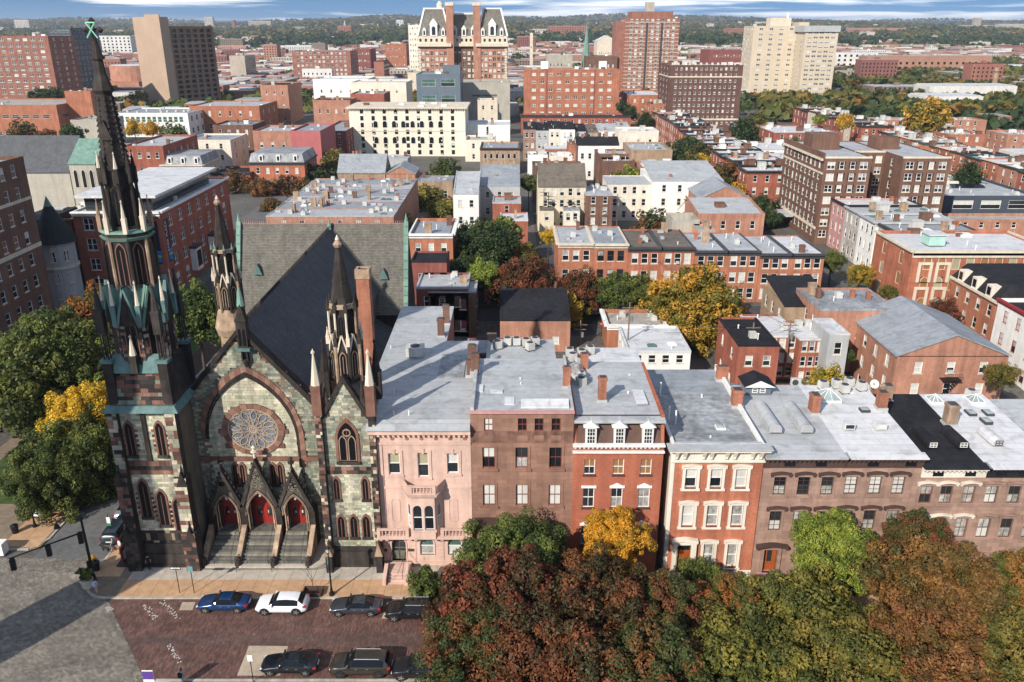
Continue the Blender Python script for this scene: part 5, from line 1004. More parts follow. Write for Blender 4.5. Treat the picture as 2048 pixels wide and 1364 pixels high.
bar(h4,'frieze',-.08,W4 + .08,-.14,.05,11.65,12.75,CR); bar(h4,'cornice',-.35,W4 + .35,-.75,.4,12.85,13.1,CR); bar(h4,'cornice',-.5,W4 + .5,-.9,.5,13.1,13.22,ST['grey']); bar(h4,'cornice_moulding',-.1,W4 + .1,-.22,.05,11.55,11.72,CR)
mb = MB(); mb.hexa([(-.13,-.25,0),(.13,-.25,0),(.13,0,-.15),(-.13,0,-.15)],[(-.16,-.7,.95),(.16,-.7,.95),(.16,0,.95),(-.16,0,.95)]); mb.ring(0,-.3,.15,.15,.45,.15,8); repeat(h4,'bracket',mb,CR,[(x,-.02,11.9) for x in (.4,1.15,2.9,3.6,5.0,5.75,7.35,8.15)])
mb = MB(); mb.box(-.06,.06,-.2,0,0,.22); repeat(h4,'dentil',mb,CR,[(.75 + i * .28,-.1,12.5) for i in range(26)])
for s in (0,W4 - .3): mb = MB(); mb.hexa([(s,.4,12.5),(s + .3,.4,12.5),(s + .3,19,12.3),(s,19,12.3)],[(s,.4,13.25),(s + .3,.4,13.25),(s + .3,19,13.45),(s,19,13.45)]); mb.build('parapet',ST['white'],h4)
bar(h4,'parapet',.2,W4 - .2,.3,.62,12.7,13.3,RF['silver']); bar(h4,'rear_roof',.3,W4 - .3,12.5,18.9,12.55,12.86,RF['grey'])
skylight(h4,5.4,4.2,12.9,.9,.9); chimney(h4,8.2,9.2,12.8,2.0,1.0,1.0); chimney(h4,8.3,15.8,12.8,1.8,1.2,.7)
for x,y,h_ in ((.75,6.1,1.5),(1.2,5.0,1.6),(.9,12.0,1.5),(5.2,11.5,.35),(4.0,2.2,.3)): pipe(h4,x,y,12.8,h_,.09)
rb = bar(h4,'rear_wing',.4,7.2,19,24,-3,9.8,ST['cream']); bar(rb,'roof',.3,7.3,19,24.1,9.8,10.05,RF['black'])

# 5-8 brown stone terrace ------------------------------------------
BS = ST['brownstone2']
def terrace_house(label,x0,x1,zt,roof,cor,cols,rows,panes,hoodm,frame='umber',arch=0,g=-2.6,door=None,dorm=(),zr=None):
 h = town('terrace_house',label,x0); w_ = x1 - x0
 ops = [(c - x0 - .58,c - x0 + .58,a,b) for a,b in rows for c in cols]
 if door: ops.append((door[0] - x0 - .68,door[0] - x0 + .68,door[1],door[2]))
 shell(h,w_,14.0,-4.6,zt - .5,zt + .4,BS,BR['chimney'],RF[roof],ops,lift=.35)
 for i,(u0,u1,z0,z1) in enumerate(ops):
  xc,wd = (u0 + u1) / 2,u1 - u0
  if door and i == len(ops) - 1:
   d_ = bar(h,'door',u0,u1,.3,.38,z0,z1,MATS['door_orange_wood']); bar(d_,'pane',xc - .22,xc + .22,.27,.31,z0 + 1.0,z1 - .35,GL['mid']); trim(h,xc,z0,z1,wd,BS,.3,.2); hood(h,xc,z1 + .3,3.0,hoodm,.6,.22,.24)
   sp5 = bar(h,'stoop',u0 - .4,u1 + .4,-1.2,.3,-4.2,z0 - .02,ST['pinkp']); [bar(sp5,'step',u0 - .1,u1 + .1,-1.2 - .3 * (k + 1),-1.2 - .3 * k,-4.2,z0 - .2 * (k + 1),ST['pinkp']) for k in range(7)]; continue
  up,lo = panes[i % len(panes)]
  sash(h,xc,.12,z0,wd,z1 - z0,frame,up,lo,(2,2) if not arch else (2,1),arch)
  tr = trim(h,xc,z0 - .1,z1,wd,BS,.17,.06); bar(tr,'sill',u0 - .22,u1 + .22,-.16,.02,z0 - .24,z0 - .08,BS); hood(tr,xc,z1 + .26,wd + .75,hoodm,.3,.14,.17)
 bar(h,'frieze',-.02,w_ + .02,-.16,.02,zt - 1.25,zt - .3,cor); bar(h,'cornice',-.1,w_ + .1,-.62,.3,zt - .28,zt - .1,cor); mb = MB(); mb.hexa([(-.1,-.75,zt - .1),(w_ + .1,-.75,zt - .1),(w_ + .1,.3,zt - .1),(-.1,.3,zt - .1)],[(-.1,-.75,zt),(w_ + .1,-.75,zt),(w_ + .1,.3,zt + .12),(-.1,.3,zt + .12)]); mb.build('gutter',RF[roof],h)
 mb = MB(); mb.box(-.08,.08,-.46,0,0,.22); repeat(h,'bracket',mb,cor,[(.25 + i * .42,-.05,zt - .5) for i in range(int((w_ - .3) / .42) + 1)])
 for c in dorm:
  v_ = bar(h,'attic_window',c - x0 - .5,c - x0 + .5,-.19,-.1,zt - 1.1,zt - .62,GL['dark'])
 return h,w_
h5,w5 = terrace_house('brown stone terrace house with silver roof and two little eyebrow dormers',23.35,30.9,12.25,'silver',UMB,(25.06,27.3,29.5),((8.0,9.95),(4.1,6.25)),(('dark','curtain'),('dark','mid'),('mid','curtain'),('mid','blind'),('curtain','blind'),('mid','blind')),UMB,door=(25.05,-.6,2.0),dorm=(25.7,28.6))
X0 = 23.35
sash(h5,X(27.35),.12,-.5,1.15,2.5,'umber','mid','curtain')
for x in (2.0,5.0):
 e = MB(); n = 8; lo = [(x + .62 * math.cos(math.pi * i / n),12.7 + .85 * math.sin(math.pi * i / n) ** .6) for i in range(n + 1)]; e.prism(lo,3.6,9.2); dm = e.build('eyebrow_dormer',RF['silver'],h5); sash(dm,x,3.55,12.78,.8,.6,'grey','mid','mid',(2,1),fw=.05)
cu = bar(h5,'roof_cabin',1.3,3.9,11.8,14.0,12.4,14.1,ST['bluegrey']); mb = MB(); mb.prism([(.95,14.0),(4.25,14.0),(2.6,14.75)],11.4,14.3); mb.build('cabin_roof',RF['black'],cu); mb = MB(); mb.prism([(1.0,13.98),(4.2,13.98),(2.6,14.7)],11.32,11.4); mb.build('bargeboard',ST['white'],cu); sash(cu,2.2,11.72,13.2,.6,.5,'white','mid','mid',(1,1)); sash(cu,3.0,11.72,13.2,.6,.5,'white','mid','mid',(1,1))
chimney(h5,7.2,8.2,12.5,2.2,.8,1.2)
h6,w6 = terrace_house('brown stone terrace house with bright white roof and glass pyramid skylight',30.9,38.1,12.25,'white',UMB,(31.7,33.98,36.15),((8.1,10.0),(4.2,6.35)),(('blind','blind'),) * 3 + (('curtain','blind'),('mid','curtain'),('curtain','curtain')),UMB,dorm=(33.4,36.9))
for x in (1.9,5.0): bar(h6,'roof_dormer',x - .5,x + .5,4.4,5.4,12.6,13.2,RF['white']); bar(h6,'pane',x - .4,x + .4,4.38,4.42,12.72,13.1,GL['dark'] if x < 3 else GL['blind'])
pyramid_light(h6,2.2,11.2,12.9,2.0,2.4,1.1); skylight(h6,4.9,8.4,12.8,.9,.8,ST['charcoal']); chimney(h6,6.8,9.0,12.6,2.0,.9,.9); skylight(h6,4.6,12.6,12.9,1.3,.9)
h7,w7 = terrace_house('brown stone terrace house with black roof and cream cornice',38.1,44.1,11.2,'black',CR,(38.9,40.8,42.9),((7.1,8.98),(3.3,5.45)),(('curtain','mid'),('mid','curtain'),('curtain','curtain')),CR,frame=mat('frame_wood',(.16,.06,.035),.6,.1,1),arch=2,dorm=(39.6,42.6))
for x in (2.1,5.0): e = MB(); n = 8; e.prism([(x + .55 * math.cos(math.pi * i / n),11.6 + .75 * math.sin(math.pi * i / n) ** .6) for i in range(n + 1)],2.6,6.0); dm = e.build('eyebrow_dormer',RF['black'],h7); sash(dm,x,2.55,11.65,.7,.5,'white','blind','mid',(2,1),fw=.05)
chimney(h7,2.0,13.0,11.6,2.0,.9,.9,ST['tanstone'])
h8,w8 = terrace_house('brown stone terrace house with white roof and black cornice at the right edge',44.1,51.0,11.2,'white',ST['black'],(45.05,47.2,49.4),((7.1,8.98),(3.3,5.45),(-.6,1.2)),(('curtain','blind'),('mid','curtain'),('curtain','curtain')),BS,arch=2,dorm=(45.5,47.6))
e = MB(); n = 8; e.prism([(2.6 + .55 * math.cos(math.pi * i / n),11.6 + .7 * math.sin(math.pi * i / n) ** .6) for i in range(n + 1)],3.0,6.0); dm = e.build('eyebrow_dormer',RF['white'],h8); sash(dm,2.6,2.95,11.65,.7,.5,'umber','mid','mid',(2,1),fw=.05)
for x,y,a,b in ((1.0,12.6,1.2,1.6),(5.3,12.6,1.4,1.6)): pyramid_light(h8,x,y,11.9,a,b,.8)
for x,y in ((3.4,9.8),(5.2,9.8),(4.0,7.9)): skylight(h8,x,y,11.8,.8,1.2,ST['charcoal'])
chimney(h8,.1,7.6,11.5,2.4,1.0,1.1,ST['tanstone'])
h9,w9 = terrace_house('brown stone terrace house just beyond the right edge of the picture',51.0,58.0,10.6,'silver',UMB,(52.2,54.4,56.6),((6.6,8.5),(2.9,5.0)),(('mid','curtain'),),BS)

# air conditioners and dishes standing on the near roofs
ACN = {}
def ac(x,y,z,kind,label,rz=0,sc=1):
 "outdoor condenser: casing > fan grille, feet"
 o = thing('air_conditioner',label,'air conditioner',(x,y,z),rz,'roof air conditioners')
 key = kind
 if key not in ACN:
  a = MB(); b = MB(); c = MB()
  if kind == 'cube':
   a.box(-.42,.42,-.42,.42,.1,.95); b.ring(0,0,.955,.36,.99,.36,14); b.ring(0,0,.99,.12,1.03,.12,8)
   for k in range(6): a.box(-.43,.43,-.43,.43,.18 + k * .125,.2 + k * .125)
  elif kind == 'big': a.box(-.95,.95,-.8,.8,.15,1.2); b.ring(0,0,1.2,.55,1.28,.5,16)
  else: a.box(-.45,.45,-.17,.17,.1,.8); b.tube((-.08,-.17,.45),(-.08,-.21,.45),.29,n=14)
  c.box(-.4,-.3,-.4,.4,-.02,.12); c.box(.3,.4,-.4,.4,-.02,.12)
  ACN[key] = (a.mesh('casing',ST['acmetal']),b.mesh('fan_grille',ST['charcoal']),c.mesh('foot',ST['iron']))
 for n_,m_ in zip(('casing','fan_grille','foot'),ACN[key]): put(n_,m_,o)
 if sc != 1: o.scale = (sc,) * 3
ac(*[gz(831,712,15.6)[0],gz(831,712,15.6)[1]],15.6,'big','big grey cooling unit with round fan on the pink house roof')
WHERE = [(1015,690,14.6),(1033,690,14.6),(1052,692,14.6),(1070,690,14.6),(995,697,14.6),(1060,700,14.6)]
for i,(px_,py_,z_) in enumerate(WHERE): p = gz(px_,py_,z_); ac(p[0],p[1],z_,'cube','%s cooling unit in the cluster behind the brown stone house roof' % ORD[i],.1 * i)
for i,(px_,py_,z_) in enumerate([(1139,712,15.2),(1163,715,15.2),(1180,708,15.2),(1145,722,15.2),(1160,730,15.2),(1160,760,15.7),(1162,772,15.7)]):
 p = gz(px_,py_,z_); ac(p[0],p[1],z_,'cube','%s cooling unit in the group beside the mansard house chimneys' % ORD[i],.07 * i)
for i,(px_,py_,z_,k,lb) in enumerate([(1590,772,12.7,'slim','white slim fan unit behind the silver roofed brown terrace'),(1672,775,13.0,'cube','blue grey cooling unit left of the pyramid skylight cluster'),(1697,772,13.0,'cube','middle cooling unit behind the white terrace roof'),(1688,785,13.0,'cube','dark round topped cooling unit behind the pyramid skylight'),(1722,780,13.0,'cube','blue grey cooling unit beside the satellite dish'),(1645,778,13.0,'cube','small brown cooling unit next to glass skylight'),(1940,795,11.8,'cube','cooling unit at the back of the white roof at right edge')]):
 p = gz(px_,py_,z_); ac(p[0],p[1],z_,k,lb,.05 * i,1.15 if k == 'slim' else 1)
p = gz(1747,775,13.2); ds = thing('satellite_dish','white satellite dish at the back of the bright white roof','satellite dish',(p[0],p[1],12.9)); mb = MB(); mb.tube((0,0,0),(0,0,.7),.04); mb.build('mast',ST['iron'],ds); mb = MB(); mb.ring(0,0,0,.1,.12,.48,14,cap=False); me = mb.mesh('dish',ST['white']); me.transform(Matrix.Rotation(R(60),4,'X')); put('dish',me,ds,(0,0,.7))
# ------------------------------------------------------------------ the city behind: every building a thing with its own walls, roof and windows
FW = {}; FOOT = []
random.seed(21); WAC = (lambda m_: (m_.box(-.32,.32,-.34,.1,.02,.46),m_)[1])(MB()).mesh('window_air_conditioner',ST['acmetal'])
def fwin(w_,h,frame,up,low,style):
 "distant window: frame, two panes, sill and lintel in one mesh; origin bottom centre, facing -y"
 w_,h = round(w_,2),round(h,2); key = (w_,h,frame,up,low,style)
 if key in FW: return FW[key]
 mb = MB(); f_ = min(.09,w_ * .09); n = 2 if style == 'pair' else 3 if style == 'triple' else 1
 if style == 'arch':
  o_ = roundarch(0,0,w_,h,6); mb.band(o_,scaled(o_,.84,0,h / 2,.92),.02,.1); mb.quad([(x,.07,z) for x,z in o_],2)
 else:
  mb.band([(-w_ / 2,0),(w_ / 2,0),(w_ / 2,h),(-w_ / 2,h)],[(-w_ / 2 + f_,f_),(w_ / 2 - f_,f_),(w_ / 2 - f_,h - f_),(-w_ / 2 + f_,h - f_)],.03,.12)
  mb.quad([(-w_ / 2,.1,0),(w_ / 2,.1,0),(w_ / 2,.1,h * .5),(-w_ / 2,.1,h * .5)],2); mb.quad([(-w_ / 2,.1,h * .5),(w_ / 2,.1,h * .5),(w_ / 2,.1,h),(-w_ / 2,.1,h)],1)
  mb.box(-w_ / 2,w_ / 2,.05,.09,h * .5 - .04,h * .5 + .04,0)
  for k in range(1,n): mb.box(-w_ / 2 + w_ * k / n - .07,-w_ / 2 + w_ * k / n + .07,.02,.09,0,h,0)
 if style not in ('plain','arch'): mb.box(-w_ / 2 - .1,w_ / 2 + .1,-.08,.03,-.16,0,3)
 FW[key] = mb.mesh('window',[ST[frame],GL[up],GL[low],ST['limestone'] if style != 'dark' else ST['charcoal']]); return FW[key]
PANES = [('dark','dark')] * 4 + [('mid','dark')] * 3 + [('blind','mid')] * 3 + [('blind','blind')] * 2 + [('curtain','dark')] * 2 + [('mid','curtain')]
DARKP = [('dark','dark')] * 5 + [('mid','dark')] * 2 + [('blind','dark')]
PALEP = [('blind','blind')] * 3 + [('blind','mid')] * 2 + [('curtain','mid')] * 2 + [('dark','dark')] * 2
def grid_ops(L,zb,zt,rows,cols,ww,wh,mx=.06,skip=()):
 fh = (zt - zb) / rows; sp = L * (1 - 2 * mx) / cols; w_ = min(ww,sp * .72); h = min(wh,fh * .66); out_ = []
 for r_ in range(rows):
  for c_ in range(cols):
   if (r_,c_) in skip: continue
   u = L * mx + sp * (c_ + .5); z = zb + fh * r_ + fh * .26; out_.append((u - w_ / 2,u + w_ / 2,z,z + h))
 return out_
CLM = {}
def clutter(root,x0,x1,y0,y1,z,n,kinds='cvapsh'):
 for _ in range(int(n * 1.6)):
  k = random.choice(kinds); x,y = random.uniform(x0,x1),random.uniform(y0,y1); v_ = random.randint(0,2)
  if (k,v_) not in CLM:
   mb = MB()
   if k == 'c': s = .35 + .15 * v_; mb.box(-s,s,-.3,.3,-.3,1.2 + .4 * v_); mb.box(-s - .06,s + .06,-.36,.36,.95 + .4 * v_,1.1 + .4 * v_); nm,m_ = 'chimney',(BR['chimney'],BR['brown'],ST['tanstone'])[v_]
   elif k == 'v': mb.ring(0,0,-.2,.09,.5 + .2 * v_,.09,6); mb.ring(0,0,.5 + .2 * v_,.16,.62 + .2 * v_,.1,6); nm,m_ = 'vent_pipe',ST['white']
   elif k == 'a': mb.box(-.5,.5,-.5,.5,-.1,.9); mb.ring(0,0,.9,.4,.95,.4,10); nm,m_ = 'roof_unit',ST['acmetal']
   elif k == 'p': mb.box(-1.1,1.1,-.9,.9,-.2,1.3 + .3 * v_); mb.box(-1.2,1.2,-1,1,1.3 + .3 * v_,1.42 + .3 * v_); nm,m_ = 'roof_cabin',(ST['white'],BR['brown'],ST['acmetal'])[v_]
   elif k == 's': mb.box(-.7,.7,-.5,.5,-.1,.2); mb.hexa([(-.65,-.45,.2),(.65,-.45,.2),(.65,.45,.2),(-.65,.45,.2)],[(-.4,-.2,.42),(.4,-.2,.42),(.4,.2,.42),(-.4,.2,.42)]); nm,m_ = 'skylight',GL['green'] if v_ else ST['white']
   else: mb.box(-.6,.6,-.35,.35,-.1,.45); nm,m_ = 'roof_hatch',RF['silver']
   CLM[(k,v_)] = (nm,mb.mesh(nm,m_))
  nm,me = CLM[(k,v_)]; put(nm,me,root,(x,y,z),random.choice((0,0,R(90))))
def build(name,label,X0_,X1_,Z,Y,dep,wm,rm,rows=3,cols=4,side=0,zb=0,cat='building',ww=1.1,wh=1.9,frame='white',style='sash',panes=PANES,corn=None,par=.5,clut=3,ck='cvapsh',gable=None,rz=0,zk=None,skip=(),group=None,base=None,ext=-1,mx=.06,sidem=None,band=None):
 "block with openings in the front and in the side that faces the view; flat roof behind a parapet, or a gable / shed roof"
 wm = wm if not isinstance(wm,str) else (BR.get(wm) or ST[wm]); rm_ = RF[rm] if isinstance(rm,str) else rm
 root = thing(name,label,cat,(X0_,Y,0),rz,group); W_ = X1_ - X0_
 mb = MB(); FOOT.append(((X0_ + X1_) / 2,Y + dep / 2,W_ / 2,dep / 2))
 ops = grid_ops(W_,zb + (base or 0),Z - (.6 if corn else .2),rows,cols,ww,wh,mx,skip) if cols else []
 wall(mb,lambda u,z,d: (u,d,z),0,W_,ext,Z,ops,.14)
 Pl = lambda u,z,d: (d,dep - u,z); Pr_ = lambda u,z,d: (W_ - d,u,z)
 left = (X0_ + X1_) / 2 > 0; sops = grid_ops(dep,zb + (base or 0),Z - (.6 if corn else .2),rows,side,ww,wh,.05) if side else []
 wall(mb,Pl,0,dep,ext,Z,sops if left else [],.14,1); wall(mb,Pr_,0,dep,ext,Z,[] if left else sops,.14,1)
 mb.quad([(W_,dep,ext),(0,dep,ext),(0,dep,Z),(W_,dep,Z)],1); mb.quad([(.3,.6,ext),(W_ - .3,.6,ext),(W_ - .3,.6,Z - .3),(.3,.6,Z - .3)],1)
 mb.quad([(.6,.6,ext),(.6,dep - .3,ext),(.6,dep - .3,Z - .3),(.6,.6,Z - .3)][::-1],1); mb.quad([(W_ - .6,.6,ext),(W_ - .6,dep - .3,ext),(W_ - .6,dep - .3,Z - .3),(W_ - .6,.6,Z - .3)],1)
 mb.build('wall',[wm,sidem if sidem is not None else wm],root)
 for u0,u1,z0,z1 in ops: up,lo = random.choice(panes); put('window',fwin(u1 - u0,z1 - z0,frame,up,lo,style),root,((u0 + u1) / 2,.03,z0))
 for u0,u1,z0,z1 in ops:
  if Y < 360 and style != 'arch' and random.random() < .07: put('window_air_conditioner',WAC,root,((u0 + u1) / 2,0,z0))
 for u0,u1,z0,z1 in sops:
  up,lo = random.choice(panes); uc = (u0 + u1) / 2
  put('window',fwin(u1 - u0,z1 - z0,frame,up,lo,style),root,(.03,dep - uc,z0) if left else (W_ - .03,uc,z0),R(-90) if left else R(90))
 mb = MB()
 if gable == 'x':          # ridge runs across the view
  rz1 = zk or Z + dep * .3
  for a,b in (((-.3,Z - .1),(dep / 2,rz1)),((dep + .3,Z - .1),(dep / 2,rz1))): mb.hexa([(-.15,a[0],a[1]),(W_ + .15,a[0],a[1]),(W_ + .15,b[0],b[1]),(-.15,b[0],b[1])] if a[0] < b[0] else [(-.15,b[0],b[1]),(W_ + .15,b[0],b[1]),(W_ + .15,a[0],a[1]),(-.15,a[0],a[1])],[(-.15,a[0],a[1] + .2),(W_ + .15,a[0],a[1] + .2),(W_ + .15,b[0],b[1] + .2),(-.15,b[0],b[1] + .2)] if a[0] < b[0] else [(-.15,b[0],b[1] + .2),(W_ + .15,b[0],b[1] + .2),(W_ + .15,a[0],a[1] + .2),(-.15,a[0],a[1] + .2)])
  mb.build('roof',rm_,root); mb = MB()
  for x in (0,W_ - .2): mb.hexa([(x,0,Z - .1),(x + .2,0,Z - .1),(x + .2,dep,Z - .1),(x,dep,Z - .1)],[(x,dep / 2 - .02,rz1),(x + .2,dep / 2 - .02,rz1),(x + .2,dep / 2 + .02,rz1),(x,dep / 2 + .02,rz1)])
  mb.build('gable_wall',wm,root); zc = (Z + rz1) / 2
  if clut: clutter(root,1,W_ - 1,dep * .4,dep * .6,rz1 - .2,clut,'c')
 elif gable == 'y':        # ridge runs away from the view
  rz1 = zk or Z + W_ * .25
  mb.hexa([(-.3,-.2,Z - .1),(W_ / 2,-.2,rz1),(W_ / 2,dep + .2,rz1),(-.3,dep + .2,Z - .1)],[(-.3,-.2,Z + .1),(W_ / 2,-.2,rz1 + .2),(W_ / 2,dep + .2,rz1 + .2),(-.3,dep + .2,Z + .1)])
  mb.hexa([(W_ / 2,-.2,rz1),(W_ + .3,-.2,Z - .1),(W_ + .3,dep + .2,Z - .1),(W_ / 2,dep + .2,rz1)],[(W_ / 2,-.2,rz1 + .2),(W_ + .3,-.2,Z + .1),(W_ + .3,dep + .2,Z + .1),(W_ / 2,dep + .2,rz1 + .2)]); mb.build('roof',rm_,root)
  mb = MB(); mb.prism([(0,Z - .1),(W_,Z - .1),(W_ / 2,rz1)],0,.3); mb.build('gable_wall',wm,root)
 else:
  zk_ = zk if zk is not None else Z - .1
  p_ = .25; mb.hexa([(p_,p_,Z - par - .3),(W_ - p_,p_,Z - par - .3),(W_ - p_,dep - p_,zk_ - par - .3),(p_,dep - p_,zk_ - par - .3)],[(p_,p_,Z - par),(W_ - p_,p_,Z - par),(W_ - p_,dep - p_,zk_ - par),(p_,dep - p_,zk_ - par)]); mb.build('roof',rm_,root)
  mb = MB()
  for a in (((-.04,-.04),(W_ + .04,-.04),(W_ + .04,.27),(-.04,.27)),((-.04,.27),(.27,.27),(.27,dep),(-.04,dep)),((W_ - .27,.27),(W_ + .04,.27),(W_ + .04,dep),(W_ - .27,dep))):
   zt_ = lambda y: lerp(Z,zk_,y / dep); mb.hexa([(x,y,zt_(y) - par - .1) for x,y in a],[(x,y,zt_(y) + .06) for x,y in a])
  mb.build('parapet',corn and ST[corn] or (wm if par > .3 else rm_),root)
  if clut: clutter(root,min(1.2,W_ * .3),max(W_ - 1.2,W_ * .7),min(1.5,dep * .3),max(dep - 1.2,dep * .6),min(Z,zk_) - par + .02,clut,ck)
 if corn:
  mb = MB(); mb.box(-.12,W_ + .12,-.55,.02,Z - .28,Z + .09); mb.box(-.06,W_ + .06,-.2,.0,Z - .8,Z - .28)
  if left: mb.box(-.5,0,0,dep,Z - .28,Z + .09)
  else: mb.box(W_,W_ + .5,0,dep,Z - .28,Z + .09)
  mb.build('cornice',ST[corn],root)
 if band:
  for zz,th in band[1]: mb = MB(); mb.box(-.08,W_ + .08,-.1,dep,zz,zz + th); mb.build('string_course',ST[band[0]],root)
 return root
def P(name,label,x0,x1,yt,Y,dep,wm,rm,**kw):
 "placed from measured edges: left and right of the front at its top, distance Y"
 a,b = at(x0,yt,Y),at(x1,yt,Y); return build(name,label,a[0],b[0],a[2],Y,dep,wm,rm,**kw)

# ---- between the near row and the cross street
P('coach_house','low brick coach house with black shed roof in the alley',1000,1141,641,124,11,'salmon','black',rows=1,cols=3,zk=7.5,par=.0,clut=1,ck='v',cat='house',wh=1.3)
P('carriage_house','white painted carriage house with pale flat roof by the alley',1256,1382,702,112,11,'white','white',rows=2,cols=4,side=3,cat='house',par=.25,clut=2,ck='vs',wh=1.3,panes=DARKP)
P('garage_block','small brick garage with white parapet behind the white carriage house',1215,1335,650,124,8,'orange','tan',rows=1,cols=0,cat='garage',corn='white',clut=3,ck='va')
P('rear_house','dark brick rear building with two teal stripes behind the church',832,936,575,131,9,'deep','silver',rows=2,cols=3,cat='house',par=.2,clut=2,panes=DARKP)
P('rear_house','dark brown back house with black roof under the orange brick house',822,893,522,140,7,'deep','black',rows=2,cols=2,cat='house',par=.2,clut=0,panes=DARKP)
P('brick_house','orange brick house with white cornice and ivy behind the church roof',817,905,468,152,14,'orange','grey',rows=3,cols=3,cat='house',corn='white',clut=4,ck='cva')
for i,(x0,x1,yt,Y,wm,rm) in enumerate(((1478,1560,690,108,'red','black'),(1515,1600,672,115,'red','white'),(1600,1668,678,113,'red','white'))):
 P('rear_wing_house',('low brick rear house with black flat roof behind the cream trimmed house','brick rear house with white roof and iron stairs, left of two','brick rear house with white roof and iron stairs, right of two')[i],x0,x1,yt,Y,12 - i * 2,wm,rm,rows=2 if not i else 3,cols=2 if not i else 4,side=2,cat='house',par=.15,clut=2,ck='va',zb=-1,panes=PALEP,wh=1.6)
P('rear_annex','grey clad annex with white lean-to roof beside the iron stairs',1660,1700,668,110,7,'grey','white',rows=2,cols=1,cat='house',par=.1,clut=0)
P('brick_house','brick house with black hipped looking roof near the yellow tree',1570,1668,612,124,12,'tan','black',rows=2,cols=0,side=3,cat='house',par=.1,zk=9.6,clut=2,ck='cs',zb=0)
P('brick_house','brick house with stained grey flat roof and white air units',1640,1795,618,118,11,'salmon','worn',rows=2,cols=0,side=3,cat='house',par=.2,clut=4,ck='cav',zb=0)
# large brick house with wide grey roof and fire escape
a = at(1795,712,104); b = at(2018,712,104)
gh = build('gabled_house','large brick house with wide grey gable roof and black fire escape',a[0],b[0],a[2],104,17,'salmon','grey',rows=3,cols=3,side=4,cat='house',gable='y',zk=a[2] + 3.0,zb=-2.5,ext=-5,panes=PALEP,clut=0,wh=1.7)
for x,z in ((7.6,1.2),(7.6,4.0)):
 fe = bar(gh,'fire_escape',x - 1.3,x + 1.3,-1.1,0,z,z + .08,ST['iron'])
 mb = MB(); [mb.tube((x - 1.3 + .26 * k,-1.08,z),(x - 1.3 + .26 * k,-1.08,z + .95),.02,n=4) for k in range(11)]; mb.tube((x - 1.3,-1.08,z + .95),(x + 1.3,-1.08,z + .95),.03,n=4); mb.tube((x + .9,-.9,z),(x - 1.1,-.9,z - 2.7),.05,n=4); mb.tube((x + .9,-.4,z),(x - 1.1,-.4,z - 2.7),.05,n=4)
 for k in range(9): mb.box(x + .85 - .22 * k,x + 1.05 - .22 * k,-.9,-.4,z - .3 * k - .15,z - .3 * k - .11)
 mb.build('stair_railing',ST['iron'],fe)
for x0,Y0,lab,wm in ((77.5,124,'red brick house with black mansard and cream dormers, right side','orange'),(77.0,108,'white painted house with dark red window trim at the right edge','white')):
 hh = build('corner_house',lab,x0,x0 + 22,8.4 if wm == 'orange' else 9.3,Y0,15 if wm == 'orange' else 15.5,wm,'black',rows=3,cols=4,side=4,cat='house',corn='limestone' if wm == 'orange' else 'redtrim',clut=3,ck='cv',panes=PALEP,frame='cream' if wm == 'orange' else 'redtrim',zb=-2,ext=-5)
 if wm == 'orange':
  mb = MB(); mb.hexa([(-.2,0,8.45),(20,0,8.45),(20,15,8.45),(-.2,15,8.45)],[(1.6,1.2,11),(19,1.2,11),(19,14,11),(1.6,14,11)]); mb.build('mansard',RF['black'],hh)
  for k in range(3): dm = bar(hh,'dormer',-.3,1.6,2.2 + 4.4 * k,3.8 + 4.4 * k,8.5,10.4,ST['cream']); bar(dm,'pane',-.34,-.28,2.5 + 4.4 * k,3.5 + 4.4 * k,8.8,10.1,GL['dark'])

# ---- north side of the cross street: orange brick row
ROW = [(1117,1188,487,'silver',3),(1188,1257,488,'grey',3),(1257,1324,495,'brown',3),(1324,1390,495,'brown',3),(1390,1456,502,'silver',3),(1456,1521,502,'silver',3),(1521,1585,508,'silver',3),(1585,1650,508,'white',3)]
for i,(x0,x1,yt,rm,c_) in enumerate(ROW):
 P('row_house','%s house from the left in the orange brick row behind the gold tree' % ORD[i],x0,x1,yt,150,15,BR['orange'] if i != 2 else BR['facade2'],rm,rows=3,cols=c_,side=0 if i else 0,cat='house',corn='charcoal' if i > 1 else 'limestone',par=.1,clut=3,ck='cvah',panes=PANES if i not in (2,3) else PALEP,group='orange brick row',frame='white' if i not in (1,) else 'charcoal',ww=1.25,wh=2.0)
# ---- second rank
bb = P('apartment_house','cream five storey house with grey gabled roof and black fire stairs',1077,1172,373,208,14,'yellow','brown',rows=4,cols=5,cat='building',gable='x',zk=16.5,clut=2,panes=PANES)
for x in (3.2,8.2):
 for z in (2.6,5.2,7.8): fe = bar(bb,'fire_escape',x - .9,x + .9,-.9,0,z,z + .08,ST['iron']); mb = MB(); mb.tube((x - .9,-.88,z + .9),(x + .9,-.88,z + .9),.04,n=4); mb.tube((x + .8,-.6,z),(x - .8,-.6,z - 2.5),.05,n=4); mb.build('stair_railing',ST['iron'],fe)
P('rear_annex','cream low annex with bay at the foot of the cream gabled house',1080,1108,420,203,5,'yellow','brown',rows=2,cols=1,par=.1,clut=0,cat='house'); P('rear_annex','pale annex with hipped roof right of the cream low annex',1128,1160,420,203,5,'ivory','grey',rows=2,cols=2,par=.1,clut=0,cat='house')
P('narrow_house','narrow brown brick house with silver roof and stacked porches',1172,1226,390,203,14,'brown','silver',rows=4,cols=2,side=3,cat='house',par=.1,clut=6,ck='av',panes=PALEP)
wb = P('white_block','big white rendered block with pale roof and cream fire stairs',1305,1448,362,220,22,'white','silver',rows=3,cols=4,side=0,par=.1,clut=2,panes=DARKP,zk=13.5)
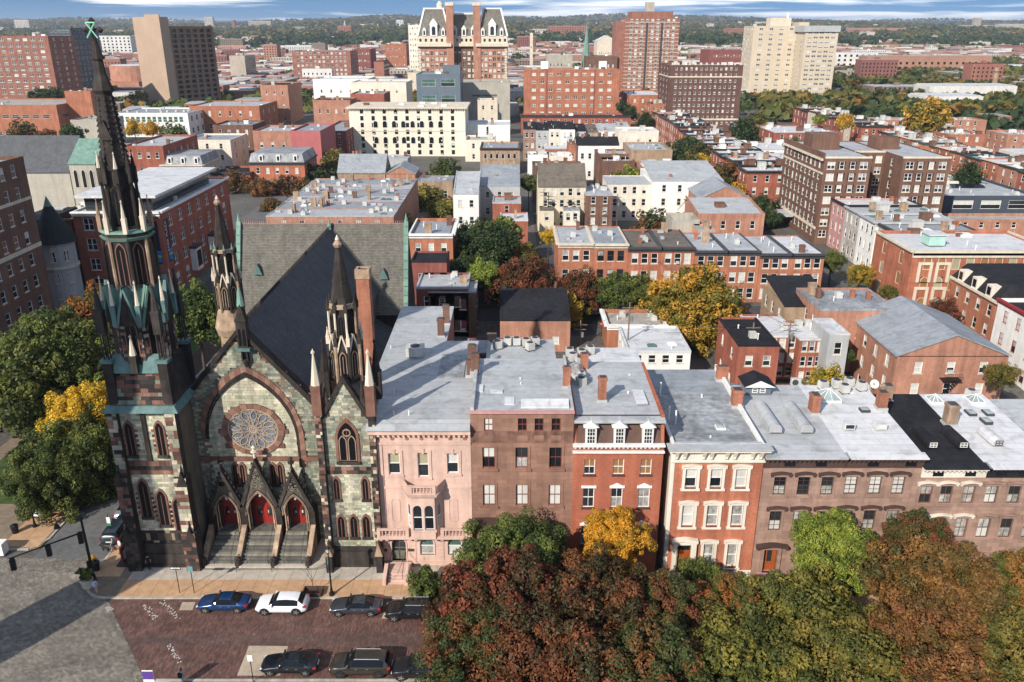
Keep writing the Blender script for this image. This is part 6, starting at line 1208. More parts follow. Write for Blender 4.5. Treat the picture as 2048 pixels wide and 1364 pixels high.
for z in (3.0,6.5): fe = bar(wb,'fire_escape',8.5,12.5,-1.0,0,z,z + .08,ST['limestone']); mb = MB(); mb.tube((8.5,-.98,z + .9),(12.5,-.98,z + .9),.04,n=4); mb.tube((9,-.6,z),(6.8,-.6,z - 2.8),.07,n=4); mb.build('stair_railing',ST['limestone'],fe)
P('white_wing','lower white rendered wing with three rows of windows left of the white block',1216,1304,368,222,14,'cream','silver',rows=3,cols=4,par=.1,clut=1,panes=DARKP,cat='building')
P('brick_house','brick rear building with fire stair and pale stepped roof behind the row',1396,1530,428,188,15,'salmon','silver',rows=2,cols=4,par=.4,clut=3,cat='house',zk=10.5,panes=DARKP)
P('brick_house','brick house with grey pitched roof and skylight behind the stepped roof',1400,1500,398,204,14,'salmon','grey',rows=2,cols=2,gable='y',clut=0,cat='house')
P('lean_to','small pale shed with sloping silver roof in the yard',1345,1400,440,182,8,'concrete','silver',rows=1,cols=1,par=.1,clut=0,cat='shed',zk=5.0); P('yard_house','peach walled yard building with brick chimney',1396,1430,460,176,6,'peach','tan',rows=1,cols=1,par=.2,clut=1,cat='house',ck='c')
P('grey_house','white walled house with grey shed roof left of the alley',906,957,388,213,16,'white','silver',rows=2,cols=2,side=3,par=.1,clut=3,ck='av',zk=12.5,cat='house')
P('grey_house','grey panelled house with brick chimney right of the white walled house',958,1040,372,225,16,'grey','grey',rows=2,cols=3,par=.1,clut=3,ck='cv',zk=12.5,cat='house'); P('brick_house','plain red brick house standing beside the alley',985,1042,405,212,9,'red','silver',rows=2,cols=1,par=.2,clut=1,cat='house')
P('flat_house','low white roofed house with brick front by the alley mouth',1000,1056,440,190,9,'red','white',rows=1,cols=1,par=.2,clut=1,cat='house')
# long grey roofed row beside the avenue, behind the church
for i in range(6):
 y0 = 178 + i * 8.2; build('avenue_house','%s house from the church in the grey roofed avenue row' % ORD[i],-54,-26,10.7,y0,8.15,'salmon',('silver','grey','silver','grey','silver','grey')[i],rows=3,cols=6 if i == 0 else 0,side=0,cat='house',par=.05,clut=9,ck='cavsh',group='avenue row')
tb = P('tan_house','tan brick house with grey roof in front of the cream hotel',675,770,346,262,12,'tan','grey',rows=1,cols=3,gable='x',cat='house',clut=2,zk=11.5); P('brick_house','small brick house with brown gable right of the tan house',772,830,348,262,12,'salmon','grey',rows=1,cols=1,gable='y',cat='house',clut=0); P('grey_house','long pale grey walled house with flat roof before the hotel',690,815,318,285,10,'grey','silver',rows=1,cols=3,par=.2,cat='house')
P('shed_house','low tan house with dark flat roof among yards',835,905,362,248,10,'tan','worn',rows=1,cols=3,par=.1,cat='house')
# ---- cream hotel with arched windows
hz = at(697,216,345); hb = at(930,216,345)
hotel = build('cream_hotel','cream seven storey hotel with dark arched windows and wide eaves',hz[0],hb[0],hz[2],345,26,'ivory','grey',rows=7,cols=9,side=0,wh=1.9,ww=1.35,style='plain',frame='charcoal',panes=DARKP,par=.3,clut=14,ck='aap',ext=-2)
Wh = hb[0] - hz[0]
mb = MB(); mb.box(-1.0,Wh + 1.0,-1.1,26,hz[2] - .2,hz[2] + .35); mb.build('eaves',ST['limestone'],hotel); mb = MB(); mb.box(-.12,.12,-.95,0,-.5,0); repeat(hotel,'eaves_bracket',mb,ST['limestone'],[(i * .95 - .4,0,hz[2] - .2) for i in range(int(Wh / .95) + 2)])
bar(hotel,'string_course',-.1,Wh + .1,-.16,.02,hz[2] * .52,hz[2] * .52 + .25,ST['limestone'])
for x in (.22,.3,.38,.46,.54,.62,.7,.78):
 for zf in (.60,.27):
  mb = MB(); o_ = roundarch(x * Wh + .2,hz[2] * zf,1.7,2.6,6); mb.band(scaled(o_,1.18,x * Wh + .2,hz[2] * zf + 1),o_,-.12,.02); aw = mb.build('arched_window',ST['ivory'],hotel); mb = MB(); mb.prism(o_,-.05,-.02); mb.build('pane',GL['dark'],aw)
for x in (0,Wh - 5.6): bar(hotel,'corner_pavilion',x,x + 5.6,-.35,.0,-1,.2,ST['ivory'])
# ---- left middle distance
pp = P('plaza_building','red brick corner building with white cornice and tall vertical banners',143,318,424,155,40,'red','white',rows=4,cols=4,side=7,cat='building',corn='white',ww=1.9,wh=2.3,style='pair',panes=DARKP,clut=5,ck='a',par=.3,zb=0)
a = at(143,424,155); b = at(318,424,155); Wp = b[0] - a[0]; Zp = a[2]
ph = bar(pp,'penthouse',1.5,Wp - 2.2,2.5,34,Zp - .3,Zp + 2.4,GL['mid']); bar(ph,'penthouse_roof',.4,Wp - .8,1.2,36,Zp + 2.4,Zp + 2.9,RF['white'])
navy = mat('banner_navy',(.012,.016,.03),.6,.1,1); bluep = mat('banner_blue',(.02,.18,.5),.6,.3,2)
def banner(parent,loc,rz):
 bn = put('banner',(lambda m_: (m_.box(-.85,.85,-.12,-.04,0,8.4),m_)[1])(MB()).mesh('banner',navy),parent,loc,rz); mb = MB(); mb.box(-.84,.84,-.14,-.12,.3,2.6); mb.build('banner_picture',bluep,bn); mb = MB(); mb.box(-.8,.8,-.15,-.14,1.3,1.75); mb.build('banner_stripe',mat('banner_lime',(.3,.5,.12),.6,.2,2),bn)
 cu = bpy.data.curves.new('lettering','FONT'); cu.body = 'PARK PLAZA'; cu.size = 1.15; cu.align_x = 'RIGHT'; cu.extrude = .004; tmp = bpy.data.objects.new('t',cu); me = bpy.data.meshes.new_from_object(tmp); bpy.data.objects.remove(tmp); me.materials.clear(); me.materials.append(ST['white'])
 me.transform(Matrix.Translation((-.25,-.15,8.2)) @ Matrix.Rotation(R(90),4,'X') @ Matrix.Rotation(R(90),4,'Z') @ Matrix.Scale(.92,4,(1,0,0))); put('lettering',me,bn)
banner(pp,(Wp - 1.6,-.02,Zp - 10.2),0); banner(pp,(Wp + .02,2.2,Zp - 10.2),R(90))
for k in range(2): bw_ = bar(pp,'bay_window',Wp,Wp + 1.3,12 + 11 * k,15 + 11 * k,1.5,6.2,ST['white']); bar(bw_,'pane',Wp + 1.28,Wp + 1.33,12.3 + 11 * k,14.7 + 11 * k,2.2,5.6,GL['dark']); bar(bw_,'bay_roof',Wp - .1,Wp + 1.5,11.8 + 11 * k,15.2 + 11 * k,6.2,6.7,UMB)
P('brown_house','brown stone house with dentil cornice between the turret and red corner building',85,141,438,156,30,'brownstone','white',rows=4,cols=2,corn='brownstone',cat='house',clut=5,ck='aap')
tu = thing('turret_house','pale stone house with round corner turret under a dark cone roof','house',(at(92,490,147)[0],148,0))
mb = MB(); mb.ring(1.2,0,0,3.3,12.6,3.2,16); mb.box(-6.5,0,-1.5,16,0,12); mb.build('wall',ST['grey'],tu); mb = MB(); mb.ring(1.2,0,12.5,3.8,20.2,.12,16); mb.build('turret_roof',slates('slate_plain',(.03,.035,.045)),tu); mb = MB(); mb.ring(1.2,0,19.0,.72,20.8,.05,10); mb.build('roof_tip',ST['copper'],tu); mb = MB(); mb.ring(1.2,0,12.35,3.6,12.65,3.7,16); mb.build('moulding',ST['limestone'],tu); mb = MB(); mb.ring(1.2,0,7.8,3.5,8.2,3.5,16); mb.build('moulding',ST['limestone'],tu)
mb = MB(); mb.hexa([(-6.7,-1.7,12),(-1,-1.7,12),(-1,16,12),(-6.7,16,12)],[(-6.7,2,16),(-1,2,16),(-1,14,16),(-6.7,14,16)]); mb.build('roof',MATS['slate_plain'],tu)
for zz in (2.2,5.2,9.2):
 for t in (-115,-75,-35): o_ = put('window',fwin(.95,2.0,'limestone','dark','mid','sash'),tu,(1.2 + 3.28 * math.cos(R(t)),3.28 * math.sin(R(t)),zz),R(t + 90))
build('corner_block','tall dark red brick block at the left edge above the green trees',-112,-80.5,29.5,98,39,'brown','worn',rows=8,cols=8,side=11,panes=DARKP,clut=3,ww=1.2,wh=2.0,band=('limestone',((14.5,.7),(22.5,.5))))
P('green_roof_church','stone church with long grey slate roof and green copper end',-160,138,345,222,18,'concrete',slates('slate_grey',(.2,.21,.22),.6,.4),rows=1,cols=0,gable='x',zk=at(0,272,231)[2],cat='church',clut=0)
gc = P('copper_chapel','stone chapel end with steep green copper roof and three tall windows',137,190,328,220,16,'concrete',ST['copper'],rows=1,cols=0,gable='x',zk=at(150,278,228)[2],cat='chapel',clut=0)
for k in range(3): lw = put('window',(lambda m_: (m_.band(lancet(0,0,1.2,5.0,4),lancet(0,.1,.95,4.7,4),-.1,.05),m_)[1])(MB()).mesh('window',ST['limestone']),gc,(1.4 + 2.1 * k,0,at(140,328,220)[2] - 6.3)); mb = MB(); mb.prism(lancet(0,.1,.97,4.7,4),-.02,.02); mb.build('pane',GL['dark'],lw)
L_ = [
 ('red_row_house','deep red brick three storey house with white sashes beyond the spire',245,325,292,262,30,'red','silver',dict(rows=3,cols=4,side=5,cat='house')),
 ('mansard_house','pale yellow house with grey mansard and dormers',320,405,330,262,16,'yellow','silver',dict(rows=2,cols=4,side=2,corn='limestone',cat='house')),
 ('modern_house','cream modern house with tall dark stair window',366,460,280,300,20,'cream','grey',dict(rows=3,cols=3,side=2,panes=DARKP,cat='house')),
 ('brick_house','red brick house with black mansard behind the parking lot',410,500,345,268,14,'red','black',dict(rows=2,cols=5,cat='house',corn='charcoal')),
 ('mansard_house','red brick house with grey mansard and three white dormers',498,608,325,270,18,'facade2','worn',dict(rows=2,cols=5,cat='house',corn='charcoal',side=3)),
 ('rose_gable_house','tall house with plain rose painted side wall',580,640,262,300,26,'rose','grey',dict(rows=2,cols=0,cat='house',clut=2)),
 ('brick_house','brick back house with tin roof left of the rose wall',505,580,262,300,20,'salmon','silver',dict(rows=2,cols=3,cat='house',clut=5)),
 ('brick_house','brown brick house among yards left of the tin roof house',425,505,250,330,18,'brown','grey',dict(rows=3,cols=4,cat='house',clut=4)),
 ('brick_house','dark brick house with deep side beside the cream hotel',640,692,262,330,40,'deep','grey',dict(rows=4,cols=2,side=6,cat='house')),
 ('brick_warehouse','long red brick warehouse with pale arched windows',378,518,212,430,34,'orange','silver',dict(rows=2,cols=6,panes=PALEP,ww=1.3,wh=2.6,side=3)),
 ('office_building','long white office building with green windows and dark grey roof band',228,375,226,410,30,'white','grey',dict(rows=2,cols=12,panes=[('green','green')],ww=2.6,wh=2.6,style='plain',side=4,clut=8,ck='a')),
 ('brick_institution','low orange brick institution with deep shaded window bands at left',-120,112,210,400,40,'orange','tan',dict(rows=2,cols=10,panes=DARKP,ww=8,wh=1.5,style='plain',side=3)),
 ('concrete_hall','blank concrete hall wall beside the spire',140,205,240,370,20,'concrete','silver',dict(rows=1,cols=0)),
 ('white_complex','white rendered block with stepped roof and black openings',625,735,158,520,30,'white','white',dict(rows=2,cols=5,panes=DARKP)),
 ('white_complex','long white building with rounded corner near the grey tower',700,812,165,480,30,'ivory','white',dict(rows=3,cols=4,panes=DARKP)),
 ('brick_house','orange red brick block in front of the white complex',700,768,188,440,22,'red','grey',dict(rows=2,cols=3,cat='house')),
 ('brick_house','brick house with dark fire stairs left of the white complex',520,575,170,470,30,'salmon','black',dict(rows=3,cols=3,cat='house')),
 ('brick_house','brick house with black cornice and balconies',625,700,200,420,18,'salmon','black',dict(rows=2,cols=4,cat='house')),
 ('tan_hall','tan low hall with green edged roof below the brick apartments',815,905,145,640,30,'limestone',ST['copper'],dict(rows=2,cols=8,ww=1.2)),
 ('brick_apartments','red brick apartment block with four projecting bays',583,700,102,830,40,'far','silver',dict(rows=8,cols=12,panes=PALEP,ww=2.0,side=3)),
 ('steel_tower','blue grey clad tower with three green glazed bays',832,920,148,440,26,'bluegrey','grey',dict(rows=3,cols=2,panes=[('green','green'),('green','mid')],ww=7.5,wh=3.6,style='plain',clut=4,ck='pa',base=4)),
 ('concrete_garage','beige concrete parking block right of the blue grey tower',918,1020,165,470,30,'concrete','tan',dict(rows=1,cols=1,panes=DARKP,ww=14,wh=1.2,style='plain',base=12)),
 ('stone_house','small stone house with mansard before the concrete parking block',955,995,200,410,12,'limestone','silver',dict(rows=3,cols=2,cat='house',panes=DARKP)),
 ('brown_palazzo','brown stone house with arched windows and bracketed eaves',960,1040,296,300,18,'tanstone','grey',dict(rows=2,cols=6,style='arch',corn='umber',cat='house',panes=DARKP)),
 ('white_annex','white annex building with tall dark slot window beside the hotel',930,1020,250,352,20,'white','white',dict(rows=2,cols=1,panes=DARKP,ww=1.0,wh=5)),
 ('white_annex','narrow white building behind the brown arched house',930,990,280,330,16,'ivory','silver',dict(rows=2,cols=2,panes=DARKP)),
 ('orange_apartments','wide orange brick apartment block with seven rows of windows',1048,1240,139,470,22,'orange','grey',dict(rows=7,cols=10,ww=2.2,wh=1.5,panes=PALEP,style='pair',side=3,clut=4,ck='p',base=0)),
 ('brown_apartments','dark brown brick apartment block with cream top band',1340,1487,130,432,30,'dkbrown','tan',dict(rows=11,cols=13,ww=1.0,wh=1.35,panes=PANES,side=3,clut=5,ck='p',band=('limestone',((26.6,.6),(5.8,.8))))),
 ('brick_highrise','tall red brick tower striped with pale floor bands',1252,1360,36,640,30,'far','tan',dict(rows=22,cols=9,ww=1.9,wh=1.5,panes=PALEP,side=5,band=('limestone',tuple((2.6 * k + 2,.35) for k in range(21))),clut=3,ck='p')),
 ('cream_tower','broad cream concrete tower with grid of small windows',1508,1600,52,620,26,'beige','tan',dict(rows=15,cols=4,ww=2.6,wh=1.4,panes=PANES,style='pair',side=6)),
 ('cream_tower','cream concrete wing with banded windows right of the broad cream tower',1612,1678,60,600,26,'beige','tan',dict(rows=16,cols=5,ww=3.0,wh=1.3,panes=PANES,style='pair',side=2)),
 ('grey_loft','dark grey clad loft building with solar panels on the roof',1890,2080,392,212,34,'dkgrey','silver',dict(rows=2,cols=3,ww=6,wh=2.2,panes=DARKP,style='plain',clut=10,ck='aav',side=1)),
 ('brick_base_house','low painted brick house in front of the dark grey loft',1905,2090,440,200,8,'salmon','tan',dict(rows=2,cols=5,cat='house',clut=0)),
]
for n_,lb,x0,x1,yt,Y,dp,wm,rm,kw in L_:
 o = P(n_,lb,x0,x1,yt,Y,dp,wm,rm,**kw)
 a = at(x0,yt,Y); b = at(x1,yt,Y); Wd = b[0] - a[0]; Z_ = a[2]
 if n_ == 'mansard_house':
  mb = MB(); mb.hexa([(-.1,-.1,Z_),(Wd + .1,-.1,Z_),(Wd + .1,dp,Z_),(-.1,dp,Z_)],[(.7,.9,Z_ + 2.8),(Wd - .7,.9,Z_ + 2.8),(Wd - .7,dp - 1,Z_ + 2.8),(.7,dp - 1,Z_ + 2.8)]); mb.build('mansard',RF['worn'],o)
  for k in range(3): dm = bar(o,'dormer',Wd * (k + .6) / 3.2,Wd * (k + .6) / 3.2 + 1.3,-.05,1.3,Z_ + .3,Z_ + 2.3,ST['white']); bar(dm,'pane',Wd * (k + .6) / 3.2 + .3,Wd * (k + .6) / 3.2 + 1.0,-.09,-.04,Z_ + .6,Z_ + 2.0,GL['dark'])
 if n_ == 'steel_tower':
  bar(o,'roof_plant',Wd * .6,Wd,2,12,Z_ - .5,Z_ + 4,ST['bluegrey'])
 if n_ == 'brown_apartments':
  mb = MB(); mb.box(-.5,.5,-.15,.5,0,1.1); repeat(o,'battlement',mb,ST['limestone'],[(Wd * (k + .5) / 13,0,Z_) for k in range(13)])
 if n_ == 'orange_apartments':
  for x in (Wd * .24,Wd * .74): bar(o,'recess',x - .35,x + .35,-.06,.05,0,Z_ - .1,BR['deep'])  # flat strips of darker brick stand in for shaded recesses
  for x in (.18,.8): bar(o,'lift_house',Wd * x,Wd * x + 4,8,12,Z_,Z_ + 4,ST['white'])
  for r_ in range(7): bar(o,'balcony',Wd,Wd + 1.4,.3,3.2,Z_ * (r_ + .2) / 7,Z_ * (r_ + .2) / 7 + 1.1,BR['orange'])
 if n_ == 'brick_highrise':
  bar(o,'upper_setback',Wd * .12,Wd * .88,2,28,Z_ - .5,Z_ + 4.5,BR['far']); bar(o,'roof_plant',Wd * .4,Wd * .55,8,16,Z_ + 4.5,Z_ + 11,ST['concrete'])
  for x in (Wd * .4,Wd * .68): bar(o,'balcony_recess',x - .8,x + .8,-.12,.05,6,Z_ - 3,ST['charcoal'])  # charcoal strips on the wall face, painted shade of recessed balconies
  for s in (-1,): bar(o,'side_wing',-6.5,0,3,26,0,Z_ - 2.5,BR['far'])
 if n_ == 'cream_tower' and 'grid' in lb: bar(o,'lift_core',Wd,Wd + 7,2,20,0,Z_ + 2.5,ST['beige']); bar(o,'roof_plant',Wd * .4,Wd * .85,5,16,Z_,Z_ + 5.5,ST['limestone']); bar(o,'mast',Wd * .78,Wd * .82,9,9.6,Z_ + 5,Z_ + 9,ST['white'])
 if n_ == 'cream_tower' and 'wing' in lb: bar(o,'roof_screen',-1.5,Wd + .8,-1,20,Z_ - 1.2,Z_ + 2.8,ST['grey'])
 if n_ == 'grey_loft':
  for k in range(8): mb = MB(); mb.hexa([(0,0,0),(1.1,0,0),(1.1,2,.7),(0,2,.7)],[(0,0,.08),(1.1,0,.08),(1.1,2,.78),(0,2,.78)]); put('solar_panel',mb.mesh('solar_panel',GL['dark']),o,(9 + 1.15 * k,14,Z_ - .4))
# tan slab tower turned to the street, left
tb = thing('slab_tower','tan concrete slab tower with recessed dark window grid','tower',(at(342,195,560)[0],560,0),R(28)); Zt = at(342,42,560)[2]
tb.rotation_euler = (0,0,R(-30))
mb = MB(); mb.box(-27,0,0,6,0,Zt + 2.5); mb.box(-14,0,-.6,0,0,Zt + 4); mb.build('service_core',ST['tanc'],tb)
mb = MB(); ops = grid_ops(36,2,Zt - 4.5,15,6,3.6,2.2,.03); wall(mb,lambda u,z,d: (-d - .8,6 + u,z),0,36,0,Zt - 3,ops,1.0); mb.box(-26,-1.9,6,42,0,Zt - 3.1); mb.build('window_wall',mat('concrete_brown',(.22,.15,.105),.9,.1,.1),tb)  # the tower's tan concrete, darkened on the face turned from the sun
for u0,u1,z0,z1 in ops: put('window',fwin(u1 - u0,z1 - z0,'umber','dark','dark','plain'),tb,(-1.6,6 + (u0 + u1) / 2,z0),R(90))
dr_ = thing('drum_hall','round brick hall with flat white roof behind the spire','hall',(at(255,150,700)[0],722,0)); zd = at(255,132,700)[2]
mb = MB(); mb.ring(0,0,0,22,zd,22,28); mb.box(-40,10,-26,-10,0,zd * .45); mb.build('wall',BR['salmon'],dr_); mb = MB(); mb.ring(0,0,zd - .5,21,zd + .2,21,28); mb.build('roof',RF['white'],dr_)
# apartment towers at the far left
P('balcony_tower','orange brick apartment tower with stacked balconies at the left edge',-30,95,72,500,30,'far','tan',rows=14,cols=7,side=3,panes=PANES,ww=2.4,wh=1.5,style='pair',clut=2,ck='p')
P('glass_tower','dark glass apartment tower with balconies behind the orange brick tower',95,140,56,600,40,'dkgrey','grey',rows=14,cols=5,side=6,panes=[('green','dark'),('mid','dark')],ww=3,wh=1.8,style='plain',clut=1,ck='p')
P('round_end_block','low brick building with rounded end tower at left',128,180,182,410,18,'orange','brown',rows=1,cols=0)
# ---- grand hotel with mansards
bz = at(836,92,560); bx = at(1015,92,560); Wb = bx[0] - bz[0]; Zb = bz[2]
bv = thing('grand_hotel','grand brick and stone hotel with huge slate mansards and white dormers','hotel',(bz[0],560,0))
stone_b = ST['limestone']; mans = slates('slate_mansard',(.17,.155,.13),.8,.5)
pav = [(0,Wb * .36,0),(Wb * .36,Wb * .66,6),(Wb * .66,Wb,0)]
for i,(xa,xb,yo) in enumerate(pav):
 mb = MB(); ops = grid_ops(xb - xa,8,Zb - 3,8,6 if i != 1 else 5,1.9,2.6,.07); wall(mb,lambda u,z,d: (xa + u,yo + d,z),0,xb - xa,0,Zb,ops,.3); mb.box(xa,xb,yo + .5,40,0,Zb - .1); wl = mb.build('pavilion_wall',BR['salmon'] if i != 1 else BR['brown'],bv)
 for u0,u1,z0,z1 in ops: up,lo = random.choice(PALEP); put('window',fwin(u1 - u0,z1 - z0,'limestone',up,lo,'pair'),bv,(xa + (u0 + u1) / 2,yo + .1,z0))
 for s in (xa + .1,xb - 1.9): mb = MB(); [mb.box(s,s + 1.8 - .4 * (k % 2),yo - .2,yo,k * 1.6,k * 1.6 + 1.3) for k in range(int(Zb / 1.6))]; mb.build('quoin_strip',stone_b,bv)
 bar(bv,'cornice',xa - .8,xb + .8,yo - 2.0,yo + 30,Zb - .3,Zb + 1.6,stone_b); bar(bv,'attic',xa,xb,yo,yo + 30,Zb + 1.6,Zb + 6,stone_b)
 for k in range(6): bar(bv,'attic_window',xa + (xb - xa) * (k + .5) / 6 - .7,xa + (xb - xa) * (k + .5) / 6 + .7,yo - .06,yo + .02,Zb + 2.6,Zb + 4.4,GL['dark'])
 zt = Zb + 22 if i != 1 else Zb + 19; mb = MB(); ins = 4.2 if i != 1 else 1.5
 mb.hexa([(xa,yo,Zb + 6),(xb,yo,Zb + 6),(xb,yo + 28,Zb + 6),(xa,yo + 28,Zb + 6)],[(xa + ins,yo + 5,zt),(xb - ins,yo + 5,zt),(xb - ins,yo + 25,zt),(xa + ins,yo + 25,zt)]); me = mb.mesh('mansard',mans); ul = me.uv_layers.new(name='UVMap')
 for l_ in me.loops: vv = me.vertices[l_.vertex_index].co; ul.data[l_.index].uv = (vv.x + vv.y,vv.z)
 put('mansard',me,bv)
 for s,ix in ((xa,1),(xb,-1)): mb = MB(); mb.hexa([(s - .5,yo - .3,Zb + 6),(s + .5,yo - .3,Zb + 6),(s + .5,yo + .6,Zb + 6),(s - .5,yo + .6,Zb + 6)],[(s + ix * ins - .5,yo + 4.5,zt),(s + ix * ins + .5,yo + 4.5,zt),(s + ix * ins + .5,yo + 5.4,zt),(s + ix * ins - .5,yo + 5.4,zt)]); mb.build('hip_rib',ST['white'],bv)
 bar(bv,'roof_crest',xa + ins - .5,xb - ins + .5,yo + 4.5,yo + 25,zt,zt + .9,ST['white'])
 xm = (xa + xb) / 2
 for dx_,s in (((-6,.65),(0,1.3),(6,.65)) if i != 1 else ((-6,.8),(0,.8),(6,.8))):
  d_ = bar(bv,'dormer',xm + dx_ - 1.8 * s,xm + dx_ + 1.8 * s,yo - .4,yo + 5,Zb + 6,Zb + 6 + 5.2 * s,ST['white']); mb = MB(); mb.prism([(xm + dx_ - 2.2 * s,Zb + 6 + 5.2 * s),(xm + dx_ + 2.2 * s,Zb + 6 + 5.2 * s),(xm + dx_ + 1.0 * s,Zb + 6 + 7 * s),(xm + dx_,Zb + 6 + 8.2 * s),(xm + dx_ - 1.0 * s,Zb + 6 + 7 * s)],yo - .6,yo + 5); mb.build('dormer_pediment',ST['white'],d_); mb = MB(); mb.prism(roundarch(xm + dx_,Zb + 6.6,1.8 * s,4.0 * s,6),yo - .46,yo - .42); mb.build('pane',GL['dark'],d_)
for x in (Wb * .36,Wb * .66): c = bar(bv,'chimney_stack',x - 2.3,x + 2.3,-.5,4,0,Zb + 24,BR['salmon']); bar(c,'chimney_crown',x - 2.7,x + 2.7,-.9,4.4,Zb + 24,Zb + 26,stone_b)
mb = MB(); mb.ring(Wb * .24,12,Zb + 22.9,2.0,Zb + 25,2.2,12); mb.ring(Wb * .24,12,Zb + 25,2.2,Zb + 27,.9,12); mb.build('water_tank',stone_b,bv)
# ---- brown apartment house with two wings, right
az = at(1650,314,196); a2 = at(1745,314,196); a3 = at(1808,314,196); a4 = at(1903,314,196)
ap = thing('winged_apartments','large brown brick apartment house with two wings and roof houses','building',(az[0],196,0)); Za = az[2]
def wing(xa,xb,ya,yb,cols_,rows_,side_,st='pair'):
 mb = MB(); ops = grid_ops(xb - xa,1,Za - .8,rows_,cols_,1.9,1.7,.04); wall(mb,lambda u,z,d: (xa + u,ya + d,z),0,xb - xa,-2,Za,ops,.14)
 so_ = grid_ops(yb - ya,1,Za - .8,rows_,side_,1.2,1.7,.04) if side_ else []
 wall(mb,lambda u,z,d: (xa + d,yb - u,z),0,yb - ya,-2,Za,so_,.14); mb.quad([(xb,ya,-2),(xb,yb,-2),(xb,yb,Za),(xb,ya,Za)]); mb.quad([(xb,yb,-2),(xa,yb,-2),(xa,yb,Za),(xb,yb,Za)]); mb.box(xa + .5,xb - .5,ya + .6,yb - .3,-2,Za - .9,skip='t'); wl = mb.build('wing_wall',BR['brown'],ap)
 for k,(u0,u1,z0,z1) in enumerate(ops): up,lo = random.choice(PALEP); put('window',fwin(u1 - u0 if k % cols_ in (0,cols_ - 1) else 1.1,z1 - z0,'white',up,lo,'pair' if k % cols_ in (0,cols_ - 1) else 'sash'),ap,(xa + (u0 + u1) / 2,ya + .03,z0))
 for u0,u1,z0,z1 in so_: up,lo = random.choice(PANES); put('window',fwin(u1 - u0,z1 - z0,'white',up,lo,'sash'),ap,(xa + .03,yb - (u0 + u1) / 2,z0),R(-90))
 bar(ap,'roof',xa + .2,xb - .2,ya + .2,yb - .1,Za - .5,Za - .25,RF['silver']); bar(ap,'parapet',xa - .06,xb + .06,ya - .06,ya + .22,Za - .35,Za + .1,ST['limestone'])
w0,w1,w2_,w3_ = 0,a2[0] - az[0],a3[0] - az[0],a4[0] - az[0]
wing(w0,w1,0,30,4,7,9); wing(w1 + .01,w2_ - .01,10,30,3,7,0); wing(w2_,w3_,0,30,4,7,3)
bar(ap,'parapet',-.35,.1,-.1,30,Za - .6,Za + .9,BR['brown']); bar(ap,'cornice',-.7,-.3,-.1,30,Za - .9,Za - .4,ST['limestone']); bar(ap,'string_course',-.25,-.02,0,30,Za - 4.1,Za - 3.7,ST['limestone']); bar(ap,'string_course',-.3,-.02,0,30,3.6,4.2,ST['limestone']); bar(ap,'entrance_canopy',-4.5,-.2,16,24,3.2,3.6,ST['grey'])
bar(ap,'roof_house',1.5,8.5,14,20,Za - .3,Za + 3.6,BR['brown']); bar(ap,'roof_house',18,24,15,20,Za - .3,Za + 2.6,BR['brown'])
# ---- painted row on the east side of the right-hand street
cls = [('pinkp','dusty pink','black'),('form','grey stone faced','grey'),('white','white painted','grey'),('form','pale stone faced','charcoal'),('peach','orange and peach','charcoal')]
for i,(wm,nm,cn) in enumerate(cls):
 build('painted_house','%s house, %s from far end of the painted row' % (nm,ORD[i]),76.5 + (i > 2) * .6,94,11.4 - .12 * i,195 - 8.4 * (i + 1),8.3 if i < 4 else 9,wm,('white','silver','silver','grey','black')[i],rows=3,cols=0,side=3,cat='house',corn=cn,par=.2,clut=6,ck='cavsp',panes=PANES,ww=1.0,wh=2.0)
ib = P('brick_institute','red brick institute with cream stone cornice and window surrounds',1828,2120,502,142,16,'facade2','white',rows=3,cols=9,side=2,corn='limestone',ww=1.5,wh=2.5,panes=[('blind','shade'),('mid','wood')],style='arch',frame='limestone',clut=2,ck='v')
az = at(1828,502,142)
for x in (2.2,5.4): trim(ib,x + .3,2.0,5.0,1.6,ST['limestone'],.5,.2,name='stone_surround'); trim(ib,x + .3,6.4,9.6,1.6,ST['limestone'],.5,.2,name='stone_surround')
bar(ib,'attic_band',-.1,42,-.2,.1,az[2] - 1.2,az[2] - .3,ST['limestone']); rc = bar(ib,'roof_cabin',5,8,5,8,az[2] - .3,az[2] + 1.6,mat('paint_mint',(.35,.55,.47),.8,.1,1)); bar(rc,'cabin_roof',4.7,8.3,4.7,8.3,az[2] + 1.6,az[2] + 1.8,RF['white'])
# ---- long red brick rows running north
def side_row(desc,X,Y0,Y1,n,Z,dep,walls,roofs,corn,step=0):
 st = (Y1 - Y0) / n
 for i in range(n): build('row_house','%s house from the near end of %s' % (ORD[i],desc),X,X + dep,Z + ((i * 7) % 3) * .25 + step * i,Y0 + st * i,st - .08,walls[i % len(walls)],roofs[i % len(roofs)],rows=3,cols=(4 if i == 0 else 0),side=2,cat='house',corn=corn[i % len(corn)],par=.2,clut=5,ck='cavshp',group=desc)
side_row('the long red row beyond the street',67.5,238,340,12,11.0,16,['red','orange','red','facade2'],['white','black','white','silver','white'],['charcoal','black'])
side_row('the far row beside the brown block',69,350,418,7,11.5,15,['red','salmon'],['black','silver'],['charcoal'])
side_row('the red terrace at far right',150,205,345,14,10.2,14,['facade2','red','orange','red','salmon'],['white','white','silver','black'],['green','charcoal','limestone'])
side_row('the terrace below the cream tower',146,352,440,8,11.5,14,['red','limestone','deep','red'],['black','worn'],['umber'])
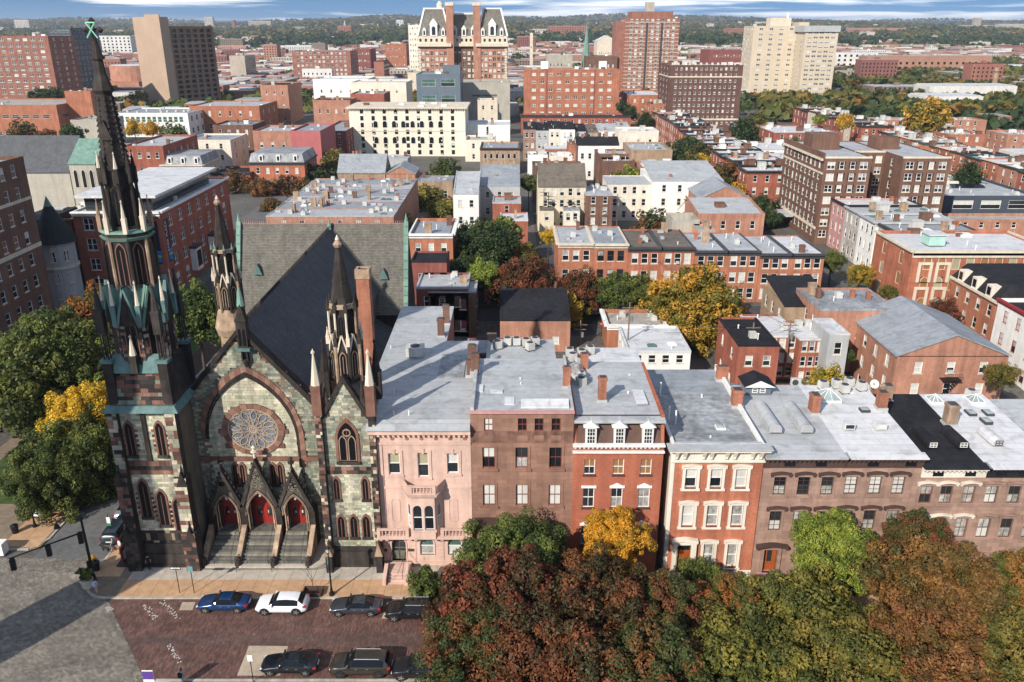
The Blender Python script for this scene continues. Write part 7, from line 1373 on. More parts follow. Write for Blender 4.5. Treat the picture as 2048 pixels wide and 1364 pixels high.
for i,(X_,Y_,W_,d_,z_,wm,rm,lb) in enumerate([(84,262,40,30,9.5,'white','white','broad white roofed hall behind the brown winged apartments'),(86,300,40,26,8.5,'brown','white','brick hall with long white roof north of the broad white hall'),(96,232,30,20,9,'cream','white','cream low building with cluttered white roof beside the brown apartments'),(132,300,18,22,10,'orange','silver','orange corner shop building with dark loading bay'),(106,340,28,30,10,'red','white','red gabled brick houses cluster in the right middle distance'),(172,330,14,22,10.5,'orange','silver','square orange brick house beside the big dark tree'),(195,330,22,16,10.5,'salmon','silver','pink brick three storey house with rows of windows at far right'),(165,400,60,14,9,'salmon','silver','long pale brick terrace facing the view at far right')]):
 build('city_building',lb,X_,X_ + W_,z_,Y_,d_,wm,rm,rows=3,cols=max(3,int(W_ / 4)),side=3,clut=10,ck='avsp',cat='building')
# ---- back yards and terraces in the middle distance
for i,(x0,x1,yt,Y,wm,rm) in enumerate([(1047,1072,258,332,'brownstone2','black'),(1072,1098,260,332,'grey','black'),(1098,1122,257,332,'cream','black'),(1122,1150,258,332,'white','black'),(1150,1172,262,334,'grey','black'),(1172,1196,264,336,'tan','brown'),(1196,1240,262,338,'white','silver'),(1240,1262,258,342,'white','silver')]):
 P('back_terrace_house','%s house from the left in the pale back terrace under black roofs' % ORD[i],x0,x1,yt,Y,15,wm,rm,rows=3,cols=2,cat='house',par=.1,zk=at(x0,yt,Y)[2] + 1.5,clut=2,ck='cv',panes=PANES,group='pale back terrace')
for i,(n_,lb,x0,x1,yt,Y,dp,wm,rm,kw) in enumerate([
 ('white_house','white house with black pitched roof in the middle blocks',1153,1238,290,285,12,'white','black',dict(rows=2,cols=5,gable='x',zk=at(1153,274,291)[2])),
 ('brick_house','brick house end beside the white house with black roof',1138,1153,290,284,12,'orange','black',dict(rows=2,cols=1)),
 ('white_house','white flat roofed house with arched window and fire stair',1238,1318,262,318,14,'cream','white',dict(rows=2,cols=3)),
 ('metal_roof_house','brick house under long silver metal roof, upper of three',1196,1285,308,270,12,'brown','silver',dict(rows=1,cols=3)),
 ('metal_roof_house','brick house under long silver metal roof, middle of three',1205,1270,322,262,8,'brown','silver',dict(rows=1,cols=3)),
 ('metal_roof_house','brick house under silver roof and low parapet, right of three',1262,1345,300,266,20,'tan','silver',dict(rows=1,cols=3,clut=5)),
 ('brick_house','low brick house with white parapet roof near the olive tree',1285,1360,334,248,12,'salmon','white',dict(rows=1,cols=3)),
 ('yard_house','low grey roofed yard building above the cream gabled house',1066,1165,332,246,10,'brown','silver',dict(rows=1,cols=4,clut=6)),
 ('yard_house','small white shed roofed yard building by the alley',1056,1095,310,268,8,'white','white',dict(rows=1,cols=1)),
 ('yard_house','pale green walled yard building with low roof',1100,1145,312,262,8,'cream','silver',dict(rows=1,cols=2)),
 ('red_terrace','long low red brick terrace below the orange apartments',1042,1262,232,425,12,'red','black',dict(rows=2,cols=14,corn='charcoal')),
 ('brick_house','brick corner house with wedge shaped white roof',1258,1330,190,470,40,'orange','white',dict(rows=3,cols=4,side=5)),
 ('brick_house','brick house with black mansard at centre right',1300,1332,208,440,20,'orange','black',dict(rows=3,cols=2,side=3)),
 ('grey_hall','grey stone hall with flat roofs behind the orange apartments',1095,1145,110,650,30,'concrete','white',dict(rows=3,cols=6)),
 ('grey_hall','brown hall with pale penthouse behind the orange apartments',1172,1235,112,640,30,'brown','white',dict(rows=3,cols=6)),
 ('brick_mill','long deep red brick mill behind the dark brown apartments',1420,1512,100,800,40,'deep','tan',dict(rows=4,cols=14)),
 ('white_house','white block with flat roof beside the dark brown apartments',1486,1510,128,700,30,'white','white',dict(rows=3,cols=4)),
 ('temple_hall','pale columned hall with pediment far behind the tall brick tower',1195,1235,82,1000,40,'limestone','white',dict(rows=2,cols=8,gable='y')),
 ('church_tower','pale square church tower far away left of the green steeple',1060,1066,66,1050,8,'limestone','tan',dict(rows=2,cols=1,cat='church')),
 ('brick_block','brick block far behind the grand hotel on its left',770,812,88,1000,40,'orange','white',dict(rows=4,cols=8)),
 ('white_tower','slim white tower left of the grand hotel',816,838,50,900,30,'ivory','white',dict(rows=10,cols=4)),
 ('brick_block','red brick block beyond the four bay apartments',705,740,98,950,40,'deep','grey',dict(rows=4,cols=8)),
]):
 kw = dict(kw); kw.setdefault('cat','house' if 'house' in n_ or 'terrace' in n_ else 'building'); kw.setdefault('clut',4); P(n_,lb,x0,x1,yt,Y,dp,wm,rm,**kw)
sp0 = at(1177,110,640); stp_ = thing('church_steeple','slender green copper church steeple in the distance','church',(sp0[0],660,0)); mb = MB(); mb.box(-4,4,-4,4,0,22); mb.build('tower',BR['brown'],stp_); mb = MB(); zt = at(1177,42,660)[2]; mb.ring(0,0,22,4.2,30,3.0,8); mb.ring(0,0,30,3.0,zt,.1,8); mb.build('spire',ST['copper'],stp_)
for s in (-1,1): mb = MB(); mb.ring(s * 3.4,-3.4,22,.7,30,.1,6); mb.build('pinnacle',ST['copper'],stp_)
sk_ = thing('brick_smokestack','slim tan factory chimney at far right','chimney',(at(1988,172,640)[0],640,0)); mb = MB(); mb.ring(0,0,0,2.2,at(1988,135,640)[2],1.6,14); mb.build('stack',BR['tan'],sk_); mb = MB(); mb.ring(0,0,19.5,1.9,20.4,1.9,14); mb.build('stack_band',BR['brown'],sk_)
# small rear extensions, sheds and yard walls behind the near row
for i,(x,y,w_,d_,h,wm,rm,lb) in enumerate([(-3.2,92.5,5.0,9,10.5,'salmon','silver','brick rear extension behind the brown stone house, left'),(8.2,87.5,5.2,9,11.5,'red','silver','brick rear extension behind the mansard house'),(24.2,83,5.0,8,8.8,'salmon','white','brick rear extension behind the silver terrace roof'),(31.8,83,4.6,9,8.4,'brown','tan','brown rear extension behind the white terrace roof'),(39.0,83,4.4,8,7.6,'red','black','brick rear extension behind the black terrace roof'),(-6.5,107,5.5,6,6.5,'deep','grey','small dark brick shed beside the church transept'),(17.5,98,5.0,6,5.0,'concrete','silver','low concrete garage in the alley left of the white carriage house'),(40,96,6,6,4.6,'salmon','white','low brick garage with white roof below the iron stairs'),(-1.0,127,0.4,11,2.6,'red','grey','brick yard wall beside the coach house'),(29,127,14,.4,2.6,'red','grey','long brick yard wall under the gold tree'),(-14,131,8,7,8.0,'brown','silver','brown back building at the church transept end')]):
 build('rear_extension' if d_ > 1 and w_ > 1 else 'yard_wall',lb,x,x + w_,h,y,d_,wm,rm,rows=2,cols=0 if w_ < 4 or h < 5 or w_ > 10 else 2,side=2 if d_ > 5 else 0,cat='wall' if w_ < 1 or d_ < 1 else 'house',par=.1,clut=2 if d_ > 5 else 0,ck='vca',ext=-4)
FOOT += [(at(342,195,560)[0] - 5,585,36,36),(at(255,150,700)[0],722,30,30),(bz[0] + Wb / 2,582,Wb / 2 + 3,26),(92,212,18,18),(-26,92,16,26)]
# ------------------------------------------------------------------ trees
LF = dict(
 green=leaf('leaf_green',((.0,(.028,.042,.013)),(.5,(.07,.095,.022)),(1,(.14,.155,.034)))),bright=leaf('leaf_bright',((.0,(.07,.10,.015)),(.5,(.16,.20,.03)),(1,(.27,.29,.05)))),
 dark=leaf('leaf_dark',((.0,(.015,.03,.012)),(.6,(.035,.06,.02)),(1,(.07,.09,.025)))),olive=leaf('leaf_olive',((.0,(.04,.05,.012)),(.5,(.10,.10,.022)),(1,(.20,.15,.03)))),
 red=leaf('leaf_red',((.0,(.04,.02,.012)),(.35,(.05,.048,.018)),(.6,(.105,.04,.018)),(1,(.18,.058,.025)))),rust=leaf('leaf_rust',((.0,(.05,.045,.015)),(.35,(.12,.07,.02)),(.7,(.165,.065,.022)),(1,(.22,.10,.033)))),
 gold=leaf('leaf_gold',((.0,(.18,.14,.015)),(.4,(.42,.25,.02)),(1,(.62,.36,.03)))),mixgold=leaf('leaf_gold_green',((.0,(.06,.075,.014)),(.45,(.17,.15,.022)),(.8,(.34,.22,.03)),(1,(.45,.25,.03)))),
 mixred=leaf('leaf_red_green',((.0,(.03,.045,.014)),(.45,(.055,.07,.02)),(.7,(.11,.06,.02)),(1,(.18,.065,.025)))),mixrust=leaf('leaf_rust_green',((.0,(.045,.06,.016)),(.45,(.09,.10,.022)),(.75,(.20,.10,.022)),(1,(.32,.12,.03)))))
bark = mat('bark',(.085,.065,.05),.95,.3,2,bump=.4)
def leaf_mesh(name,seed,nclump,nleaf,size,m_,flat=.8,spread=.34,low=-.45):
 "crown of unit radius: leaf-sized faces gathered in clumps through an uneven volume"
 rs = np.random.RandomState(seed); cl = []
 while len(cl) < nclump:
  d = rs.normal(size=3); d /= np.linalg.norm(d)
  if d[2] < low: continue
  az_ = math.atan2(d[1],d[0]); lob = 1 + .2 * math.sin(3 * az_ + seed) * math.cos(4 * d[2] + seed) + .13 * math.sin(5 * d[2] + seed * 2) + .1 * math.sin(7 * az_ + 3 * d[2])
  rr = lob * rs.uniform(.3,.7) if rs.rand() < .25 else lob * rs.uniform(.6,.92)
  cl.append(np.array([d[0] * rr,d[1] * rr,d[2] * rr * flat]))
 cl = np.array(cl); n = nclump * nleaf; ci = np.repeat(np.arange(nclump),nleaf)
 off = rs.normal(size=(n,3)); off /= np.linalg.norm(off,axis=1)[:,None]; cs = rs.uniform(.6,1.25,nclump)[ci]
 off *= (spread * cs * rs.uniform(.45,1,n) ** .5)[:,None]; off[:,2] *= 1.05
 c = cl[ci] + off
 nrm_ = off / np.linalg.norm(off,axis=1)[:,None] + rs.normal(scale=.55,size=(n,3)) + np.array([0,0,.35]); nrm_ /= np.linalg.norm(nrm_,axis=1)[:,None]
 a = np.cross(nrm_,rs.normal(size=(n,3))); a /= np.linalg.norm(a,axis=1)[:,None]; b = np.cross(nrm_,a); s = size * rs.uniform(.6,1.3,n)[:,None]
 V = np.empty((n,4,3)); V[:,0] = c - a * s; V[:,1] = c - b * s * .55; V[:,2] = c + a * s; V[:,3] = c + b * s * .55
 me = bpy.data.meshes.new(name); me.vertices.add(4 * n); me.vertices.foreach_set('co',V.reshape(-1)); me.loops.add(4 * n); me.loops.foreach_set('vertex_index',np.arange(4 * n,dtype=np.int32)); me.polygons.add(n); me.polygons.foreach_set('loop_start',np.arange(0,4 * n,4,dtype=np.int32))
 me.update(); me.materials.append(m_)
 tone = np.clip(rs.uniform(-.15,1.1,nclump)[ci] * .75 + rs.uniform(0,1,n) * .32 + .1 * (c[:,2] + .3) - .04,0,1); val = np.clip(rs.uniform(0,1,n),0,1)
 colr = np.ones((n,4,4)); colr[:,:,0] = tone[:,None]; colr[:,:,1] = val[:,None]; colr[:,:,2] = 0
 at_ = me.color_attributes.new('Col','FLOAT_COLOR','CORNER'); at_.data.foreach_set('color',colr.reshape(-1)); return me
def trunk_mesh(seed,h,r_,rad):
 random.seed(seed); mb = MB(); p = Vector((0,0,-.3)); q = Vector((random.uniform(-.2,.2),random.uniform(-.2,.2),h)); mb.tube(p,q,r_ * 1.25,r_ * .8,9)
 for k in range(7):
  t = random.uniform(0,6.28); e = q + Vector((math.cos(t) * rad * .55,math.sin(t) * rad * .55,rad * random.uniform(.25,.75))); m_ = q.lerp(e,.5) + Vector((0,0,rad * .1)); mb.tube(q - Vector((0,0,.2)),m_,r_ * .5,r_ * .32,6); mb.tube(m_,e,r_ * .32,r_ * .1,6)
  for _ in range(2): e2 = m_ + Vector((random.uniform(-1,1),random.uniform(-1,1),random.uniform(.3,1))) * rad * .4; mb.tube(m_,e2,r_ * .2,r_ * .06,5)
 return mb.mesh('trunk',bark)
CRN = {}
LOD = {0: (300,210,.025,.88,.145),1: (150,115,.042,.85,.2),2: (60,60,.085,.85,.3)}
def tree(label,x,y,ztop,rad,colour,lod=1,group=None,g=0.0,name='street_tree',zs=1.0,low=-.8):
 "tree with its crown's top at ztop and crown radius rad"
 v_ = int(x * 7 + y * 3) % (2 if lod == 0 else 3); key = (lod,v_,colour,low)
 if key not in CRN: CRN[key] = leaf_mesh('crown',v_ * 17 + lod * 5 + 3,*LOD[lod][:3],LF[colour],*LOD[lod][3:],low)
 rad *= 1.1; hc = ztop - rad * .82 * zs; o = thing(name,label,'tree',(x,y,g),random.uniform(0,6.28),group)
 put('crown',CRN[key],o,(0,0,hc - g),0,(rad,rad,rad * zs)); h = max(.8,hc - g - rad * .6 * zs)
 kt = ('t',round(h),round(rad),v_)
 if kt not in CRN: CRN[kt] = trunk_mesh(v_ + 3,h,max(.1,rad * .045),rad)
 put('trunk',CRN[kt],o); return o
def T(label,px_,ytop,rpx,Y,colour,lod=1,group=None,name='street_tree',zs=1.0,low=-.8,g=None):
 "placed from the picture: column, top of crown, crown radius in pixels, distance"
 p = at(px_,ytop,Y); d = at(px_ + rpx,ytop + rpx * .6,Y); r_ = abs(d[0] - at(px_,ytop + rpx * .6,Y)[0])
 return tree(label,p[0],Y,p[2] - .1 * r_,r_,colour,lod,group,G(p[0],Y) if g is None else g,name,zs,low=low)
random.seed(5)
# foreground canopy along both kerbs
for a in [
 ('dark green tree in front of the brown stone house door',1030,1040,108,61.5,'green',0),('golden yellow tree in front of the mansard house',1232,1022,66,63.2,'gold',0),
 ('bright green round tree in front of the terrace houses',1678,1030,80,62.5,'bright',0),('brown green tree top against the terrace house with cream cornice',1846,1030,70,62.0,'mixred',0),
 ('small shrubby green tree left of the cream doorway',1405,1120,42,63.5,'green',1),
 ('big red brown tree, leftmost of the front canopy',1010,1105,140,56.5,'red',0),('dark red tree second from left in the front canopy',1180,1120,130,56.0,'red',0),('red brown tree below the golden tree',1120,1210,150,50.5,'red',0),
 ('red tinged tree at the left bottom of the canopy',960,1215,115,52.0,'mixred',0),('rusty green tree in front of the cream trimmed house',1330,1160,105,55.5,'mixred',0),('orange brown tree right of the cream doorway',1460,1155,85,56.5,'mixrust',0),('dark green red tree at the bottom middle of the canopy',1300,1255,150,48.5,'mixred',0),
 ('large olive green tree below the bright green one',1610,1150,150,55.0,'olive',0),('dark green tree at the bottom right of the canopy centre',1500,1250,150,48.5,'olive',0),('green tree with a few orange leaves right of canopy centre',1720,1240,150,49.0,'olive',0),
 ('large orange rust tree at right in the canopy',1890,1085,125,55.0,'rust',0),('orange red tree lower right in the canopy',1880,1215,130,49.0,'rust',0),('yellow green tree at the right edge of the canopy',2045,1110,110,55.5,'mixrust',0),('olive rust tree in the bottom right corner',2040,1240,140,48.5,'olive',0),('thin young green tree beside the pink house steps',850,1135,34,62.6,'green',2)]:
 T(a[0],*a[1:6],a[6],group='trees along the brick street')
# avenue park, left
for a in [('big round green tree at the left edge',78,622,118,100,'green',0),('tree with yellow orange top left of the tower',160,764,84,86,'gold',0),('large green tree beside the avenue kerb',140,822,96,81,'green',0),('smaller green tree with bare trunk at the avenue corner',82,880,78,77,'green',0),('dark green tree behind the big left edge tree',20,700,90,94,'green',1),
          ('tree with turning leaves between turret house and tower',195,560,62,118,'mixrust',1),('tall green tree between tower and church gable',385,562,66,106,'green',1),('green tree half hidden behind the tower shaft',300,640,50,118,'green',1)]:
 T(a[0],*a[1:6],a[6],group='trees in the avenue park',zs=1.12)
# yards and side streets
MID = [('dark tree filling the alley corner by the red tree',1000,525,42,150,'dark'),('green tree between the two dark alley trees',950,468,42,160,'green'),('gold green tree right of the coach house',1078,592,38,136,'mixgold'),('tall green tree behind the round light green one',1000,430,40,175,'green'),('rust tree in the yard behind the stepped roof',1560,470,30,168,'mixrust'),('small green tree in the yard left of the brick gable house',1690,690,20,112,'green'),('olive tree beside the avenue row roofs',800,420,30,196,'olive'),('red tree beside the alley behind the rows',1050,514,58,140,'red'),('dark red tree in front of the orange brick row',1165,540,46,141,'red'),('slim green tree left of the big gold tree',1238,540,44,139,'green'),('second slim green tree left of the big gold tree',1280,545,40,137,'green'),('large gold green tree before the orange brick row',1400,520,88,132,'mixgold'),('small yellow tree under the large gold tree',1318,560,42,136,'gold'),('drooping gold tree lower right of the large gold tree',1370,600,64,128,'mixgold'),
 ('orange green tree above the black roofed coach house',1125,580,46,137,'mixgold'),('tall dark green tree right of the orange brick house',975,435,58,158,'dark'),('dark green tree behind the tall one by the alley',1015,470,44,165,'dark'),('light green tree above the red alley tree',1045,480,44,160,'olive'),('round light green tree by the lamp pole',965,520,34,146,'bright'),('dark green tree low beside the alley',930,505,40,150,'dark'),('green tree in shade behind the orange house',935,450,36,170,'dark'),
 ('olive tree behind the church roofs',838,365,46,240,'olive'),('green tree next to the olive tree behind the church',885,395,34,218,'olive'),('green tree before the cream hotel corner',890,320,32,290,'green'),('brown green tree at the left of the cream hotel',663,295,28,300,'olive'),('dark tree beside the brown green hotel tree',622,322,32,276,'dark'),('red tree at the avenue corner',572,355,32,262,'red'),('orange brown tree left of the red avenue tree',520,350,24,258,'rust'),('orange tree behind the parking lot',468,342,22,262,'rust'),('small dark tree in the parking lot row',545,392,24,236,'mixred'),('brown tree in the long roof row gardens',600,355,26,262,'mixred'),
 ('dark red tree in the white block yard',1308,423,34,190,'mixred'),('green hedge tree above the white block',1262,335,26,252,'bright'),('second hedge tree above the white block',1240,340,20,252,'olive'),('small green tree left of the cream gabled house',1058,345,20,235,'green'),('orange tree at the alley mouth',1098,455,18,172,'gold'),('yellow green tree on the street before the red row',1385,310,26,262,'olive'),('bright yellow tree beside the yellow green one',1405,305,16,268,'gold'),('dark tree in front of the long red row',1372,268,30,300,'dark'),('brown tree in front of the long red row',1400,280,26,285,'mixred'),('large brown green street tree by the red row end',1448,318,34,250,'mixred'),('orange tree at the foot of the red row end',1475,368,22,232,'gold'),('dark green tree near the red row corner',1528,385,24,222,'dark'),('green tree below the winged apartments',1545,415,22,212,'dark'),
 ('dark tree right of the brown apartment block',1490,240,30,360,'dark'),('olive tree right of the brown apartment block',1520,218,26,380,'olive'),('big dark green gold tree on the right',1858,190,40,350,'mixgold'),('green tree with flat top by the white hall',1590,270,18,270,'olive'),('bright yellow tree in the terrace street',1692,228,16,345,'gold'),('yellow green tree in the terrace street',1640,226,12,360,'bright'),('green conifer before the painted row',1668,500,24,160,'green'),('green tree with orange leaves at the painted row',1725,525,26,150,'mixgold'),('small green tree by the institute corner',1780,568,18,140,'olive'),('dark red tree beside the institute',1893,598,32,128,'red'),('yellow green tree behind the terrace roofs',1660,735,40,97,'mixgold'),('yellow leaved tree right of the slim fan unit',1700,765,22,93,'gold'),('green tree between brick gable house and white house',2010,725,28,100,'olive'),('dark conifer among the red terraces at right',1942,325,24,232,'dark'),
 ('green tree beside the office building',345,250,30,340,'green'),('yellow tree in front of the office building',300,238,18,360,'gold'),('second yellow tree in front of the office building',266,240,16,362,'gold'),('dark tree left of the spire middle',40,245,30,330,'mixred'),('dark green tree next to the concrete hall',140,245,22,350,'dark'),('orange tree at the brick institution',85,255,22,345,'rust'),('green tree at the foot of the balcony tower',75,172,20,480,'dark'),('second green tree at the foot of the balcony tower',105,170,16,480,'dark'),('brown tree below the tan slab tower',270,178,22,560,'olive'),
 ('dark tree in the back yards right of the pale terrace',1330,300,18,290,'dark'),('bare brown tree in the pale back terrace yard',1128,300,20,290,'mixred'),('street tree beside the orange apartments',1262,212,14,430,'dark'),('second street tree beside the orange apartments',1292,225,16,405,'dark'),('street tree by the wedge roofed house',1245,200,12,450,'dark')]
for lb,px_,yt,rp,Y,cl_ in MID: T(lb,px_,yt,rp,Y,cl_,1 if Y < 175 else 2,group='trees in yards and side streets',name='city_tree')
# ------------------------------------------------------------------ parked cars
tyre_m = mat('tyre',(.018,.018,.018),.8,.1,2); rim_m = mat('rim_alloy',(.5,.5,.5),.3,.05,2,metal=.8); rim_d = mat('rim_dark',(.08,.08,.085),.35,.05,2,metal=.6); carglass = mat('car_glass',(.008,.009,.011),.08,0,1,spec=.3)
lamp_w = mat('headlight',(.75,.75,.72),.1,0,1,spec=.8); lamp_r = mat('taillight',(.35,.01,.015),.2,0,1,spec=.6); plate_m = mat('plate',(.6,.6,.6),.6,0,1); trimk = mat('trim_black',(.015,.015,.016),.5,0,1)
PROF = dict(
 sedan=dict(L=4.65,W=1.82,belt=.90,top=[(0,.55),(.025,.70),(.08,.77),(.20,.87),(.29,.93),(.33,1.02),(.43,1.32),(.50,1.40),(.60,1.41),(.69,1.35),(.78,1.17),(.85,1.03),(.93,.99),(.98,.93),(1,.6)],ws=(.31,.46),rw=(.68,.85),side=((.35,.52),(.53,.675),(.685,.79))),
 suv=dict(L=4.6,W=1.86,belt=1.02,top=[(0,.62),(.02,.82),(.07,.93),(.17,1.01),(.26,1.06),(.30,1.14),(.39,1.46),(.46,1.58),(.60,1.61),(.75,1.58),(.84,1.50),(.92,1.22),(.965,1.04),(.99,.95),(1,.66)],ws=(.28,.43),rw=(.84,.94),side=((.32,.50),(.51,.675),(.69,.83))),
 bigsuv=dict(L=5.0,W=1.95,belt=1.10,top=[(0,.66),(.02,.92),(.07,1.04),(.17,1.10),(.24,1.13),(.28,1.2),(.36,1.5),(.43,1.68),(.60,1.71),(.80,1.69),(.90,1.62),(.955,1.3),(.985,1.1),(.995,.95),(1,.68)],ws=(.26,.40),rw=(.90,.965),side=((.30,.47),(.48,.65),(.66,.88))))
def interp(tab,t):
 for (a,za),(b,zb) in zip(tab,tab[1:]):
  if t <= b: k = (t - a) / (b - a); k = k * k * (3 - 2 * k) * .5 + k * .5; return lerp(za,zb,k)
 return tab[-1][1]
def car(label,kind,paint,x,y,rz,rim=rim_m,g=0.0,name='parked_car',rails=False,group='cars parked at the kerbs'):
 p = PROF[kind]; Lc,Wc,belt,top = p['L'],p['W'],p['belt'],p['top']; roofz = max(z for _,z in top)
 o = thing(name,label,'car',(x,y,g + .045),rz,group); ns = 44; rows = []
 for i in range(ns + 1):
  t = i / ns; zt = interp(top,t); e = max(0,abs(t - .5) * 2 - .72) / .28; hw = Wc / 2 * (1 - .2 * e ** 2.2); zlow = .22 + .12 * e ** 2
  k = clamp((zt - belt) / (roofz - belt),0,1); bz = min(belt,zt - .05); rw_ = hw * lerp(.90,.66,k); xx = -Lc / 2 + Lc * t
  rows.append([(xx,0,zlow),(xx,hw * .88,zlow),(xx,hw * .985,zlow + .16),(xx,hw,.56 if bz > .62 else bz - .08),(xx,hw * .975,bz - .03 if bz < belt else belt - .05),(xx,hw * .94,bz),(xx,rw_,zt - .055 if k > .02 else zt - .03),(xx,rw_ * .86,zt - .008),(xx,rw_ * .45,zt + .012),(xx,0,zt + .018)])
 nr = len(rows[0]); V = []; 
 for s in (1,-1):
  for r_ in rows: V += [(a,s * b,c) for a,b,c in r_]
 off = (ns + 1) * nr; body,parts_ = [],{}
 def zone(i,j):
  t = (i + .5) / ns
  if j >= 6 and p['ws'][0] < t < p['ws'][1]: return 'windshield'
  if j >= 6 and p['rw'][0] < t < p['rw'][1]: return 'rear_window'
  if j == 5:
   for n_,(a,b) in enumerate(p['side']):
    if a < t < b: return 'side_window%d' % n_
  return None
 for h_ in (0,1):
  for i in range(ns):
   for j in range(nr - 1):
    a = h_ * off + i * nr + j; f_ = (a,a + nr,a + nr + 1,a + 1) if h_ else (a,a + 1,a + nr + 1,a + nr); z = zone(i,j)
    if z is None: body.append(f_)
    else: parts_.setdefault(z if not z.startswith('side') else z + 'ab'[h_],[]).append(f_)
  e0 = [h_ * off + j for j in range(nr)]; e1 = [h_ * off + ns * nr + j for j in range(nr)]; body.append(tuple(e0) if h_ else tuple(reversed(e0))); body.append(tuple(reversed(e1)) if h_ else tuple(e1))
 def mk(nm,faces,m_):
  used = sorted({k for f_ in faces for k in f_}); mp_ = {k: n_ for n_,k in enumerate(used)}; me = bpy.data.meshes.new(nm); me.from_pydata([V[k] for k in used],[],[tuple(mp_[k] for k in f_) for f_ in faces]); me.materials.append(m_); bm = bmesh.new(); bm.from_mesh(me); bmesh.ops.remove_doubles(bm,verts=bm.verts,dist=.0005); bmesh.ops.recalc_face_normals(bm,faces=bm.faces); bm.to_mesh(me); bm.free(); me.shade_smooth(); return put(nm,me,o)
 bd = mk('body',body,paint)
 for z,fs_ in parts_.items(): mk('side_window' if z.startswith('side') else z,fs_,carglass)
 rw_ = .335 if kind == 'sedan' else .37; wxs = (-Lc * .5 + Lc * .185,-Lc * .5 + Lc * .80)
 if ('w',kind,rim.name) not in WM:
  a = MB(); a.tube((0,-.11,0),(0,.11,0),rw_,n=20); b = MB(); b.tube((0,-.125,0),(0,.0,0),rw_ * .68,n=18); c = MB(); c.tube((0,-.14,0),(0,-.12,0),rw_ * .16,n=8)
  for k in range(5): t = R(72 * k); q = Vector((math.cos(t),0,math.sin(t))); s_ = Vector((-math.sin(t),0,math.cos(t))); n0 = Vector((0,-.137,0)); c.quad([n0 + q * rw_ * .1 - s_ * .03,n0 + q * rw_ * .66 - s_ * .055,n0 + q * rw_ * .66 + s_ * .055,n0 + q * rw_ * .1 + s_ * .03][::-1])
  ar = MB(); ar.tube((0,-.02,0),(0,.1,0),rw_ * 1.17,n=22); WM[('w',kind,rim.name)] = (a.mesh('tyre',tyre_m),b.mesh('rim',trimk),c.mesh('spoke_star',rim),ar.mesh('wheel_arch',trimk))  # last mesh: black disc behind the wheel, painted shade of the wheel well
 A,B_,C_,AR = WM[('w',kind,rim.name)]
 for wx in wxs:
  for s in (-1,1):
   yy = s * (Wc / 2 - .085); put('wheel_arch',AR,o,(wx,s * (Wc / 2 - .005),rw_ + .02),0 if s < 0 else math.pi); wh_ = put('wheel',A,o,(wx,yy,rw_),0 if s < 0 else math.pi); put('rim',B_,wh_); put('spoke_star',C_,wh_)
 zl = belt * .72
 for s in (-1,1):
  mb = MB(); mb.hexa([(-Lc / 2 + .04,s * Wc * .34 - .15,zl - .06),(-Lc / 2 + .04,s * Wc * .34 + .15,zl - .06),(-Lc / 2 + .2,s * Wc * .36 + .13,zl - .06),(-Lc / 2 + .2,s * Wc * .36 - .13,zl - .06)],[(-Lc / 2 + .07,s * Wc * .34 - .14,zl + .03),(-Lc / 2 + .07,s * Wc * .34 + .14,zl + .03),(-Lc / 2 + .22,s * Wc * .37 + .12,zl + .05),(-Lc / 2 + .22,s * Wc * .37 - .12,zl + .05)]); mb.build('headlight',lamp_w,o)
  mb = MB(); mb.box(Lc / 2 - .3,Lc / 2 - .04,s * (Wc * .43) - .11,s * (Wc * .43) + .085,belt * .82,belt * .98); mb.build('taillight',lamp_r,o)
  mb = MB(); mx_ = -Lc / 2 + Lc * (p['side'][0][0] + .01); mb.hexa([(mx_ - .1,s * (Wc / 2 - .02),belt + .02),(mx_ + .08,s * (Wc / 2 - .02),belt + .02),(mx_ + .08,s * (Wc / 2 + .17),belt + .02),(mx_ - .1,s * (Wc / 2 + .17),belt + .02)],[(mx_ - .04,s * (Wc / 2 - .02),belt + .17),(mx_ + .1,s * (Wc / 2 - .02),belt + .17),(mx_ + .1,s * (Wc / 2 + .18),belt + .17),(mx_ - .04,s * (Wc / 2 + .18),belt + .17)]); mb.build('mirror',paint,o)
  for a,b in p['side'][:2]: mb = MB(); hx = -Lc / 2 + Lc * b - .12; mb.box(hx - .1,hx + .1,s * (Wc / 2 - .02) - .02,s * (Wc / 2 - .02) + .03 * 1,belt - .17,belt - .13); mb.build('door_handle',rim_m,o)
  for a in (p['side'][0][0] + .015,p['side'][1][0] - .008,p['side'][2][0] - .012): mb = MB(); hx = -Lc / 2 + Lc * a; mb.box(hx - .006,hx + .006,s * (Wc / 2 - .012) - .006,s * (Wc / 2 - .004) + .002,.38,belt - .06); mb.build('door_seam',trimk,o)
  if rails: mb = MB(); mb.tube((-.45,s * Wc * .31,roofz - .0),(1.55,s * Wc * .31,roofz - .02),.03,n=6); mb.build('roof_rail',rim_m,o)
 mb = MB(); mb.box(-Lc / 2 + .02,-Lc / 2 + .12,-Wc * .28,Wc * .28,.38,.6); mb.build('grille',trimk,o); mb = MB(); mb.box(Lc / 2 - .05,Lc / 2 + .01,-.26,.26,.62,.76); mb.build('plate',plate_m,o)
 mb = MB(); mb.box(-Lc * .3,Lc * .3,-Wc * .36,Wc * .36,.3,belt - .1); mb.build('seats',trimk,o)
 o.scale = (1,1,.94); return o
def paintm(n_,c,metal=.3,rough=.3): return mat('car_paint_' + n_,c,rough,0,1,spec=.5,metal=metal,coat=.5)
def park(label,kind,pm,x0,x1,yw,**kw):
 "kerb-parked car: left and right ends and the line of its near wheels"
 a = gz(x0 + 2,yw - 4); b = gz(x1 - 2,yw - 4); p = PROF[kind]; xc = (a[0] + b[0]) / 2; y = gz((x0 + x1) / 2,yw)[1] + p['W'] / 2 - .05; return car(label,kind,pm,xc,y,0,g=G(xc,y),**kw)
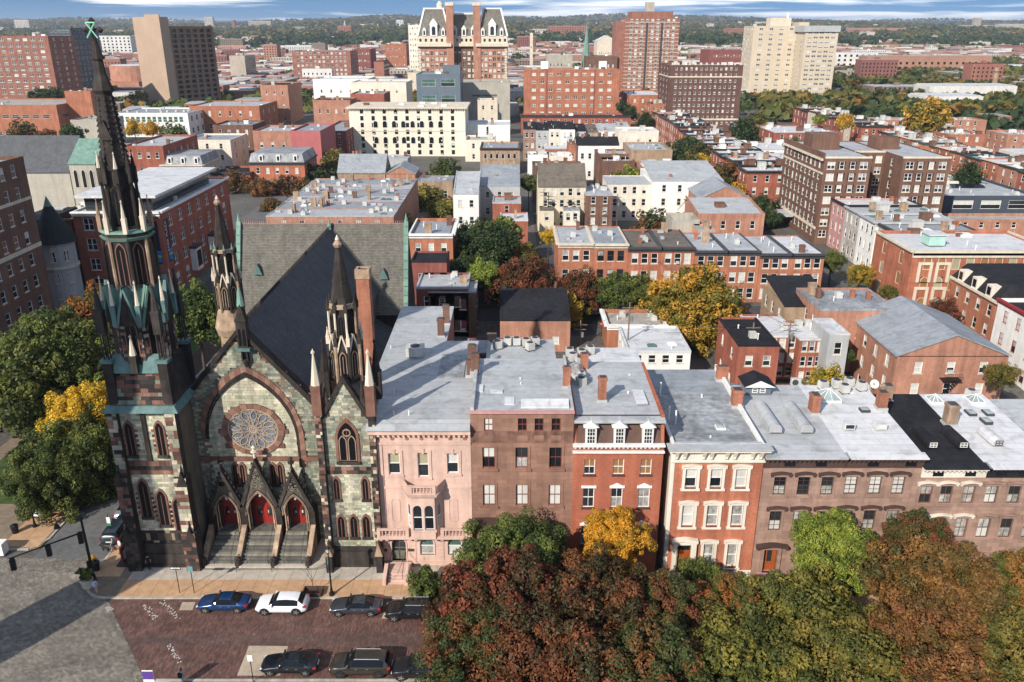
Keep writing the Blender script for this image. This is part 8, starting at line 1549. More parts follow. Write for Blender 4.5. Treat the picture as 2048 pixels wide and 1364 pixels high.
park('metallic dark blue sedan parked nearest the crossing','sedan',paintm('blue',(.012,.05,.16),.5),397,495,1227)
park('white crossover parked behind the blue sedan','suv',paintm('white',(.72,.73,.74),0),513,614,1231)
park('dark grey sedan parked right of the street lamp','sedan',paintm('grey',(.06,.07,.085),.6),661,762,1234,rim=rim_m)
park('black small crossover partly under the red tree','suv',paintm('black',(.008,.008,.01),.2),777,866,1244,rails=True)
park('black sedan parked on the concrete patch, near kerb','sedan',paintm('navy',(.008,.012,.018),.3),521,635,1353)
park('dark bronze large SUV with roof rails at the near kerb','bigsuv',paintm('bronze',(.055,.05,.042),.6),662,780,1357,rim=rim_d,rails=True)
park('black crossover at the near kerb beside the canopy','suv',paintm('black2',(.008,.009,.013),.3),790,888,1363)
p = gz(212,1096); car('dark green blue SUV parked nose away beside the tower','bigsuv',paintm('teal',(.03,.045,.055),.5),p[0] + .35,p[1] + 2.5,R(-90)); p = gz(240,1046); car('silver sedan parked ahead of the dark SUV by the tower','sedan',paintm('silver',(.42,.44,.46),.6),p[0] + .15,p[1] + 2.4,R(-90))
for i,(x,y,rz,c) in enumerate([(-66,250,0,'silver'),(-60.5,256,0,'white'),(-60,244,0,'grey'),(-66,236,R(90),'white'),(-63,236,R(90),'silver'),(-69,236,R(90),'blue'),(-60,230,R(90),'black')]):
 car('%s car from the left in the small parking lot beyond the church' % ORD[i],'sedan' if i % 2 else 'suv',MATS['car_paint_' + c],x,y,rz,g=.05,group='cars in the parking lot')
tr = thing('white_van','white box van parked beside the orange green tree in the alley','van',gz(1188,628)); mb = MB(); mb.box(-3,1.5,-1.1,1.1,.4,2.9); mb.build('cargo_box',ST['white'],tr); mb = MB(); mb.hexa([(1.5,-1,.4),(3,-1,.4),(3,1,.4),(1.5,1,.4)],[(1.5,-1,2.4),(2.3,-.95,2.3),(2.3,.95,2.3),(1.5,1,2.4)]); mb.build('cab',ST['white'],tr)
for wx in (-2,2.1):
 for s in (-1,1): mb = MB(); mb.tube((wx,s * 1.0,.42),(wx,s * 1.15,.42),.42,n=14); mb.build('wheel',tyre_m,tr)

# ------------------------------------------------------------------ street furniture
iron = ST['iron']
def post(label,name,cat,x,y,g=None): return thing(name,label,cat,(x,y,(G(x,y) + .13) if g is None else g))
def lamp_post(label,x,y,h,pole=iron,banner_=None):
 o = post(label,'street_lamp','street lamp',x,y); mb = MB(); mb.ring(0,0,0,.26,.25,.24,10); mb.ring(0,0,.25,.16,.8,.1,10); mb.build('base',pole,o); mb = MB(); mb.ring(0,0,.8,.085,h - .6,.06,8); mb.ring(0,0,h - .62,.11,h - .52,.11,8); mb.build('pole',pole,o)
 mb = MB(); mb.ring(0,0,h - .52,.1,h - .1,.2,8); mb.build('lantern',GL['blind'],o); mb = MB(); mb.ring(0,0,h - .1,.24,h + .08,.12,8); mb.ring(0,0,h + .08,.06,h + .3,.01,6); mb.build('lantern_cap',pole,o)
 if banner_: mb = MB(); mb.box(-.02,.02,-.45,-.08,h - 1.5,h - .7); mb.build('small_sign',banner_,o)
 return o
p = gz(664,1192); zl = at(655,1096,p[1])[2]; lamp_post('black lantern post on the pavement before the church',p[0],p[1],zl - .1,banner_=mat('sign_teal',(.12,.3,.3),.6,.1,1)); p = gz(71,1056); lamp_post('black lantern post beside the park bed',p[0],p[1],4.1)
def can(label,x,y): o = post(label,'litter_bin','litter bin',x,y); mb = MB(); mb.ring(0,0,0,.3,.85,.36,14); mb.build('drum',iron,o); mb = MB(); mb.ring(0,0,.85,.4,.93,.38,14); mb.build('rim',trimk,o); mb = MB(); mb.ring(0,0,.93,.3,1.05,.12,14,cap=False); mb.build('lid',iron,o)
p = gz(32,1068); can('black litter bin on the park corner',p[0],p[1]); p = gz(194,1142); can('black litter bin behind the traffic signal pole',p[0],p[1])
# traffic signal on a mast arm
p = Vector(gz(189,1163)); sg = post('black traffic signal pole with long arm at the crossing corner','traffic_signal','traffic signal',p.x,p.y); Hs = at(160,1036,p.y)[2]
mb = MB(); mb.ring(0,0,0,.24,.6,.2,10); mb.build('base',iron,sg); mb = MB(); mb.ring(0,0,.6,.15,Hs,.1,10); mb.build('pole',iron,sg)
za = at(162,1064,p.y)[2]; e = Vector(gz(18,1118,za + .2)) - p; e.z = za; mb = MB(); mb.tube((0,0,za - .1),(e.x,e.y,za + .1),.09,.05,n=8); mb.build('arm',iron,sg)
sig_m = mat('signal_black',(.012,.012,.012),.6,.1,2)
for t,nm in ((.5,'signal_head'),(.97,'signal_head'),(.06,'signal_head')):
 q = Vector((e.x * t,e.y * t,za - 1.15)); mb = MB(); mb.box(-.2,.2,-.17,.17,0,1.1); [mb.box(-.16,.16,-.36,-.17,.1 + .35 * k + .22,.1 + .35 * k + .25) for k in range(3)]; mb.tube((0,0,1.1),(0,0,1.25),.04,n=6); s_ = mb.build(nm,sig_m,sg); s_.location = q; s_.rotation_euler = (0,0,R(200))
 for k,c in enumerate(((.02,.12,.06),(.2,.12,.01),(.2,.01,.01))): mb = MB(); mb.tube((0,-.172,.2 + .35 * k),(0,-.182,.2 + .35 * k),.11,n=10); mb.build('lens',mat('lens_%d' % k,c,.3,0,1),s_)
mb = MB(); pts = [Vector((0,0,Hs - .1)),Vector((-.6,-.25,Hs + .25)),Vector((-1.3,-.5,Hs + .2)),Vector((-1.9,-.75,Hs - .15))]; [mb.tube(a,b,.05,.045,n=6) for a,b in zip(pts,pts[1:])]; mb.build('lamp_arm',iron,sg); mb = MB(); q = pts[-1]; mb.ring(q.x,q.y,q.z - .55,.28,q.z - .1,.12,10); mb.build('lamp_head',iron,sg)
mb = MB(); mb.box(-.2,.2,-.3,-.12,1.6,2.3); mb.build('control_box',sig_m,sg)
p = gz(22,1112); b_ = post('white concrete block at the left edge by the crossing','concrete_block','block',gz(2,1108)[0],gz(2,1108)[1],.14); mb = MB(); mb.hexa([(-1.6,-.5,0),(.6,-.5,0),(.6,.5,0),(-1.6,.5,0)],[(-1.55,-.45,1.2),(.55,-.45,1.2),(.55,.45,1.2),(-1.55,.45,1.2)]); mb.build('block',ST['white'],b_); mb = MB(); mb.box(-1.62,.62,-.52,.52,1.2,1.28); mb.build('cap',ST['white'],b_)
def sign(label,base,zc,w_,h,face,text=None,tcol=None,name='road_sign',arrow=False,hp=None):
 p = gz(*base); o = post(label,name,'sign',p[0],p[1]); mb = MB(); mb.ring(0,0,0,.035,zc + h / 2,.035,6); mb.build('pole',iron,o); mb = MB(); mb.box(-w_ / 2,w_ / 2,-.06,-.04,zc - h / 2,zc + h / 2); pl = mb.build('plate',face,o)
 if arrow: mb = MB(); mb.prism([(-w_ * .46,zc),(-w_ * .34,zc - h * .36),(-w_ * .34,zc - h * .2),(w_ * .44,zc - h * .2),(w_ * .44,zc + h * .2),(-w_ * .34,zc + h * .2),(-w_ * .34,zc + h * .36)],-.068,-.062); mb.build('arrow',ST['white'],pl)
 if text:
  cu = bpy.data.curves.new('lettering','FONT'); cu.body = text; cu.size = h * .3; cu.align_x = 'CENTER'; cu.align_y = 'CENTER'; tmp = bpy.data.objects.new('t',cu); me = bpy.data.meshes.new_from_object(tmp); bpy.data.objects.remove(tmp); me.materials.clear(); me.materials.append(tcol); me.transform(Matrix.Translation((w_ * .05 if arrow else 0,-.075,zc)) @ Matrix.Rotation(R(90),4,'X')); put('lettering',me,pl)
 return o
z1 = at(352,1138,gz(360,1188)[1])[2]
sign('black and white one way arrow sign on a thin pole',(360,1188),z1,1.0,.3,sig_m,'ONE WAY',sig_m,arrow=True); sign('small teal sign on a thin pole right of the arrow sign',(389,1188),z1 - .1,.45,.55,MATS['sign_teal']); sign('white parking sign on a pole by the near kerb',(507,1366),2.4,.4,.6,ST['white'])
p = gz(226,1085); o = post('green and white street sign beside the dark SUV','road_sign','sign',p[0],p[1]); mb = MB(); mb.ring(0,0,0,.04,3.2,.04,6); mb.build('pole',iron,o); mb = MB(); mb.box(-.18,.18,-.06,-.04,1.9,2.9); mb.build('plate',ST['white'],o); mb = MB(); mb.box(-.18,.18,-.065,-.06,1.9,2.2); mb.build('plate_foot',mat('sign_green',(.02,.2,.1),.6,.1,1),o)
p = gz(258,1118); kb = post('red and white notice board leaning by the tower base','notice_board','notice board',p[0],p[1]); mb = MB(); mb.hexa([(-.1,-1.2,.2),(.1,-1.2,.2),(.1,1.2,.2),(-.1,1.2,.2)],[(-.1,-1.2,1.9),(.1,-1.2,1.9),(.1,1.2,2.4),(-.1,1.2,2.4)]); mb.build('board',mat('board_red',(.16,.02,.025),.5,.1,1),kb); mb = MB(); mb.box(.1,.12,-1.0,.6,.5,1.5); mb.build('poster',ST['white'],kb); mb = MB(); mb.box(-.5,.5,-1.5,1.5,-.1,.2); mb.build('base',ST['dark'],kb)
p = gz(79,1045); o = post('small pale information board in the park bed','information_board','board',p[0],p[1]); mb = MB(); mb.hexa([(-.4,-.1,.7),(.4,-.1,.7),(.4,.3,1.0),(-.4,.3,1.0)],[(-.4,-.12,.75),(.4,-.12,.75),(.4,.28,1.05),(-.4,.28,1.05)]); mb.build('panel',ST['white'],o); mb = MB(); mb.box(-.05,.05,0,.1,0,.8); mb.build('leg',iron,o)
p = gz(176,1176); pl = post('round stone planter with leafy plant at the crossing corner','planter','planter',p[0],p[1]); mb = MB(); mb.ring(0,0,0,.42,.75,.55,14); mb.ring(0,0,.75,.6,.85,.6,14); mb.build('pot',ST['limestone'],pl); put('foliage',leaf_mesh('foliage',9,16,26,.22,LF['green'],low=-.3),pl,(0,0,1.2),0,.85)
p = gz(186,1138); pl = post('planter with orange flowers behind the signal pole','planter','planter',p[0],p[1]); mb = MB(); mb.ring(0,0,0,.35,.7,.45,12); mb.build('pot',iron,pl); put('foliage',leaf_mesh('foliage',12,10,22,.25,LF['gold'],low=-.2),pl,(0,0,1.0),0,.5)
for i,(a,b) in enumerate((((606,642),(1180,1196)),((840,874),(1186,1200)))):
 p = gz(sum(a) / 2,b[1]); o = post(('wooden tree pit box with bare sapling behind the white car','wooden tree pit box behind the black crossover')[i],'tree_pit','tree pit',p[0],p[1] + .5,.14); mb = MB(); mb.box(-.8,.8,-.5,.5,0,.06); mb.build('soil',soil_m,o); mb = MB(); [mb.box(-.85,.85,s * .52 - .04,s * .52 + .04,0,.4) for s in (-1,1)]; [mb.box(s * .85 - .04,s * .85 + .04,-.5,.5,0,.4) for s in (-1,1)]; mb.build('rail',UMB,o)
 if i == 0: mb = MB(); mb.tube((0,0,0),(.05,0,1.6),.04,.025,n=6); [mb.tube((.05,0,1.0 + .1 * k),(.05 + math.cos(k * 2.4) * .9,math.sin(k * 2.4) * .7,1.9 + .25 * k),.02,.006,n=4) for k in range(8)]; mb.build('sapling',bark,o)
# banner on a tall pole at the lower edge; its long shadow falls across the bricks
tip = Vector(gz(453,1324)); bd_ = min((abs(682 - FPX * ((tip.y - d * dsh.y) * SI + (d * math.tan(SUN_EL) - CAM_H) * CO) / ((tip.y - d * dsh.y) * CO - (d * math.tan(SUN_EL) - CAM_H) * SI) - 1338),d) for d in [k * .1 for k in range(20,160)])[1]
q = tip - dsh * bd_ - Vector((.9,0,0)); hb = bd_ * math.tan(SUN_EL); o = post('purple and white banner on a pole at the bottom edge','banner_pole','banner',q.x,q.y,0); mb = MB(); mb.ring(0,0,0,.09,hb,.06,8); mb.build('pole',iron,o); mb = MB(); mb.box(-.42,.42,-.1,-.06,hb - 2.4,hb - .05); b2 = mb.build('banner',ST['white'],o); mb = MB(); mb.box(-.41,.41,-.11,-.1,hb - .9,hb - .15); mb.build('banner_field',mat('banner_purple',(.1,.05,.25),.6,.1,1),b2)
# alley: stop sign, utility poles and wires
p = gz(1203,672); o = post('red stop sign in the alley','stop_sign','sign',p[0],p[1],.0); mb = MB(); mb.ring(0,0,0,.05,2.3,.05,6); mb.build('pole',iron,o); mb = MB(); q = [(.42 * math.cos(R(22.5 + 45 * k)),2.2 + .42 * math.sin(R(22.5 + 45 * k))) for k in range(8)]; mb.prism(q,-.08,-.05); pl = mb.build('plate',mat('sign_red',(.4,.015,.02),.5,.05,1),o)
cu = bpy.data.curves.new('lettering','FONT'); cu.body = 'STOP'; cu.size = .26; cu.align_x = 'CENTER'; cu.align_y = 'CENTER'; tmp = bpy.data.objects.new('t',cu); me = bpy.data.meshes.new_from_object(tmp); bpy.data.objects.remove(tmp); me.materials.clear(); me.materials.append(ST['white']); me.transform(Matrix.Translation((0,-.09,2.2)) @ Matrix.Rotation(R(90),4,'X')); put('lettering',me,pl)
wood = mat('pole_wood',(.2,.15,.11),.9,.2,2)
tops = []
for lb,base,ytop in (('tall pale lamp pole between the alley trees',(975,608),523),('wooden utility pole beside the white carriage house',(1253,735),605),('wooden utility pole in the alley near the stop sign',(1160,690),640),('wooden utility pole before the brick rear houses',(1497,745),645),('second wooden utility pole before the brick rear houses',(1568,750),640),('utility pole cluster by the cream gabled house',(1087,468),378),('wooden utility pole below the white wing',(1232,470),388),('utility pole at the pale back terrace',(1050,300),245)):
 p = gz(*base); zt = at(base[0],ytop,p[1])[2]; o = post(lb,'utility_pole','pole',p[0],p[1],0); mb = MB(); mb.ring(0,0,0,.16,zt,.1,8); mb.build('shaft',wood if 'wooden' in lb or 'cluster' in lb else ST['grey'],o)
 if 'lamp' not in lb: mb = MB(); mb.box(-1.1,1.1,-.06,.06,zt - .9,zt - .78); mb.box(-.9,.9,-.06,.06,zt - 1.7,zt - 1.6); mb.build('crossarm',wood,o); mb = MB(); mb.ring(.35,-.2,zt - 2.9,.22,zt - 2.1,.22,10); mb.build('transformer',ST['metal'],o); tops.append(Vector((p[0],p[1],zt - .7)))
for i,(a,b) in enumerate(((0,1),(0,2),(2,3),(1,2),(5,4),(3,4))):
 if a < len(tops) and b < len(tops):
  mb = MB(); A_,B_ = tops[a],tops[b]
  for dx in (-.8,.8):
   pts = [A_.lerp(B_,k / 8) + Vector((dx,0,-1.2 * math.sin(math.pi * k / 8))) for k in range(9)]; [mb.tube(u,v_,.018,n=4) for u,v_ in zip(pts,pts[1:])]
  tag(mb.build('overhead_wire',iron),'%s pair of black overhead wires above the back yards' % ORD[i],'wire','overhead wires')

# ------------------------------------------------------------------ people and a dog
def skinned(name,verts,edges,radii,root,lv=2):
 me = bpy.data.meshes.new(name); me.from_pydata(verts,edges,[]); o = bpy.data.objects.new(name,me); col.objects.link(o); o.modifiers.new('s','SKIN'); sv = me.skin_vertices[0].data
 for i,r_ in enumerate(radii): sv[i].radius = (r_,r_)
 for i in range(len(verts)): sv[i].use_root = i == root
 o.modifiers.new('u','SUBSURF').levels = lv; dg = bpy.context.evaluated_depsgraph_get(); dg.update(); out_ = bpy.data.meshes.new_from_object(o.evaluated_get(dg)); bpy.data.objects.remove(o); return out_
skin_m = mat('skin',(.42,.25,.18),.6,.05,3); hair_m = mat('hair_dark',(.03,.02,.015),.7,.1,5)
def person(label,x,y,rz,shirt,trousers,stride=.18,arm=.0,short=False,hat=None,pack=None,h=1.66,g=.14,extra=None):
 k = h / 1.75; st = stride
 v_ = [(0,0,.95),(0,0,1.18),(0,0,1.40),(0,-.01,1.52),(0,-.03,1.64),(0,-.03,1.72),
          (.17,0,1.42),(.22,.05 + arm,1.16),(.22,-.04 + arm * 1.5,.92),(.22,-.07 + arm * 1.6,.83),(-.17,0,1.42),(-.22,-.06,1.16),(-.22,-.12,.93),(-.22,-.15,.84),
          (.09,0,.9),(.1,-st * .6,.5),(.1,-st,.09),(.1,-st - .14,.04),(-.09,0,.9),(-.1,st * .4,.5),(-.1,st,.1),(-.1,st - .14,.04)]
 e = [(0,1),(1,2),(2,3),(3,4),(4,5),(2,6),(6,7),(7,8),(8,9),(2,10),(10,11),(11,12),(12,13),(0,14),(14,15),(15,16),(16,17),(0,18),(18,19),(19,20),(20,21)]
 rr = [.14,.13,.14,.055,.095,.085,.07,.05,.04,.035,.07,.05,.04,.035,.095,.065,.045,.04,.095,.065,.045,.04]
 me = skinned('body',[(a * k,b * k,c * k) for a,b,c in v_],e,[r_ * k for r_ in rr],0)
 for m_ in (shirt,trousers,skin_m,hair_m,ST['black']): me.materials.append(m_)
 for p_ in me.polygons:
  c = p_.center / k; m_ = 0
  if c.z > 1.66 or (c.z > 1.55 and c.y > .0): m_ = 3
  elif c.z > 1.47: m_ = 2
  elif abs(c.x) > .165 and c.z < (1.18 if not short else 1.22) and c.z > .6: m_ = 2 if c.z < 1.2 else 0
  elif c.z < .1: m_ = 4
  elif c.z < .55 and short: m_ = 2
  elif c.z < .95: m_ = 1
  p_.material_index = m_
 me.shade_smooth(); o = thing('person',label,'person',(x,y,g),rz); put('body',me,o)
 if hat: mb = MB(); mb.ring(0,-.03 * k,1.68 * k,.12,1.8 * k,.08,10); mb.build('cap',hat,o)
 if pack: mb = MB(); mb.box(-.15,.15,.1,.26,1.02 * k,1.42 * k); mb.build('backpack',pack,o)
 return o
wht = mat('cloth_white',(.68,.68,.68),.8,.08,3); lblue = mat('cloth_light_blue',(.45,.52,.68),.8,.08,3); navyc = mat('cloth_navy',(.02,.025,.05),.8,.1,3); khaki = mat('cloth_khaki',(.42,.35,.26),.8,.1,3); greyc = mat('cloth_grey',(.3,.3,.32),.8,.1,3); blackc = mat('cloth_black',(.012,.012,.014),.8,.1,3); bluec = mat('cloth_blue',(.03,.06,.2),.7,.1,3)
p = gz(229,1104); person('person in pale top and dark shorts walking a dog',p[0],p[1],R(-60),greyc,navyc,.22,-.15,True); p = gz(243,1108); person('person in white shirt and dark trousers walking beside the dog walker',p[0],p[1],R(-40),wht,blackc,.2)
p = gz(195,1190); person('person in light blue shirt standing at the crossing corner',p[0],p[1],R(170),lblue,khaki,.05,0,False,pack=lblue); p = gz(303,1136); person('person dressed in black beside the tower plinth',p[0],p[1] - .4,R(20),blackc,blackc,.08); p = gz(367,1372); person('person with blue cap and grey clothes at the bottom edge',p[0],p[1],R(160),greyc,greyc,.15,0,False,hat=bluec,pack=blackc,g=.05)
p = gz(213,1106)
dv = [(0,0,.48),(.28,0,.5),(.48,0,.62),(.6,0,.7),(.74,0,.66),(-.28,0,.47),(-.42,0,.55),(-.5,0,.66),(.26,.08,.3),(.27,.08,.04),(.26,-.08,.3),(.3,-.08,.04),(-.26,.08,.34),(-.36,.08,.2),(-.31,.08,.04),(-.26,-.08,.34),(-.33,-.08,.2),(-.27,-.08,.04)]
de = [(0,1),(1,2),(2,3),(3,4),(0,5),(5,6),(6,7),(1,8),(8,9),(1,10),(10,11),(5,12),(12,13),(13,14),(5,15),(15,16),(16,17)]
me = skinned('body',dv,de,[.13,.15,.08,.085,.045,.11,.03,.02,.05,.03,.05,.03,.065,.035,.028,.065,.035,.028],0); me.materials.append(mat('fur_black',(.02,.018,.016),.8,.2,4)); me.shade_smooth(); dg_ = thing('dog','black dog on a walk beside the dark SUV','dog',(p[0],p[1],.14),R(165)); put('body',me,dg_)
for s in (-1,1): mb = MB(); mb.hexa([(.54,s * .05 - .02,.75),(.6,s * .05 - .02,.75),(.6,s * .05 + .02,.75),(.54,s * .05 + .02,.75)],[(.55,s * .06 - .01,.85),(.57,s * .06 - .01,.85),(.57,s * .06 + .01,.85),(.55,s * .06 + .01,.85)]); mb.build('ear',MATS['fur_black'],dg_)
# ------------------------------------------------------------------ the far city, woods, hills and the air between
random.seed(77); rsf = np.random.RandomState(8)
far_mats = [mat('far_brick_%d' % i,c,.9,.15,.05) for i,c in enumerate(((.30,.13,.09),(.36,.19,.13),(.24,.10,.08),(.5,.45,.38),(.62,.6,.56),(.40,.34,.27),(.2,.15,.12)))]
far_roofs = [RF['white'],RF['silver'],RF['grey'],RF['white'],RF['tan'],RF['black']]
placed = [(a,b,w_ + 2,d_ + 2) for a,b,w_,d_ in FOOT]
def frustum_x(y,m_=60): return y * 0.668 + m_
FM = {}; FAR = {}
count = 0; tries = 0
WORDS = dict(zip(range(7),('brick','orange brick','deep red brick','pale stone','white','tan','brown')))
while count < 290 and tries < 9000:
 tries += 1; t = rsf.rand(); y = 300 * (11 ** t); x = rsf.uniform(-1,1) * frustum_x(y)
 if abs(x + 58) < 9 or abs(x - 67) < 9 or abs(x - 144) < 8 or abs(x - 8) < 5 or abs(y - 291) < 12 or abs(y - 410) < 12: continue
 if x > 150 and 470 < y < 1100 and rsf.rand() < .72: continue
 if any(abs(x - a) < w_ + (10 if y < 620 else 14) and abs(y - b) < d_ + (8 if y < 620 else 14) for a,b,w_,d_ in placed): continue
 w_ = rsf.uniform(9,34) * (1 + y / 2600) if y > 620 else rsf.uniform(7,15); d_ = rsf.uniform(7,18); h = rsf.uniform(5,8.2) if y < 640 else rsf.uniform(6,11) if rsf.rand() < .86 else rsf.uniform(13,26)
 z = terr(x,y); s = h / y
 m_i = rsf.randint(7); rm = far_roofs[rsf.randint(6)]; nwin = rsf.randint(2)
 placed.append((x,y,w_ / 2,d_ / 2)); count += 1
 key = (round(w_ / 8),round(d_ / 6),round(h / 3),m_i,rm.name)
 if key not in FM:
  W_,D_,H_ = key[0] * 8 + 3,key[1] * 6 + 3,key[2] * 3 + 1; mb = MB(); mb.box(-W_ / 2,W_ / 2,-D_ / 2,D_ / 2,-6,H_,0); mb.box(-W_ / 2 + .5,W_ / 2 - .5,-D_ / 2 + .5,D_ / 2 - .5,H_,H_ + .25,1)
  for r_ in range(max(2,int(H_ / 3.3))):
   n_ = int(W_ / 3.4)
   for c_ in range(n_): u = -W_ / 2 + W_ * (c_ + .5) / n_; zz = 1 + r_ * 3.3; mb.box(u - .6,u + .6,-D_ / 2 - .06,-D_ / 2 + .1,zz,zz + 1.7,2,skip='b')
  if H_ > 8: mb.box(-2,2,-1.5,1.5,H_,H_ + 2.2,0)
  FM[key] = mb.mesh('far_building',[far_mats[m_i],rm,GL['dark']])
 zone = 'left' if x < -y * .22 else 'right' if x > y * .22 else 'middle'; dist = 'nearer city' if y < 900 else 'far city' if y < 1700 else 'far hillside'
 o = put('far_building',FM[key],None,(x,y,z),rsf.choice([0,0,0,R(90),R(12)])); FAR.setdefault('%s block with %s roof, %s, %s side' % (WORDS[m_i],rm.name.split('_')[1],dist,zone),[]).append((x / y,o))
for lb,os_ in FAR.items():
 os_.sort(key=lambda q: q[0])
 for i,(_,o) in enumerate(os_): tag(o,lb + (', %s from left' % ORD[min(i,15)] if len(os_) > 1 else ''),'building','small buildings of the distant city')
for i,(px_,yt,Y,W_,lb,mi) in enumerate([(418,34,4200,40,'pale slab tower on the left skyline',3),(467,40,4200,14,'small brick tower on the left skyline',0),(520,42,4300,110,'long pale hospital block on the skyline left of centre',5),(1955,36,3800,26,'tall stone cathedral tower on the right skyline',5),(1955,50,3780,150,'long stone seminary building below the cathedral tower',5),(1752,56,2900,190,'long rose brick institution below the right skyline',1),(2035,48,3500,160,'pale hospital block at the right edge of the skyline',3),(800,40,3600,30,'grey office block on the skyline left of the grand hotel',4),(1080,58,2600,60,'pale school block below the skyline at centre',3),(1135,52,2500,110,'rose brick school on the hill at centre',0),(690,52,2600,40,'brick hall with white cupola on the wooded hill',0),(45,40,3600,60,'pale apartment block on the left hill',3),(225,72,1500,70,'white hall with green edged roof beyond the spire',4),(1690,105,1050,70,'long white warehouse in the right hand woods',4),(1850,112,980,140,'long rose brick warehouse in the right hand woods',1),(1930,170,600,60,'row of small pastel houses at the far right',4),(1890,190,540,36,'low white roofed depot at the far right',4)]):
 p = at(px_,yt,Y); g_ = terr(p[0],Y); H_ = max(6,p[2] - g_); mb = MB(); D_ = 24; mb.box(-W_ / 2,W_ / 2,-D_ / 2,D_ / 2,-6,H_,0); mb.box(-W_ / 2 + 1,W_ / 2 - 1,-D_ / 2 + 1,D_ / 2 - 1,H_,H_ + .6,1); n_ = max(2,int(W_ / 7))
 for r_ in range(max(1,int(H_ / 5))):
  for c_ in range(n_): u = -W_ / 2 + W_ * (c_ + .5) / n_; mb.box(u - 1.3,u + 1.3,-D_ / 2 - .1,-D_ / 2 + .1,1 + r_ * 5,3.6 + r_ * 5,2,skip='b')
 if 'cupola' in lb: mb.ring(0,0,H_,4,H_ + 8,3,8,1); mb.ring(0,0,H_ + 8,3,H_ + 18,.3,8,1)
 tag(put('landmark_building',mb.mesh('landmark_building',[far_mats[mi],RF['tan'] if mi != 4 else RF['white'],GL['dark']]),None,(p[0],Y,g_)),lb,'building')
# woods: countless crowns, one mass each
def woods(name,label,n,region,colour,size,seed,dens=None):
 rs = np.random.RandomState(seed); per = 12; V = []; tone = []
 cnt = 0
 while cnt < n:
  x,y = region(rs)
  if dens is not None and rs.rand() > dens(x,y): continue
  if any(abs(x - a) < w_ * .6 + 4 and abs(y - b) < d_ * .6 + 4 for a,b,w_,d_ in placed if abs(y - b) < 60): continue
  r_ = size * rs.uniform(.7,1.35); z = terr(x,y) + r_ * .75; tn = rs.rand(); cnt += 1
  d = rs.normal(size=(per,3)); d /= np.linalg.norm(d,axis=1)[:,None]; d[:,2] = np.abs(d[:,2]) * .9 - .15
  c = d * r_ * rs.uniform(.7,1,(per,1)) * np.array([1,1,.85]) + np.array([x,y,z]); nn = d + rs.normal(scale=.4,size=(per,3)); nn /= np.linalg.norm(nn,axis=1)[:,None]
  a = np.cross(nn,rs.normal(size=(per,3))); a /= np.linalg.norm(a,axis=1)[:,None]; b = np.cross(nn,a); s = r_ * .5
  V.append(np.stack([c - a * s,c - b * s,c + a * s,c + b * s],1)); tone += [clamp(tn * .75 + rs.rand() * .25,0,1) for _ in range(per)]
 V = np.concatenate(V); m = len(V); me = bpy.data.meshes.new(name); me.vertices.add(4 * m); me.vertices.foreach_set('co',V.reshape(-1)); me.loops.add(4 * m); me.loops.foreach_set('vertex_index',np.arange(4 * m,dtype=np.int32)); me.polygons.add(m); me.polygons.foreach_set('loop_start',np.arange(0,4 * m,4,dtype=np.int32)); me.update(); me.materials.append(LF[colour])
 cl_ = np.ones((m,4,4)); cl_[:,:,0] = np.array(tone)[:,None]; cl_[:,:,1] = rs.rand(m)[:,None]; me.color_attributes.new('Col','FLOAT_COLOR','CORNER').data.foreach_set('color',cl_.reshape(-1)); o = put(name,me); o['kind'] = 'stuff'; o['label'] = label
def reg(y0,y1,xa=-1,xb=1,p=1.0): return lambda rs: (lambda y: (rs.uniform(xa,xb) * frustum_x(y),y))(y0 * (y1 / y0) ** (rs.rand() ** p))
wood_n = lambda x,y: .25 + .75 * (math.sin(x * .006 + y * .003) * math.sin(y * .0045 - x * .002) > -.15)
woods('hill_woods','dark autumn woods covering the far hills',9000,reg(2300,7400),'olive',9,1,wood_n)
woods('hill_woods','deep green woods on the far hills',8000,reg(1700,6800),'dark',9,2,wood_n)
woods('city_woods','trees massed between the far streets',1900,reg(520,2400),'green',4.6,3,wood_n)
woods('city_woods','turning trees massed between the far streets',1300,reg(520,2400),'mixrust',4.6,4,wood_n)
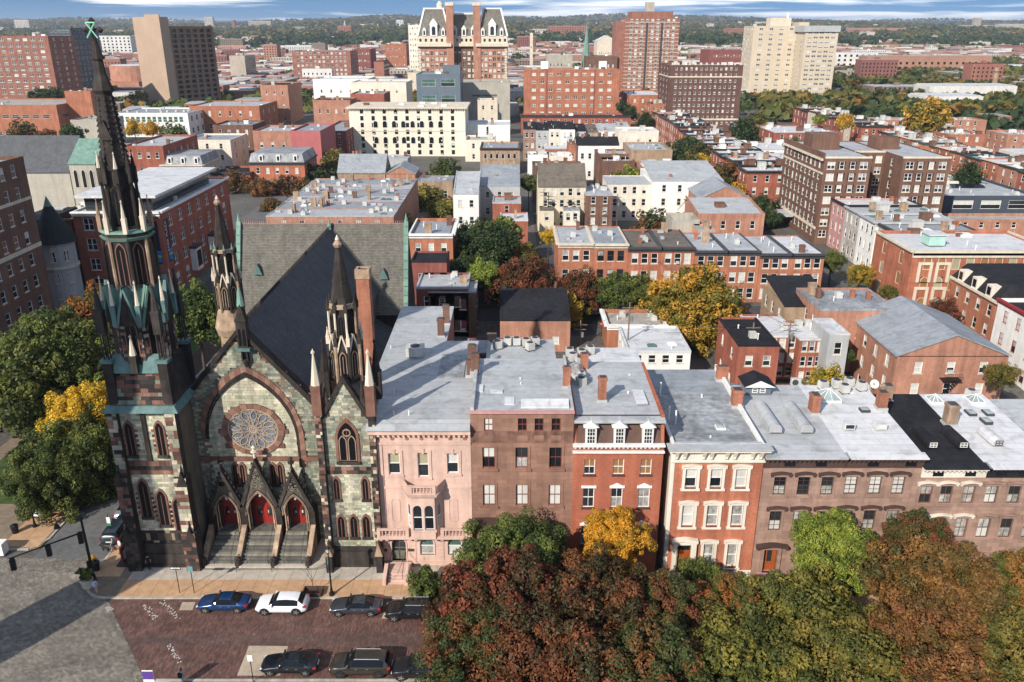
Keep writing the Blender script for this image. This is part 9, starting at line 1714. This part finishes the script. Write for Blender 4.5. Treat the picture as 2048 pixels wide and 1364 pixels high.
woods('valley_woods','broad green wood in the valley at right',1700,reg(480,1250,.38,1.0),'olive',5,5); woods('valley_woods','rusty trees through the valley wood at right',700,reg(480,1250,.38,1.0),'mixrust',5,6); woods('valley_woods','dark trees through the valley wood at right',1000,reg(420,1200,.44,1.0),'dark',5,9)
woods('park_woods','wood behind the spire at left',300,lambda rs: (rs.uniform(-620,-330),rs.uniform(820,1000)),'mixrust',6,7)
# rooftops too small and many to tell apart, one mass
mb = MB(); rs = np.random.RandomState(31); k = 0
while k < 6500:
 y = 620 * (7.5 ** rs.rand()); x = rs.uniform(-1,1) * frustum_x(y)
 if (x > .36 * y and 480 < y < 1250 and rs.rand() < .9) or wood_n(x,y) > .9 and rs.rand() < .35: continue
 if any(abs(x - a) < w_ + 8 and abs(y - b) < d_ + 8 for a,b,w_,d_ in placed if abs(y - b) < 60): continue
 k += 1; z = terr(x,y); w_ = rs.uniform(4,13) * (1 + y / 4000); d_ = rs.uniform(5,9); h = rs.uniform(5,9.5); m_ = rs.randint(5); mb.box(x - w_,x + w_,y - d_,y + d_,z - 5,z + h,m_,skip='tdb'); mb.quad([(x - w_,y - d_,z + h),(x + w_,y - d_,z + h),(x + w_,y + d_,z + h),(x - w_,y + d_,z + h)],5 + rs.randint(4))
o = mb.build('far_rooftops',far_mats[:5] + [RF['white'],RF['silver'],RF['grey'],RF['tan']]); o['kind'] = 'stuff'; o['label'] = 'mass of tiny pale and brick rooftops across the far city'
# haze
hm = bpy.data.materials.new('haze_air'); hm.use_nodes = True; t = hm.node_tree; t.nodes.clear(); o_ = t.nodes.new('ShaderNodeOutputMaterial'); pv_ = t.nodes.new('ShaderNodeVolumePrincipled'); pv_.inputs['Color'].default_value = (.82,.9,1,1); pv_.inputs['Density'].default_value = .000095; pv_.inputs['Anisotropy'].default_value = .3; t.links.new(pv_.outputs[0],o_.inputs['Volume'])
mb = MB(); mb.box(-9400,9400,-1590,9900,-12,172); hz_ = mb.build('haze',hm); hz_['kind'] = 'stuff'; hz_['label'] = 'thin blue autumn haze over the city'
